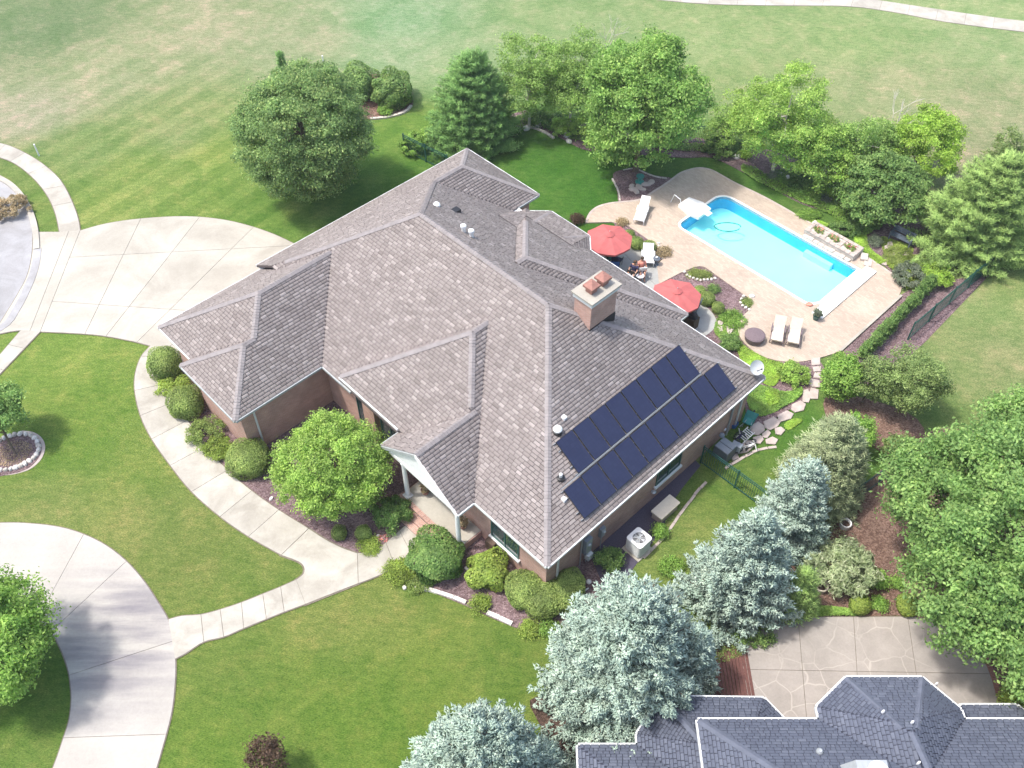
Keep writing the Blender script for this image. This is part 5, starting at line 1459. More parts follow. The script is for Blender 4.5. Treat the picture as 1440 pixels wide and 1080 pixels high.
conifer('white_pine', 'broad light green pine right of the pool garden', at(1362, 352), 6.8, 3.4, 'pine_needle_light', 30, rows=16, per=2.9, twig=.26, wd=.024, ntw=15, power=.55, gaps=.14, droop=.08, upw=.25, irregular=.24)
conifer('juniper', 'upright mid green juniper between the silvery spruce and the white-leaved willow', at(1110, 858), 3.4, .95, 'pine_needle_light', 32, cat='shrub', rows=15, per=4, twig=.2, wd=.02, ntw=12, power=.7, upw=.9)

conifer('juniper', 'thin dark conifer tip poking out above the large round tree', at(408, 150), 4.3, .55, 'pine_needle', 33, rows=16, per=4, twig=.16, wd=.02, ntw=10, power=.8, upw=.9)
# hedges and shrubs by the house front
clipped('boxwood_barrel', 'barrel-shaped clipped bush at the top end of the front walk', [cb(231, 510, .84, 1.35)], 'boxwood_leaf', 900, .075, 41, power=3.2)
clipped('boxwood_barrel', 'barrel-shaped clipped bush against the garage corner halfway down the walk', [cb(260, 566, .84, 1.3)], 'boxwood_leaf', 900, .075, 42, power=3.2)
clipped('boxwood_ball', 'clipped round bush at the garage corner beside the lime green tree', [cb(349, 644, 1.0, 1.3)], 'boxwood_leaf', 900, .075, 43, power=2.8)
loose('juniper_spread', 'low golden juniper between the two barrel bushes', 243, 541, .95, .5, 'gold_green_leaf', 4500, .09, 44)
loose('juniper_spread', 'dark low juniper beside the garage end wall', 288, 607, 1.0, .7, 'boxwood_leaf', 5500, .09, 45)
loose('juniper_spread', 'golden low juniper between the dark juniper and the round bush', 307, 630, .78, .6, 'gold_green_leaf', 4500, .09, 46)
clipped('boxwood_ball', 'small shaded round bush under the lime green tree', [cb(477, 749, .34, .62)], 'boxwood_leaf', 1200, .055, 47)
clipped('boxwood_ball', 'small sunlit round bush beside the walk before the porch', [cb(511, 749, .36, .62)], 'boxwood_leaf', 1200, .055, 48)
loose('yew_mound', 'dark green shrub left of the porch steps', 551, 722, .95, 1.0, 'yew_leaf', 7500, .10, 49)
loose('juniper_spread', 'low golden ground juniper at the bend of the walk', 519, 768, .55, .22, 'gold_green_leaf', 2400, .07, 50)
clipped('yew_mound', 'dark green rounded yew beside the porch column and the walk', [cb(611, 783, 1.17, 1.5)], 'yew_leaf', 700, .12, 51, rough=.09)
loose('juniper_spread', 'yellow-green low juniper at the corner of walk and front lawn', 563, 803, .75, .35, 'gold_green_leaf', 3500, .08, 52)
loose('juniper_spread', 'flat green juniper below the dark yew at the lawn edge', 590, 818, .6, .25, 'boxwood_leaf', 2500, .08, 53)
clipped('yew_mound', 'bright rounded bush under the front window', [cb(684, 804, .88, 1.15)], 'gold_green_leaf', 650, .12, 54, rough=.11)
bA, bB, bC, bD = cb(738, 828, .88, 1.15), cb(765, 842, .85, 1.1), cb(795, 835, .82, 1.05), cb(800, 822, .7, 1.1)
clipped('kidney_hedge', 'large kidney-shaped clipped hedge wrapped around the house corner', [bA, bB, bC, bD], 'boxwood_leaf', 850, .08, 55, cat='hedge')
loose('juniper_spread', 'golden tuft on the lawn edging below the bright bush', 676, 848, .42, .4, 'gold_green_leaf', 2000, .08, 56)
loose('juniper_spread', 'small green tuft at the right end of the front edging', 745, 884, .45, .3, 'gold_green_leaf', 1800, .08, 57)
loose('juniper_spread', 'green ground plants under the tip of the largest spruce', 775, 885, .5, .3, 'fresh_leaf', 1800, .08, 58)
loose('laurel_shrub', 'dark green glossy shrub between the kidney hedge and the air conditioner', 858, 788, .62, .9, 'yew_leaf', 4200, .10, 59)
loose('laurel_shrub', 'small bright shrub between the air conditioner and the cream box', 928, 747, .34, .55, 'fresh_leaf', 1500, .09, 60)
loose('laurel_shrub', 'low leafy plant at the grass edge above the largest spruce', 945, 798, .6, .35, 'fresh_leaf', 1800, .09, 61)
# shrubs at the back
clipped('viburnum_shrub', 'rounded grey-green shrub in the island bed at the top of the picture', [cb(550, 126, 1.35, 2.0)], 'viburnum_leaf', 420, .16, 62, rough=.10)
clipped('viburnum_shrub', 'darker shrub behind the large round tree in the island bed', [cb(505, 118, 1.3, 1.9)], 'viburnum_leaf', 420, .16, 63, rough=.12)
loose('viburnum_shrub', 'small low shrub at the kerb of the island bed', 542, 155, .5, .5, 'fresh_leaf', 1500, .12, 64)
loose('vine_shrub', 'light green vine heap over the top left fence', 583, 203, 1.0, 1.0, 'fresh_leaf', 3800, .16, 65)
loose('vine_shrub', 'light green shrub between the vine heap and the dark pine', 612, 190, 1.1, .9, 'lime_leaf', 3800, .16, 66)
loose('garden_shrub', 'dark shrub under the birches beside the pine', 757, 165, .9, .8, 'viburnum_leaf', 2600, .13, 67)
loose('garden_shrub', 'light green shrub in the back bed under the second birch', 795, 178, 1.1, 1.1, 'lime_leaf', 3800, .14, 68)
loose('garden_shrub', 'wide dark shrub in the back bed left of the light green tree', 1015, 205, 1.2, .9, 'viburnum_leaf', 3800, .13, 69)
loose('garden_shrub', 'round yellow shrub in the back bed near the pool', 1048, 217, .38, .4, 'yellow_leaf', 1400, .09, 70)
loose('garden_shrub', 'blue-grey mound beside the white tree stems', 1088, 247, .4, .35, 'blue_grey_leaf', 1400, .08, 71)
loose('garden_shrub', 'dark low shrubs right of the white tree stems', 1135, 252, 1.1, .6, 'viburnum_leaf', 3300, .12, 72)
loose('garden_shrub', 'light green perennials along the lawn edge behind the pool', 1140, 272, .8, .4, 'fresh_leaf', 2400, .11, 73)
loose('garden_shrub', 'bright yellow clump at the back bed', 1168, 271, .42, .35, 'yellow_leaf', 1500, .09, 74)
loose('garden_shrub', 'purple-grey clump in front of the bright yellow clump', 1160, 280, .42, .25, 'blue_grey_leaf', 1300, .08, 75)
loose('garden_shrub', 'long row of green perennials behind the stone planter', 1190, 322, 1.2, .5, 'viburnum_leaf', 3600, .11, 76, ry=.6)
loose('garden_shrub', 'green perennials at the lawn edge above the pool deck', 1137, 302, .8, .3, 'fresh_leaf', 2000, .10, 77, ry=.4)
loose('garden_shrub', 'dark blue-grey dome shrub right of the stone planter', 1230, 339, .42, .5, 'blue_grey_leaf', 2000, .07, 78)
loose('garden_shrub', 'grey-green feathery shrubs at the right end of the pool garden', 1283, 388, 1.2, .7, 'blue_grey_leaf', 4200, .12, 79)
loose('garden_shrub', 'blue-grey grasses beside the stepping stones of the pool garden', 1265, 362, 1.0, .4, 'grass_blade', 2600, .14, 80, aspect=.2)
loose('golden_shrub', 'bright yellow-green shrub beside the iron fence under the light green pine', 1320, 388, .95, .9, 'yellow_leaf', 4200, .12, 81)
loose('golden_shrub', 'round variegated shrub at the start of the flagstone path', 1116, 525, .80, .85, 'lime_leaf', 5200, .10, 82)
loose('garden_shrub', 'dark green shrub under the rear eave beside the patio', 1026, 482, .6, .6, 'viburnum_leaf', 2600, .10, 83)
loose('garden_shrub', 'soft green perennials beside the patio slab', 1030, 449, .72, .28, 'fresh_leaf', 2400, .09, 84)
for i, (px, py, r_, lb) in enumerate(((885, 331, .36, 'small round bush nearest the left red umbrella'), (895, 342, .42, 'round green bush right of the left red umbrella'), (912, 348, .46, 'yellow-green round bush behind the white patio chair'),
                                      (995, 420, .44, 'largest of the round bushes beside the right red umbrella'), (1010, 433, .36, 'round bush at the corner of the patio slab nearest the perennials'), (984, 410, .36, 'round bush half under the right red umbrella'))):
    clipped('boxwood_ball', lb, [cb(px, py, r_, r_ * 1.6)], 'boxwood_leaf', 1200, .055, 90 + i)
loose('garden_shrub', 'small loose shrub above the round bushes in the patio bed', 1003, 407, .32, .3, 'viburnum_leaf', 1000, .08, 98)
loose('garden_shrub', 'grassy tuft of straw and green leaves in the white-stone ring on the deck', 932, 354, .5, .4, 'straw_leaf', 1700, .12, 99, aspect=.25)
loose('garden_shrub', 'low planting inside the curved white stones beside the pool deck', 983, 386, .7, .25, 'grass_blade', 2400, .08, 100, ry=.35)
loose('garden_shrub', 'small flowering clump in the white-stone ring near the pool corner', 1050, 425, .3, .2, 'boxwood_leaf', 900, .07, 101)
loose('garden_shrub', 'small plant at the top edge of the left patio bed', 876, 313, .35, .25, 'straw_leaf', 900, .09, 102)
loose('garden_shrub', 'purple shrub against the rear wall beside the back lawn', 812, 308, .45, .5, 'purple_leaf', 1600, .08, 103)
loose('straw_shrub', 'straggly olive and straw-coloured bush over the street kerb at the left edge', 12, 291, 1.25, .8, 'straw_leaf', 5200, .13, 104)
loose('willow_shrub', 'large white-variegated willow bush above the stamped patio', 1187, 797, 1.5, 1.9, 'willow_leaf', 7600, .22, 105, aspect=.3, nclump=90, rc=.3)
loose('garden_shrub', 'grassy green bush at the lower right of the willow', 1232, 815, .5, .5, 'fresh_leaf', 1800, .12, 106)
clipped('boxwood_ball', 'round bright bush below the willow at the stamped patio edge', [cb(1209, 850, .44, .7)], 'gold_green_leaf', 1000, .07, 107)
clipped('boxwood_ball', 'round bush on the bark right of the willow at the stamped patio edge', [cb(1277, 851, .48, .75)], 'gold_green_leaf', 1000, .07, 108)
loose('garden_shrub', 'small tuft between the two round bushes by the stamped patio', 1237, 849, .35, .3, 'fresh_leaf', 1200, .09, 109)
loose('garden_shrub', 'small tuft on the bark below the huge tree', 1262, 820, .3, .3, 'fresh_leaf', 900, .09, 110)
loose('garden_shrub', 'round bright bush beside the brick edging at the bottom right', 1424, 982, .6, .7, 'gold_green_leaf', 2800, .09, 111)
loose('garden_shrub', 'brown-green shrub at the corner of the bark path', 1290, 632, .5, .4, 'purple_leaf', 1000, .10, 112)
loose('garden_shrub', 'dark green plants under the silvery spruce at the patio corner', 1062, 885, .9, .5, 'viburnum_leaf', 3000, .11, 113)
loose('garden_shrub', 'leafy plant on bare soil between the two big spruces', 790, 975, .5, .4, 'straw_leaf', 1200, .13, 114)

# ground covers
def gp(l, z=0): return curve([at(x, y, z) for x, y in l], 3, True)
cover('ground_cover', 'bright yellow creeping plants along the rear eave', gp([(1035, 482), (1050, 490), (1075, 505), (1100, 512), (1098, 530), (1085, 545), (1060, 530), (1040, 505)]), 'yellow_leaf', 8500, .18, .08, 120)
cover('ground_cover', 'green perennials at the east corner of the house', gp([(1055, 540), (1085, 548), (1110, 552), (1126, 546), (1126, 558), (1108, 570), (1085, 582), (1062, 586), (1050, 565)]), 'fresh_leaf', 7500, .22, .10, 121)
cover('ground_cover', 'yellow patch among the perennials by the house corner', gp([(1075, 555), (1092, 552), (1095, 568), (1080, 572)]), 'yellow_leaf', 2000, .35, .08, 122)
cover('ground_cover', 'yellow creeping plants between path stones', gp([(1103, 597), (1116, 590), (1128, 592), (1112, 604), (1105, 604)]), 'yellow_leaf', 1500, .08, .07, 123)
cover('ground_cover', 'green creeping plants between patio and pool deck', gp([(1010, 447), (1038, 440), (1040, 470), (1030, 480), (1005, 472)]), 'fresh_leaf', 4500, .12, .07, 124)
cover('ground_cover', 'yellow creeping plants right of the stone planter', gp([(1200, 335), (1218, 332), (1222, 350), (1245, 368), (1232, 372), (1212, 356)]), 'yellow_leaf', 3800, .12, .09, 125)
cover('ground_cover', 'yellow creeping plants around the stepping stones', gp([(1238, 335), (1262, 340), (1285, 352), (1262, 375), (1245, 360)]), 'gold_green_leaf', 4200, .12, .09, 126)
cover('ground_cover', 'mixed green creeping plants along the right edge of the pool deck', gp([(1245, 368), (1290, 360), (1318, 372), (1300, 398), (1275, 408), (1262, 388)]), 'gold_green_leaf', 6500, .2, .10, 127)
cover('ground_cover', 'green strip of creeping plants along the stamped patio', gp([(1062, 872), (1080, 856), (1110, 850), (1150, 853), (1195, 858), (1210, 866), (1150, 867), (1090, 869), (1060, 890), (1040, 900), (1030, 888)]), 'fresh_leaf', 10500, .22, .09, 128)
cover('ground_cover', 'green planting under the back garden trees', gp([(1090, 240), (1200, 262), (1240, 310), (1225, 325), (1175, 292), (1100, 262)]), 'viburnum_leaf', 11000, .35, .14, 129)
cover('ground_cover', 'fresh green perennials along the lawn edge of the back bed', gp([(1045, 232), (1085, 250), (1140, 268), (1190, 292), (1228, 318), (1212, 332), (1165, 302), (1110, 278), (1050, 248)]), 'fresh_leaf', 7500, .25, .12, 134)
cover('ground_cover', 'dark planting in the back bed near the fence', gp([(700, 178), (745, 160), (800, 165), (830, 190), (960, 205), (1040, 200), (1050, 225), (980, 215), (820, 200), (760, 182)]), 'viburnum_leaf', 9000, .3, .14, 130)
cover('ground_cover', 'weeds in the stone-ringed tree bed', gp([(0, 630), (30, 620), (48, 632), (30, 652), (0, 655)]), 'straw_leaf', 900, .06, .06, 131)
cover('ground_cover', 'short dry needles and weeds under the blue spruces', gp([(960, 850), (1040, 900), (1040, 925), (975, 930)]), 'boxwood_leaf', 2500, .15, .08, 132)
cover('ground_cover', 'yellow flowers and greens at the planter end', gp([(1136, 308), (1165, 318), (1150, 322), (1132, 314)]), 'yellow_leaf', 1400, .15, .08, 133)
# narrow hedge in the gravel strip
ha, hb = at(1303, 408), at(1212, 505)
for i in range(14):
    t_ = i / 13; x = ha[0] + (hb[0] - ha[0]) * t_; y = ha[1] + (hb[1] - ha[1]) * t_
    if i == 0:
        V, F, T, tp = crown((0, 0, .62), (.25, .25, .62), 40, .16, 2600, .09, 140, tips=3, low=-.95, up=.8)
        hr = thing('arborvitae', 'dark upright hedge plant in the gravel strip between pool deck and iron fence', 'hedge plant', (x, y, 0), R(0), 'row of hedge plants in the gravel strip', local=True)
        np_obj('foliage', V, F, LV['yew_leaf'], hr, T)
        MB().tube([(0, 0, -.05), (0, 0, .7)], [.03, .015], 5).build('stem', M['bark'], hr)
        hroot = hr
    else:
        hr = copy_tree(hroot); hr.location = (x, y, 0); hr.rotation_euler = (0, 0, random.uniform(0, 6.28))
        s_ = random.uniform(.85, 1.12); hr.scale = (s_, s_, random.uniform(.9, 1.15))

# ================================================================== STONES
def stone(x, y, z, a, b, h, rot, mat, name, label, cat, group, seed, jag=.12, n=9):
    rg_ = random.Random(seed); mb = MB(); ring_ = []
    for k in range(n):
        t_ = 2 * math.pi * k / n; r_ = 1 + rg_.uniform(-jag, jag)
        px, py = a * r_ * math.cos(t_), b * r_ * math.sin(t_)
        ring_.append((px * math.cos(rot) - py * math.sin(rot), px * math.sin(rot) + py * math.cos(rot)))
    lay = [(1.0, 0), (1.04, h * .45), (.84, h * .85), (.45, h)]
    v = [(p[0] * s_, p[1] * s_, zz + (rg_.uniform(-.08, .08) * h if zz else 0)) for s_, zz in lay for p in ring_]
    f = [(i * n + k, i * n + (k + 1) % n, (i + 1) * n + (k + 1) % n, (i + 1) * n + k) for i in range(3) for k in range(n)] + [tuple(3 * n + k for k in range(n))]
    o = mb.add(v, f).build(name, mat); o.location = (x, y, z)
    return tag(o, label, cat, group)
def flat(px_poly, z, th, mat, name, label, cat, group, seed):
    p = [at(q[0], q[1]) for q in px_poly]; cx = sum(q[0] for q in p) / len(p); cy = sum(q[1] for q in p) / len(p)
    top = [(cx + (q[0] - cx) * .94, cy + (q[1] - cy) * .94) for q in p]
    if area(p) < 0: p, top = p[::-1], top[::-1]
    n = len(p); mb = MB()
    mb.add([(*q, z) for q in p] + [(*q, z + th * .7) for q in p] + [(*q, z + th) for q in top], [(i, (i + 1) % n, n + (i + 1) % n, n + i) for i in range(n)] + [(n + i, n + (i + 1) % n, 2 * n + (i + 1) % n, 2 * n + i) for i in range(n)] + [tuple(2 * n + i for i in range(n))])
    return mb.solo(name, mat, label, cat, (cx, cy, z), group)
ringp = [(0, 620), (6, 617), (14, 614), (21, 612), (29, 611), (37, 611.5), (44, 613), (49, 617), (53, 622), (55, 628), (55, 634), (52, 640), (48, 645), (42, 649), (36, 653), (30, 656), (23, 658.5), (16, 660.5), (9, 661.5), (1, 662)]
for i, (px, py) in enumerate(ringp):
    x, y = at(px, py); w_ = random.uniform(.12, .17)
    stone(x, y, .02, w_, w_ * .75, .16, random.uniform(0, 3), M['rockw' if i % 3 else 'rock'], 'edging_stone', 'pale rounded stone in the ring round the tree bed at the left edge', 'stone', 'ring of stones round the left tree bed', 200 + i)
path = [(0, 667), (20, 665), (42, 658), (56, 645), (61, 630), (57, 618), (46, 610), (30, 607.5)]
struct(strip(curve(atp(path), 5), .09, .09, -.01, .02).build('bare_soil_rim', M['flag']))
WS = 'white stones edging the small beds by the pool deck'
for j, pts in enumerate(([(926, 344), (926, 348), (927, 352), (928, 356), (929, 360), (931, 364)], [(962, 384), (966, 388), (970, 390.5), (975, 392.5), (980, 394), (985, 395), (990, 395), (995, 394.5), (1000, 394), (1005, 393)], [(1045, 418), (1042, 422), (1041, 427), (1044, 431), (1048, 434), (1053, 437)])):
    lb = ('small white stone of the row left of the straw-coloured tuft', 'small white stone of the curved row beside the right umbrella bed', 'small white stone of the ring near the pool corner')[j]
    for i, (px, py) in enumerate(pts):
        x, y = at(px, py); stone(x, y, .06, .10, .08, .10, i, M['rockw'], 'white_stone', lb, 'stone', WS, 300 + j * 20 + i)
BS = 'boulders in the back beds'
for i, (px, py, r_, lb) in enumerate(((1057, 418, .18, 'white boulder at the pool deck corner'), (1098, 247, .2, 'white boulder at the foot of the white tree stems'), (1107, 251, .2, 'round pale boulder right of the white tree stems'), (1101, 257, .12, 'small pale boulder below the white tree stems'), (1108, 260, .15, 'pale boulder nearest the lawn below the white tree stems'),
                                  (740, 182, .25, 'pale boulder in the back bed left of the birches'), (757, 178, .3, 'long pale boulder in the back bed by the birches'), (797, 192, .28, 'white boulder at the lawn edge under the tallest maple'), (800, 200, .22, 'grey boulder under the left side of the tallest maple'), (1036, 222, .25, 'grey boulder by the round yellow shrub'), (1145, 315, .2, 'white stone at the left end of the planter'),
                                  (934, 356, .1, 'white stone inside the straw-coloured tuft'), (569, 827, .12, 'pale stone at the walk corner near the golden juniper'), (657, 800, .13, 'white flat stone on the mulch between the dark yew and the bright bush'), (532, 754, .1, 'white stone with the flowers at the walk bend'), (382, 702, .12, 'white stone in the mulch left of the lime green tree'))):
    x, y = at(px, py); stone(x, y, .02, r_, r_ * .8, r_ * .9, i * .7, M['rockw'], 'boulder', lb, 'stone', BS if i < 11 else None, 400 + i)
FG = 'flagstones of the path from the house corner to the pool deck'
flags = [([(1140, 505), (1153, 504), (1153, 514), (1141, 515)], 'first flagstone at the edge of the pool deck'), ([(1142, 517), (1154, 516), (1155, 523), (1144, 524)], 'small second flagstone below the pool deck'),
         ([(1145, 525), (1155, 525), (1153, 533), (1143, 532)], 'flagstone left of the bright green upright shrub'), ([(1138, 533), (1152, 536), (1153, 546), (1141, 545), (1136, 540)], 'flagstone where the path bends left'),
         ([(1140, 546), (1151, 549), (1150, 562), (1140, 562), (1137, 553)], 'long flagstone below the bend'), ([(1128, 550), (1136, 548), (1140, 560), (1137, 567), (1128, 566)], 'flagstone beside the grass at the bend'),
         ([(1113, 570), (1125, 564), (1133, 569), (1130, 578), (1118, 581), (1112, 577)], 'dark worn flagstone above the yellow patch'), ([(1093, 585), (1106, 578), (1116, 583), (1112, 590), (1098, 594), (1094, 591)], 'flagstone left of the dark worn one'),
         ([(1073, 594), (1088, 587), (1098, 594), (1093, 601), (1083, 606), (1076, 603)], 'large flagstone in the middle of the path'), ([(1055, 599), (1066, 594), (1075, 600), (1075, 607), (1066, 613), (1056, 611)], 'large flagstone beside the green chair'),
         ([(1071, 611), (1079, 605), (1084, 610), (1079, 617), (1072, 616)], 'small square white flagstone'), ([(1089, 603), (1098, 601), (1104, 606), (1098, 613), (1090, 611)], 'pale flagstone beside the yellow creepers'),
         ([(1058, 616), (1070, 613), (1074, 619), (1069, 625), (1060, 624)], 'flagstone below the small square one'), ([(1076, 619), (1086, 615), (1094, 619), (1090, 626), (1077, 625)], 'flagstone next to the tan edging'),
         ([(1036, 632), (1047, 620), (1058, 621), (1062, 627), (1051, 637), (1038, 639)], 'large flagstone in front of the white bicycle'), ([(1028, 638), (1036, 637), (1039, 645), (1030, 649)], 'last flagstone beside the grey bin')]
for i, (pp_, lb) in enumerate(flags): flat(pp_, .03, .06, M['flag'], 'flagstone', lb, 'flagstone', FG, i)
for i, (pp_, lb) in enumerate((([(1009, 452), (1018, 453), (1015, 459), (1009, 458)], 'small stepping stone beside the patio slab'), ([(1008, 461), (1015, 460), (1016, 467), (1010, 468)], 'rounded stepping stone below the small one'), ([(1021, 458), (1031, 457), (1032, 464), (1026, 472), (1022, 468)], 'largest stepping stone between patio and fire table'),
                               ([(1247, 342), (1254, 341), (1255, 347), (1247, 348)], 'stepping stone nearest the blue-grey dome'), ([(1243, 347), (1253, 346), (1254, 351), (1244, 352)], 'second stepping stone in the pool garden'), ([(1254, 352), (1264, 351), (1265, 358), (1255, 358)], 'broad stepping stone below the bench'),
                               ([(1249, 358), (1259, 359), (1256, 364), (1248, 362)], 'stepping stone beside the grasses'), ([(1243, 364), (1254, 365), (1252, 369), (1242, 368)], 'stepping stone near the yellow creepers'), ([(1240, 369), (1247, 370), (1246, 375), (1239, 373)], 'stepping stone at the deck edge'), ([(1271, 356), (1278, 357), (1277, 362), (1270, 361)], 'stepping stone in front of the bench'))):
    flat(pp_, .05, .06, M['flag'], 'stepping_stone', lb, 'stepping stone', 'stepping stones in the pool gardens', 30 + i)
# tan edging of the side path and the front lawn edging: cut stones laid end to end
def edging(path_px, label, mat, step, wdt, h, group, jitter=.01, z=0.0):
    path = curve(atp(path_px), 6); acc_ = 0; k = 0
    root = thing('lawn_edging', label, 'edging', (*path[0], 0), 0, group)
    pts = []; need = 0
    for a_, b_ in zip(path, path[1:]):
        L = math.hypot(b_[0] - a_[0], b_[1] - a_[1]); t_ = 0
        while need <= L - t_:
            t_ += need; pts.append((a_[0] + (b_[0] - a_[0]) * t_ / L, a_[1] + (b_[1] - a_[1]) * t_ / L)); need = step
        need -= (L - t_)
    for a_, b_ in zip(pts, pts[1:]):
        an = math.atan2(b_[1] - a_[1], b_[0] - a_[0]); m_ = ((a_[0] + b_[0]) / 2 + random.uniform(-jitter, jitter), (a_[1] + b_[1]) / 2 + random.uniform(-jitter, jitter), z)
        MB().obox(m_, (step - .025, wdt, h + random.uniform(-.01, .012)), an + random.uniform(-.03, .03)).build('stone', M[mat], root)
edging([(583, 826), (600, 829), (630, 838), (660, 850)], 'white limestone edging left of the golden tuft', 'rockw', .62, .17, .12, None)
edging([(685, 862), (705, 871), (722, 879), (738, 887)], 'white limestone edging between the golden tuft and the largest spruce', 'rockw', .62, .2, .12, None)
edging([(520, 168), (535, 167), (552, 164), (566, 160), (576, 153), (580, 146)], 'curved pale kerb of the island bed', 'rock', .5, .2, .12, None)
edging([(1092, 629), (1070, 632), (1052, 640), (1035, 650), (1025, 656), (1016, 662)], 'tan curved edging of the flagstone path', 'flag', .45, .14, .06, None)
edging([(993, 678), (980, 692), (968, 708), (955, 725), (942, 745), (928, 762), (912, 778), (902, 788)], 'curved timber-coloured edging in the side lawn', 'flag', .5, .13, .05, None)
edging([(861, 252), (866, 262), (870, 272), (872, 286)], 'curved tan kerb of the small mulch bed by the pool', 'rock', .3, .1, .09, None)
edging([(876, 240), (893, 238), (912, 246), (930, 251), (944, 252)], 'upper tan kerb of the small mulch bed', 'rock', .35, .1, .07, None)
edging([(725, 177), (745, 179), (765, 186), (780, 196)], 'grey kerb between the back lawn and the birches', 'rock', .4, .18, .1, None)
# fountain feature in the small mulch bed
x, y = at(900, 262); ft = thing('rock_feature', 'tan flat rocks around a small dark fountain in the mulch bed by the pool', 'rock feature', (x, y, .03), 0, local=True)
for i, (dx, dy, a_, b_) in enumerate(((-.5, -.4, .28, .2), (-.55, -.05, .2, .17), (-.1, -.15, .3, .2), (.35, .1, .34, .2), (.75, .35, .32, .2), (-.3, -.65, .24, .18), (.1, -.4, .25, .14))):
    rr = stone(0, 0, 0, a_, b_, .14, i, M['flag'], 'rock', None, None, None, 500 + i); rr.parent = ft; rr.location = (dx, dy, 0)
MB().lathe([(.28, 0), (.3, .1), (.12, .18), (.1, .4), (.26, .48), (.27, .54), (.05, .5)], (0, .35, 0), 14).build('basin', M['teal'], ft)
# stone planter by the pool
pu, pw = uw(1180, 350)
pn = thing('stone_planter', 'raised stone planter with three flower boxes at the far edge of the pool', 'planter', (-18.6, 44.6, 0), PH)
pu0, pu1 = uw(1148, 326)[0], uw(1205, 350)[0]
P0, P1, Q0, Q1 = -19.95, -16.45, 44.25, 45.35
MB().box(P0, P1, Q0, Q1, .0, .40).build('planter_wall', M['rock'], pn)
k = 0
for w_ in (Q0 + .09, Q1 - .09):
    for i in range(10):
        u0 = P0 + i * .35; MB().box(u0 + .01, u0 + .34, w_ - .12, w_ + .12, .405, .46 + random.uniform(0, .015)).build('coping_stone', M['flag'], pn)
for u_ in (P0 + .12, P0 + 1.2, P0 + 2.3, P1 - .12):
    for i in range(3): MB().box(u_ - .12, u_ + .12, Q0 + .23 + i * .215, Q0 + .43 + i * .215, .405, .46 + random.uniform(0, .015)).build('coping_stone', M['flag'], pn)
for i in range(9):
    u0 = P0 + .1 + i * .37; MB().box(u0, u0 + .34, Q0 - .32, Q0 - .04, .06, .20 + random.uniform(0, .05)).build('ledge_stone', M['rock'], pn)
for i in range(3):
    u_ = P0 + .66 + i * 1.1; x, y = w2(u_, (Q0 + Q1) / 2)
    V, F, T, tp = crown((u_, (Q0 + Q1) / 2, .42), (.40, .26, .16), 14, .1, 700, .07, 520 + i, tips=1, low=-.1)
    np_obj('flower_box', V, F, LV['boxwood_leaf'], pn, T, OFF[pn.name])
    mb = MB(); rg_ = random.Random(i)
    for _ in range(12): mb.ball((u_ + rg_.uniform(-.3, .3), (Q0 + Q1) / 2 + rg_.uniform(-.2, .2), .56 + rg_.uniform(0, .05)), .035, 6, 4)
    mb.build('blossom', M['red_canvas'] if i == 2 else M['pink'], pn)
for i, s_ in enumerate((0, 1)):
    MB().obox((P1 + .32 + .42 * i, Q0 + .75 - .25 * i, .0), (.42, .6, .24 - .08 * i), .5).solo('boulder', M['rock'], ('grey slab stone at the right end of the planter', 'low slab stone right of the planter by the deck edge')[i], 'stone', (P1 + .32 + .42 * i, Q0 + .75 - .25 * i, 0), BS, rz=PH)
# ================================================================== FENCES AND YARD THINGS
def fence(name, label, pa, pb, h=1.35, gap=.12, mat='iron', post=2.0):
    """iron fence: posts, two rails and every picket"""
    a_, b_ = pa, pb; L = math.hypot(b_[0] - a_[0], b_[1] - a_[1]); an = math.atan2(b_[1] - a_[1], b_[0] - a_[0])
    r_ = thing(name, label, 'fence', (a_[0], a_[1], 0), an, local=True)
    n = max(1, round(L / post))
    for i in range(n + 1):
        MB().box(L * i / n - .035, L * i / n + .035, -.035, .035, -.05, h + .08).build('post', M[mat], r_)
    for z in (.12, h - .16, h - .02):
        MB().box(.036, L - .036, -.016, .016, z - .016, z + .016).build('rail', M[mat], r_)
    m = int(L / gap); proto = MB().box(-.009, .009, -.009, .009, .04, h + .03).build('picket', M[mat], r_)
    proto.location = (gap, 0, 0)
    for i in range(2, m):
        c = proto.copy(); C.objects.link(c); c.location = (gap * i, 0, 0)
    return r_
fence('iron_fence', 'dark green iron fence from the side wall of the house down to the silvery spruce', at(985, 651), at(1082, 722))
fence('iron_fence', 'dark green iron fence through the gravel strip right of the pool', at(1276, 478), at(1388, 382))
fence('iron_fence', 'dark green iron fence behind the light green pine at the right', at(1392, 380), at(1466, 322))
fence('iron_fence', 'dark green iron fence beside the bark path above the huge tree', at(1190, 712), at(1278, 650))
fence('iron_fence', 'dark green iron fence at the far corner of the house behind the large round tree', at(569, 213), at(630, 243))
fence('iron_fence', 'dark green iron fence behind the tallest maple', at(960, 200), at(1062, 205))
# stakes in the far lawn
for i, (b_, t_, lb) in enumerate((((55, 219), (49, 205), 'thin white stake beside the curved sidewalk'), ((456, 93), (453, 83), 'thin white stake behind the large round tree'))):
    x, y = at(*b_); x2, y2 = at(*t_, .9)
    MB().tube([(x, y, -.1), (x + (x2 - x) * .3, y + (y2 - y) * .3, .95)], .055, 6).solo('marker_stake', M['white'], lb, 'stake', (x, y, 0))

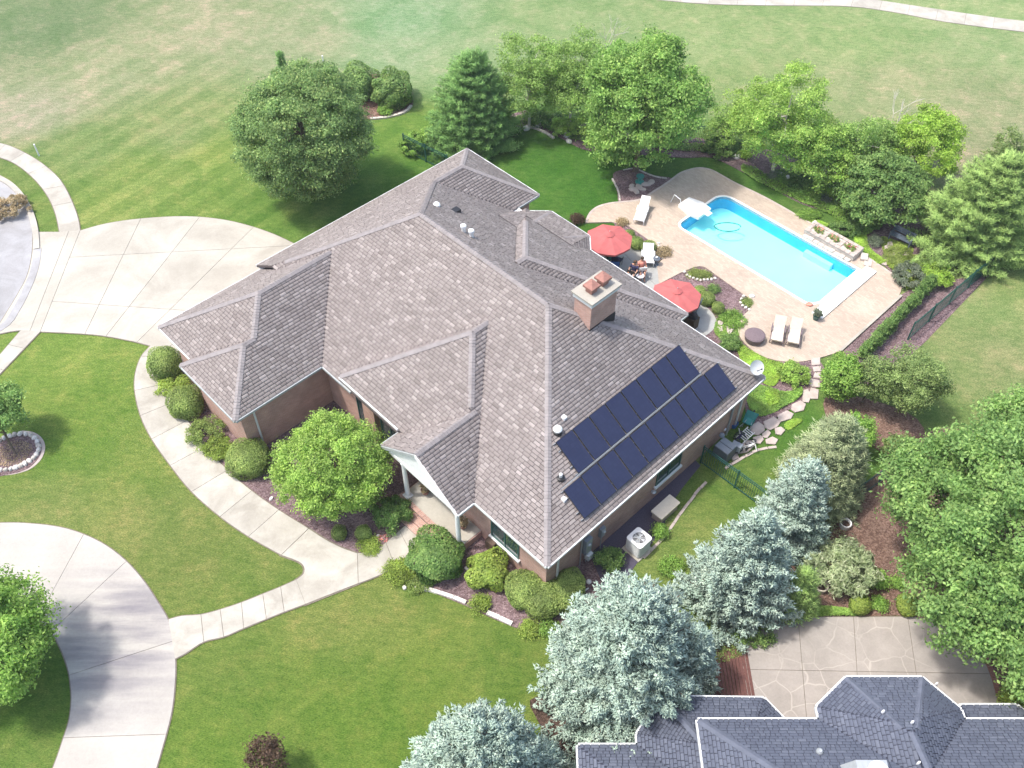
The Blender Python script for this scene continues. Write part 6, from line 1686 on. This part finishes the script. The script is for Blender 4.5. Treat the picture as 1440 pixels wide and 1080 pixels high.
# air conditioner
ax, ay = uw(896, 772)
ac = thing('air_conditioner', 'white square air conditioning unit with a round fan grille beside the side wall', 'air conditioner', (ax, ay, 0), PH)
x0, x1, y0, y1 = ax - .43, ax + .43, ay - .43, ay + .43
def rrect(x0, x1, y0, y1, r_, n=3): return arc((x1 - r_, y1 - r_), r_, 0, 90, n) + arc((x0 + r_, y1 - r_), r_, 90, 180, n) + arc((x0 + r_, y0 + r_), r_, 180, 270, n) + arc((x1 - r_, y0 + r_), r_, 270, 360, n)
MB().box(x0 - .08, x1 + .08, y0 - .08, y1 + .08, .0, .07).build('pad', M['walk'], ac)
MB().prism(rrect(x0 + .03, x1 - .03, y0 + .03, y1 - .03, .1), .08, .92).build('body', M['trim'], ac)
for z in [.14 + .055 * i for i in range(14)]: MB().prism(rrect(x0, x1, y0, y1, .12), z, z + .03).build('louvre', M['trim'], ac)
tp_ = ring(rrect(x0 - .01, x1 + .01, y0 - .01, y1 + .01, .13), [(ax + .31 * math.cos(k * .3142), ay + .31 * math.sin(k * .3142)) for k in range(20)], .925, .98, M['white'], 'top_panel', ac)
tp_.location = (-ax, -ay, 0)
MB().lathe([(.31, .921), (.30, .925)], (ax, ay, 0), 20).build('fan_well', M['blackmetal'], ac)
for k in range(4):
    a_ = k * math.pi / 2 + .3
    MB().add([(ax + .06 * math.cos(a_), ay + .06 * math.sin(a_), .935), (ax + .27 * math.cos(a_ - .35), ay + .27 * math.sin(a_ - .35), .932), (ax + .27 * math.cos(a_ + .35), ay + .27 * math.sin(a_ + .35), .95)], [(0, 1, 2)]).build('fan_blade', M['metal'], ac)
mb = MB()
for rr in (.10, .16, .22, .28): 
    mb.tube([(ax + rr * math.cos(k * .3142), ay + rr * math.sin(k * .3142), .985) for k in range(21)], .006, 4, cap=False)
for k in range(4): a_ = k * math.pi / 4 + .78; mb.tube([(ax - .32 * math.cos(a_), ay - .32 * math.sin(a_), .985), (ax + .32 * math.cos(a_), ay + .32 * math.sin(a_), .985)], .008, 4)
mb.build('fan_grille', M['white'], ac)
MB().lathe([(.075, .975), (.07, 1.0)], (ax, ay, 0), 14).build('fan_hub', M['metal'], ac)
# cream box
bu, bw = uw(934, 722)
bx_ = thing('storage_box', 'cream lidded storage box standing by the side wall', 'storage box', (bu, bw, 0), PH)
MB().box(bu - .27, bu + .27, bw - .62, bw + .62, 0, .50).build('body', M['grey_wood'], bx_)
MB().prism(rrect(bu - .33, bu + .33, bw - .69, bw + .69, .04), .503, .58).build('lid', M['cream'], bx_)
# meters on the wall
wu = -13.66
for w_, z0, z1, wd, dp, mt, lb in ((17.75, .9, 2.0, .42, .2, 'bluegrey', 'large grey-blue electricity cabinet on the side wall'), (18.75, 1.1, 1.75, .3, .16, 'bluegrey', 'small grey-blue meter box right of the electricity cabinet')):
    r_ = thing('utility_box', lb, 'utility box', (wu, w_, z0), PH)
    MB().box(wu, wu + dp, w_ - wd / 2, w_ + wd / 2, z0, z1).build('cabinet', M[mt], r_)
    MB().box(wu + dp, wu + dp + .015, w_ - wd / 2 + .03, w_ + wd / 2 - .03, z0 + .04, z1 - .04).build('door', M['metal'], r_)
    MB().tube([(wu + dp / 2, w_, z0), (wu + dp / 2, w_, .02)], .03, 6).build('conduit', M['metal'], r_)
    o = MB().lathe([(.1, 0), (.11, .03), (.09, .07), (.02, .09)], (0, 0, 0), 12).build('meter_glass', M['metal'], r_, off=(0, 0, 0)); o.rotation_euler = (0, R(90), 0); o.location = (dp + .015, 0, (z1 - z0) * .65)
MB().tube([(wu + .06, 17.4, 2.4), (wu + .06, 17.4, .02)], .035, 6).solo('conduit_pipe', M['metal'], 'grey conduit pipe left of the electricity cabinet', 'pipe', (wu, 17.4, 0), rz=PH)
MB().lathe([(.11, 0), (.13, .04), (.05, .1)], (wu + .1, 23.0 - .6, .9), 10).solo('hose_bib_cover', M['metal'], 'small pale outlet cover low on the side wall', 'outlet cover', (wu + .1, 22.4, .9), rz=PH)
gu, gw = uw(827, 790)
gm = thing('gas_meter', 'pale gas meter with pipes beside the kidney hedge', 'gas meter', (gu, gw, 0), PH)
MB().box(gu - .12, gu + .12, gw - .16, gw + .16, .35, .75).ball((gu, gw, .55), (.16, .2, .16), 10, 6).build('meter', M['trim'], gm)
MB().tube([(gu - .3, gw - .2, 0), (gu - .3, gw - .2, .85), (gu, gw - .1, .85), (gu, gw - .1, .6)], .025, 6).tube([(gu, gw + .1, .7), (gu - .15, gw + .25, .9), (gu - .4, gw + .3, .9)], .025, 6).build('pipe', M['trim'], gm)
for i, (px, py, c_, lb) in enumerate(((828, 819, 'trim', 'round white drain cap on the blue stone bed'), (823, 831, 'trim', 'short white tube lying on the blue stone bed'))):
    x, y = at(px, py)
    if i == 0: MB().lathe([(.12, 0), (.12, .06), (.05, .1)], (x, y, .03), 12).solo('drain_cap', M[c_], lb, 'drain cap', (x, y, .03))
    else: MB().tube([(x - .15, y - .1, .07), (x + .15, y + .1, .07)], .04, 8).solo('pipe_piece', M[c_], lb, 'pipe', (x, y, .05))
x, y = uw(697, 771); 
hr_ = thing('hose_reel', 'dark hose reel box on the front wall left of the window', 'hose reel', (x, 15.1, 0), PH)
MB().box(x - .25, x + .25, 14.85, 15.2, .25, .95).build('cover', M['timber'], hr_)
MB().tube([(x + .1, 14.85, .45), (x + .15, 14.75, .3), (x + .1, 14.7, .05)], .03, 6).build('hose_end', M['white'], hr_)

# junk by the side wall: bin, bicycle, chair, balls
cbx, cby = uw(1017, 641)
bn = thing('storage_bin', 'slate grey two-lid storage bin beside the iron fence', 'storage bin', (cbx, cby, 0), PH)
MB().box(cbx - .42, cbx + .40, cby - .38, cby + .38, 0, .78).build('body', M['darkplastic'], bn)
for s_ in (-1, 1): MB().box(cbx - .40, cbx + .38, cby + (-.37 if s_ < 0 else .02), cby + (-.02 if s_ < 0 else .37), .785, .84).build('lid', M['bluegrey'], bn)
MB().obox((cbx + .30, cby + .55, .30), (.5, .3, .45), .2).build('drawer', M['bluegrey'], bn)
for px, py, z, r_, mt, lb in ((1015, 612, .95, .15, 'bluegrey', 'pale grey ball lying on the storage bin'), (1018, 603, .5, .13, 'whitecloth', 'white ball against the wall behind the white bicycle'), (1024, 592, .55, .12, 'whitecloth', 'small white ball above the blue tub')):
    x, y = at(px, py, z); MB().ball((0, 0, 0), r_, 12, 8).solo('ball', M[mt], lb, 'ball', (0, 0, 0), smooth=True).location = (x, y, z)
def wheel(r_, t_=.025, n=20):
    return [(r_ * math.cos(2 * math.pi * k / n), 0, r_ * math.sin(2 * math.pi * k / n)) for k in range(n + 1)]
def bicycle(label, px, py, rz, col, size=1.0, group=None):
    x, y = at(px, py); b = thing('bicycle', label, 'bicycle', (x, y, .02), rz, group, local=True)
    r_ = .28 * size; wb = .46 * size
    for s_ in (-1, 1):
        tr = MB(); tr.tube([(p[0] + s_ * wb, 0, p[2] + r_) for p in wheel(r_)], .028, 6, cap=False)
        w_ = tr.build('wheel', M['blackmetal'], b)
        sp_ = MB()
        for k in range(8): a_ = k * math.pi / 4; sp_.tube([(s_ * wb, 0, r_), (s_ * wb + r_ * math.cos(a_), 0, r_ + r_ * math.sin(a_))], .006, 3)
        sp_.build('spokes', M['metal'], w_)
    st = (-.14 * size, 0, r_ + .34 * size); hd = (wb * .72, 0, r_ + .36 * size); bb = (-.02, 0, r_ - .02)
    f = MB().tube([st, bb], .03, 6).tube([hd, bb], .035, 6).tube([hd, st], .03, 6).tube([bb, (-wb, 0, r_)], .024, 6).tube([st, (-wb, 0, r_)], .02, 6).tube([hd, (wb, 0, r_)], .028, 6)
    f.build('frame', M[col], b)
    MB().tube([hd, (hd[0] - .03, 0, hd[2] + .16)], .02, 6).tube([(hd[0] - .1, -.27 * size, hd[2] + .2), (hd[0] - .02, 0, hd[2] + .15), (hd[0] - .1, .27 * size, hd[2] + .2)], .022, 6).build('handlebar', M[col], b)
    MB().prism([(st[0] - .15, -.08), (st[0] - .12, .08), (st[0] + .16, .02), (st[0] + .16, -.02)], st[2] + .05, st[2] + .10).build('saddle', M['blackmetal'], b)
    return b
b1 = bicycle('white bicycle nearest the flagstones', 1041, 627, R(50), 'white', 1.0, 'bicycles leaning by the side wall'); b1.rotation_euler = (R(50), 0, R(35))
b2 = bicycle('dark bicycle lying behind the white one', 1028, 622, R(20), 'navy', .95, 'bicycles leaning by the side wall'); b2.rotation_euler = (R(35), 0, R(60))
# white garden chair lying on its side
x, y = at(1047, 617); wc = thing('folded_chair', 'white slatted garden chair tipped over beside the white bicycle', 'garden chair', (x, y, .1), 0, local=True)
for i in range(6): MB().obox((0, -.25 + i * .11, .12 + .03 * i), (.5, .045, .03), 0).build('slat', M['white'], wc)
for s_ in (-1, 1): MB().tube([(s_ * .26, -.35, 0), (s_ * .26, .4, .32)], .025, 6).tube([(s_ * .26, -.1, .1), (s_ * .26, -.2, .55)], .022, 6).build('side_rail', M['white'], wc)
wc.rotation_euler = (0, R(-12), R(-60))
x, y = at(1031, 600); MB().lathe([(.16, 0), (.22, .32), (.2, .33), (.15, .05)], (x, y, .02), 14).solo('tub', M['blue'], 'blue plastic tub behind the white bicycle', 'tub', (x, y, .02))
# green wheelbarrow
x, y = at(1052, 597); wbw = thing('wheelbarrow', 'teal wheelbarrow at the east corner of the house', 'wheelbarrow', (x, y, 0), R(60), local=True)
mb = MB(); mb.add([(-.42, -.26, .52), (.45, -.32, .56), (.45, .32, .56), (-.42, .26, .52), (-.28, -.17, .28), (.2, -.2, .28), (.2, .2, .28), (-.28, .17, .28)], [(4, 5, 6, 7), (0, 4, 7, 3), (0, 1, 5, 4), (1, 2, 6, 5), (2, 3, 7, 6)]); mb.build('tray', M['teal'], wbw)
for s_ in (-1, 1): MB().tube([(-.75, s_ * .26, .5), (-.3, s_ * .2, .3), (.62, s_ * .06, .2)], .02, 6).build('handle', M['metal'], wbw); MB().tube([(-.2, s_ * .2, .28), (-.3, s_ * .22, 0)], .018, 6).build('leg', M['metal'], wbw)
MB().tube([(p[0] * .7 + .62, 0, p[2] * .7 + .2) for p in wheel(.28)], .035, 6, cap=False).build('wheel', M['blackmetal'], wbw)
# plant pot ring and pots in the neighbour's bed
for px, py, r_, mt, lb, fl in ((1187, 740, .27, 'white', 'white stone planter ring with dark soil above the willow bush', 'straw_leaf'), (1153, 828, .3, 'cream', 'tan tree ring half under the willow bush', None)):
    x, y = at(px, py); r0_ = thing('planter_pot', lb, 'planter', (x, y, 0), 0, local=True)
    MB().lathe([(r_ * .9, 0), (r_ * 1.05, .26), (r_ * 1.05, .32), (r_ * .82, .32), (r_ * .78, .2), (.01, .2)], (0, 0, 0), 18).build('pot', M[mt], r0_)
    MB().lathe([(r_ * .78, .21), (r_ * .5, .225)], (0, 0, 0), 14).build('soil', M['dark_soil'], r0_)
for i, (px, py, lb) in enumerate(((598, 690, 'terracotta pot of trailing plants at the left of the porch floor'), (651, 738, 'terracotta pot of tall plants at the right of the porch floor'))):
    u_, w_ = uw(px, py, .7); w_ = min(w_, 14.75); x, y = w2(u_, w_)
    r0_ = thing('potted_plant', lb, 'potted plant', (x, y, .48), 0, 'pots on the porch', local=True)
    MB().lathe([(.13, 0), (.2, .26), (.22, .27), (.22, .31), (.17, .31), (.16, .27), (.01, .27)], (0, 0, 0), 16).build('pot', M['terracotta'], r0_)
    V, F, T, tp = crown((0, 0, .5), (.24, .24, .22), 16, .11, 900, .10, 600 + i, tips=1, aspect=.35)
    np_obj('foliage', V, F, LV['straw_leaf'], r0_, T)
for i, (px, py, mt, lb) in enumerate(((538, 759, 'flower', 'small clump of yellow and white flowers at the walk bend'), (606, 797, 'flower', 'few yellow blossoms between the golden juniper and the yew'))):
    x, y = at(px, py); o = cover('flower_clump', lb, [(x - .25, y - .15), (x + .25, y - .15), (x + .2, y + .2), (x - .2, y + .2)], 'flower', 160, .14, .06, 610 + i)
    o['kind'] = 'thing'; o['category'] = 'flowers'

# ================================================================== POOLSIDE
M['wicker'] = plain('grey_brown_wicker', (.16, .12, .13, 1), .8, .2, 20, bump=.5)
def umbrella(label, px, py, h, rz, r_=1.5):
    x, y = at(px, py, h - .1)
    u = thing('patio_umbrella', label, 'umbrella', (x, y, 0), rz, 'red umbrellas on the patio', local=True)
    MB().tube([(0, 0, 0), (0, 0, h + .06)], .025, 8).build('pole', M['metal'], u)
    MB().lathe([(.26, 0), (.26, .06), (.06, .1)], (0, 0, .06), 16).build('base', M['blackmetal'], u)
    mb = MB(); n = 8; rings = [(.02, h), (r_ * .5, h - .19), (r_, h - .46)]
    v = [(0, 0, h + .01)]
    for j, (rr, z) in enumerate(rings[1:]):
        for k in range(n * 2):
            a_ = math.pi * k / n; sag = 1 if k % 2 == 0 else .93; v.append((rr * sag * math.cos(a_), rr * sag * math.sin(a_), z - (0 if k % 2 == 0 else .035)))
    m_ = n * 2; f = [(0, 1 + k, 1 + (k + 1) % m_) for k in range(m_)] + [(1 + k, 1 + m_ + k, 1 + m_ + (k + 1) % m_, 1 + (k + 1) % m_) for k in range(m_)]
    v += [(v[1 + m_ + k][0], v[1 + m_ + k][1], v[1 + m_ + k][2] - .12) for k in range(m_)]
    f += [(1 + m_ + k, 1 + 2 * m_ + k, 1 + 2 * m_ + (k + 1) % m_, 1 + m_ + (k + 1) % m_) for k in range(m_)]
    mb.add(v, f); ca_ = mb.build('canopy', M['red_canvas'], u)
    mb = MB(); v = [(0, 0, h + .13)]
    for k in range(m_): a_ = math.pi * k / n; v.append((.3 * math.cos(a_), .3 * math.sin(a_), h - .04))
    mb.add(v, [(0, 1 + k, 1 + (k + 1) % m_) for k in range(m_)]); mb.build('vent_cap', M['red_canvas'], ca_)
    MB().ball((0, 0, h + .17), .03, 8, 5).build('finial', M['metal'], u)
    for k in range(n):
        a_ = math.pi * 2 * k / n; MB().tube([(.05 * math.cos(a_), .05 * math.sin(a_), h - .05), (r_ * .98 * math.cos(a_), r_ * .98 * math.sin(a_), h - .48)], .01, 4).build('rib', M['metal'], u)
    return u
umbrella('red umbrella farther left by the back lawn, over the teal chairs', 857, 330, 2.35, .2, 1.42)
umbrella('red umbrella farther right, over the dark table near the rear roof corner', 952, 410, 2.35, .1, 1.42)

def lounger(label, px, py, rz, frame, cloth, up=35, group='pool loungers', L=1.9, wd=.62, z=ZD):
    x, y = at(px, py, z + .3); l = thing('sun_lounger', label, 'lounger', (x, y, z), rz, group, local=True)
    a_ = R(up); sl = L * .62; bl_ = L * .42; hz = .33; bx0 = -L / 2 + sl
    for s_ in (-1, 1):
        MB().box(-L / 2, bx0 + .35, s_ * wd / 2 - .025, s_ * wd / 2 + .025, hz - .03, hz + .03).build('side_rail', M[frame], l)
        for xx in (-L / 2 + .15, bx0 + .25): MB().box(xx - .025, xx + .025, s_ * wd / 2 - .022, s_ * wd / 2 + .022, 0, hz - .031).build('leg', M[frame], l)
        MB().box(bx0 - .45, bx0 + .02, s_ * (wd / 2 + .02) - .03, s_ * (wd / 2 + .02) + .03, hz + .2, hz + .24).box(bx0 - .43, bx0 - .39, s_ * (wd / 2 + .02) - .02, s_ * (wd / 2 + .02) + .02, hz + .031, hz + .2).build('armrest', M[frame], l)
    MB().box(-L / 2 + .02, bx0, -wd / 2 + .03, wd / 2 - .03, hz + .02, hz + .09).build('seat', M[cloth], l)
    c_, s2 = math.cos(a_), math.sin(a_); v = []
    for t_, yy, hh in ((0, -1, 0), (0, 1, 0), (bl_, 1, 0), (bl_, -1, 0), (0, -1, .07), (0, 1, .07), (bl_, 1, .07), (bl_, -1, .07)):
        v.append((bx0 + .02 + t_ * c_ - hh * s2, yy * (wd / 2 - .03), hz + .03 + t_ * s2 + hh * c_))
    MB().add(v, [(0, 1, 2, 3), (7, 6, 5, 4), (4, 5, 1, 0), (5, 6, 2, 1), (6, 7, 3, 2), (7, 4, 0, 3)]).build('backrest', M[cloth], l)
    return l
lounger('white plastic lounger standing alone near the pool jump stand', 903, 298, R(72), 'white', 'white', 32, 'white loungers', L=2.0)
lounger('beige lounger on the left of the pair beside the round fire table', 1094, 466, R(73), 'wicker', 'beigecloth', 42, L=1.7, wd=.68)
lounger('beige lounger on the right of the pair beside the pool housing', 1117, 469, R(73), 'wicker', 'beigecloth', 42, L=1.7, wd=.68)
lounger('white lounger on the patio beside the seated people', 911, 360, R(85), 'white', 'white', 45, 'white loungers', L=1.45, wd=.7, z=.06)
# fire table
x, y = at(1061, 474, .3); ftb = thing('fire_table', 'round grey wicker fire table with a low lid at the deck corner', 'fire table', (x, y, ZD), 0, local=True)
M['wicker'] = plain('grey_brown_wicker', (.16, .12, .13, 1), .8, .2, 20, bump=.5)
MB().lathe([(.42, 0), (.52, .1), (.55, .3), (.53, .36)], (0, 0, 0), 24).build('drum', M['wicker'], ftb)
MB().lathe([(.56, .361), (.57, .40), (.50, .45), (.12, .50), (.01, .51)], (0, 0, 0), 24).build('lid', M['wicker'], ftb)
# planter pot and a pink ring at the pool corner
x, y = at(1148, 445, .3); pr = thing('potted_plant', 'dark green potted plant at the near corner of the pool', 'potted plant', (x, y, ZD), 0, local=True)
MB().lathe([(.14, 0), (.2, .3), (.22, .34), (.16, .32), (.01, .3)], (0, 0, 0), 14).build('pot', M['green_frame'], pr)
V, F, T, tp = crown((0, 0, .48), (.24, .24, .24), 16, .1, 900, .09, 620, tips=1); np_obj('foliage', V, F, LV['blue_grey_leaf'], pr, T)
MB().tube([(.0, .1, .5), (0, .15, 1.0)], .02, 5).build('stake', M['trim'], pr)
x, y = at(1138, 428, .12); mb = MB(); mb.tube([(.16 * math.cos(k * .35), .11 * math.sin(k * .35), .04) for k in range(19)], .045, 8, cap=False).box(-.1, .1, -.06, .06, 0, .05)
o = mb.solo('pool_float', M['pink'], 'small pink float lying at the near corner of the pool', 'pool float', (0, 0, 0)); o.location = (x, y, ZD + .03)
# bench in the pool garden
x, y = at(1267, 336, .3); bb_ = thing('garden_bench', 'dark slate bench facing the pool under the dense low tree', 'bench', (x, y, 0), PH + R(3), local=True)
for i in range(4): MB().box(-.72, .72, -.22 + i * .115, -.12 + i * .115, .40, .44).build('seat_slat', M['darkplastic'], bb_)
for i in range(3): MB().box(-.72, .72, .26, .30, .52 + i * .13, .63 + i * .13).build('back_slat', M['darkplastic'], bb_)
for s_ in (-1, 1):
    MB().box(s_ * .66 - .04, s_ * .66 + .04, -.24, -.16, 0, .60).box(s_ * .66 - .04, s_ * .66 + .04, -.24, .26, .60, .645).build('arm_support', M['darkplastic'], bb_)
    MB().box(s_ * .66 - .04, s_ * .66 + .04, .20, .259, 0, .9).build('leg', M['darkplastic'], bb_)

# patio sets
def table(label, px, py, r_, z, mat):
    x, y = at(px, py, z + .7); t_ = thing('patio_table', label, 'table', (x, y, z), 0, local=True)
    MB().lathe([(r_, .70), (r_, .73), (r_ * .9, .74)], (0, 0, 0), 20).build('tabletop', M[mat], t_)
    for k in range(4): a_ = k * math.pi / 2 + .5; MB().tube([(r_ * .8 * math.cos(a_), r_ * .8 * math.sin(a_), 0), (r_ * .7 * math.cos(a_), r_ * .7 * math.sin(a_), .7)], .02, 6).build('leg', M[mat], t_)
    return t_
def chair(label, px, py, rz, frame, cloth, group, z=.055):
    x, y = at(px, py, z + .4); c = thing('patio_chair', label, 'chair', (x, y, z), rz, group, local=True)
    MB().box(-.25, .25, -.25, .25, .40, .46).build('seat', M[cloth], c)
    MB().add([(-.24, .24, .46), (.24, .24, .46), (.24, .34, .92), (-.24, .34, .92), (-.24, .28, .46), (.24, .28, .46), (.24, .38, .92), (-.24, .38, .92)], [(0, 1, 2, 3), (7, 6, 5, 4), (4, 5, 1, 0), (5, 6, 2, 1), (6, 7, 3, 2), (7, 4, 0, 3)]).build('backrest', M[cloth], c)
    for s_ in (-1, 1):
        for yy in (-.22, .22): MB().tube([(s_ * .23, yy, 0), (s_ * .23, yy, .4)], .018, 6).build('leg', M[frame], c)
        MB().tube([(s_ * .27, .27, .62), (s_ * .28, -.22, .62), (s_ * .26, -.22, .40)], .02, 6).build('armrest', M[frame], c)
    return c
table('blue-grey patio table under the left red umbrella', 853, 352, .55, .055, 'bluegrey')
chair('teal patio chair beside the roof edge under the left umbrella', 858, 362, R(200), 'blackmetal', 'teal', 'patio chairs under the left umbrella')
chair('navy patio chair right of the teal one', 868, 366, R(150), 'blackmetal', 'navy', 'patio chairs under the left umbrella')
chair('blue patio chair nearest the roof edge', 864, 372, R(180), 'blackmetal', 'blue', 'patio chairs under the left umbrella')
table('dark patio table under the right red umbrella', 955, 428, .5, .055, 'blackmetal')
chair('dark patio chair between the right umbrella and the roof corner', 968, 442, R(210), 'blackmetal', 'darkplastic', 'dark chairs under the right umbrella')
chair('dark patio chair at the open side of the right umbrella', 976, 430, R(250), 'blackmetal', 'darkplastic', 'dark chairs under the right umbrella')
chair('black patio chair holding the person in navy', 890, 385, R(150), 'blackmetal', 'blackmetal', 'chairs of the seated people')
chair('white patio chair holding the person in coral', 902, 380, R(185), 'white', 'white', 'chairs of the seated people')
gx_, gy_ = at(972, 452, .4); gr_ = thing('patio_grill', 'dark covered grill at the rear roof corner', 'grill', (gx_, gy_, .055), PH, local=True)
MB().box(-.35, .35, -.25, .25, .0, .75).build('cabinet', M['timber'], gr_); MB().lathe([(.3, .76), (.32, .85), (.22, 1.0), (.02, 1.06)], (0, 0, 0), 14, sx=1.2, sy=.85).build('lid', M['blackmetal'], gr_)
ux, uy = at(923, 366, .4); tb = thing('garden_lantern', 'small dark stand with a white top beside the white patio lounger', 'lantern', (ux, uy, .06), 0, local=True)
MB().lathe([(.2, 0), (.12, .08), (.08, .3), (.2, .42), (.22, .5), (.1, .52)], (0, 0, 0), 12).build('stand', M['darkplastic'], tb); MB().ball((0, 0, .58), .08, 10, 6).build('globe', M['white'], tb)

# ------------------------------------------------------------------ people
def person(label, px, py, z, rz, top, bottom, hair, lean=0.15, seat=.46):
    """seated figure: one skinned body, clothes and hair as its children"""
    x, y = at(px, py, z + seat); pr_ = thing('person', label, 'person', (x, y, z), rz, local=True)
    # -y is forward
    J = dict(pelvis=(0, .05, seat + .12), spine=(0, .08 + lean * .2, seat + .32), chest=(0, .08 + lean * .5, seat + .50), neck=(0, .06 + lean * .55, seat + .66), head=(0, .03 + lean * .5, seat + .80), crown=(0, .03 + lean * .5, seat + .90))
    for s_, n_ in ((-1, 'l'), (1, 'r')):
        J['sh' + n_] = (s_ * .17, .08 + lean * .5, seat + .57); J['el' + n_] = (s_ * .25, -.04, seat + .33); J['wr' + n_] = (s_ * .19, -.26, seat + .26)
        J['hp' + n_] = (s_ * .10, .03, seat + .09); J['kn' + n_] = (s_ * .13, -.40, seat + .10); J['an' + n_] = (s_ * .13, -.44, .08); J['to' + n_] = (s_ * .14, -.60, .04)
        for q in range(4): J['f%d%s' % (q, n_)] = (s_ * (.15 + .022 * q), -.355 - (.015 if q in (1, 2) else 0), seat + .235)
        J['th' + n_] = (s_ * .135, -.30, seat + .26)
    rad = dict(pelvis=.135, spine=.12, chest=.145, neck=.052, head=.095, crown=.075, sh=.06, el=.042, wr=.028, hp=.085, kn=.058, an=.038, to=.03, f=.011, th=.012)
    E_ = [('pelvis', 'spine'), ('spine', 'chest'), ('chest', 'neck'), ('neck', 'head'), ('head', 'crown')]
    for n_ in 'lr': E_ += [('chest', 'sh' + n_), ('sh' + n_, 'el' + n_), ('el' + n_, 'wr' + n_), ('pelvis', 'hp' + n_), ('hp' + n_, 'kn' + n_), ('kn' + n_, 'an' + n_), ('an' + n_, 'to' + n_), ('wr' + n_, 'th' + n_)] + [('wr' + n_, 'f%d%s' % (q, n_)) for q in range(4)]
    keys = list(J); me = bpy.data.meshes.new('body'); me.from_pydata([J[k] for k in keys], [(keys.index(a_), keys.index(b_)) for a_, b_ in E_], [])
    o = bpy.data.objects.new('body', me); C.objects.link(o); o.parent = pr_
    o.modifiers.new('skin', 'SKIN'); sv = me.skin_vertices[0].data
    for i, k in enumerate(keys):
        rr = next((rad[q] for q in (k, k[:-1], k[:2], k[:1]) if q in rad), .03); sv[i].radius = (rr, rr * (.8 if k in ('chest', 'spine') else 1)); sv[i].use_root = (k == 'pelvis')
    ss = o.modifiers.new('sub', 'SUBSURF'); ss.levels = 1; ss.render_levels = 2
    me.materials.append(M['skin'])
    hx, hy, hz = J['head']
    MB().ball((hx, hy + .02, hz + .045), (.105, .112, .10), 12, 8).build('hair', M[hair], pr_, smooth=True)
    fc = MB()
    for s_ in (-1, 1): fc.ball((s_ * .035, hy - .088, hz + .02), .012, 6, 4)
    fc.build('eyes', M['blackmetal'], pr_); MB().add([(-.015, hy - .088, hz - .02), (.015, hy - .088, hz - .02), (0, hy - .088, hz + .02), (0, hy - .115, hz - .015)], [(0, 1, 3), (1, 2, 3), (2, 0, 3)]).build('nose', M['skin'], pr_)
    if top:
        t_ = MB(); t_.lathe([(.15, 0), (.14, .15), (.17, .36), (.15, .42), (.07, .46)], (0, .07 + lean * .3, seat + .13), 14, sx=1.12, sy=.88)
        for n_ in 'lr': t_.tube([J['sh' + n_], tuple((np.array(J['sh' + n_]) * .35 + np.array(J['el' + n_]) * .65))], [.075, .06], 10)
        t_.build('shirt', M[top], pr_, smooth=True)
    b_ = MB(); b_.lathe([(.16, -.02), (.165, .12), (.15, .17)], (0, .05, seat), 14, sx=1.1, sy=.95)
    for n_ in 'lr': b_.tube([J['hp' + n_], tuple((np.array(J['hp' + n_]) * .25 + np.array(J['kn' + n_]) * .75))], [.10, .082], 10)
    b_.build('shorts', M[bottom], pr_, smooth=True)
    return pr_
person('person in coral top and navy shorts seated beside the white lounger', 902, 380, .055, R(5), 'pink', 'navy', 'hair')
person('person in navy top sitting nearest the roof edge', 890, 385, .055, R(-30), 'navy', 'whitecloth', 'hair')
# white towel-covered side table before them
x, y = at(900, 389, .4); tt = thing('side_table', 'small white side table between the two seated people', 'side table', (x, y, .055), 0, local=True)
MB().lathe([(.24, .42), (.25, .45), (.2, .46)], (0, 0, 0), 14).build('tabletop', M['whitecloth'], tt)
for k in range(3): a_ = k * 2.1; MB().tube([(.18 * math.cos(a_), .18 * math.sin(a_), 0), (.15 * math.cos(a_), .15 * math.sin(a_), .42)], .015, 5).build('leg', M['white'], tt)

# ================================================================== AIR
hz = MB().box(-1300, 1300, -800, 2900, -4.0, 44.0)
ho = hz.build('haze', [], None)
hm = bpy.data.materials.new('thin_haze'); hm.use_nodes = True
hn = hm.node_tree.nodes; hn.remove(hn['Principled BSDF'])
pv = hn.new('ShaderNodeVolumePrincipled'); pv.inputs['Density'].default_value = .0004; pv.inputs['Color'].default_value = (.93, .96, 1, 1); pv.inputs['Anisotropy'].default_value = .2
hm.node_tree.links.new(pv.outputs[0], hn['Material Output'].inputs['Volume'])
ho.data.materials.append(hm); stuff(ho)
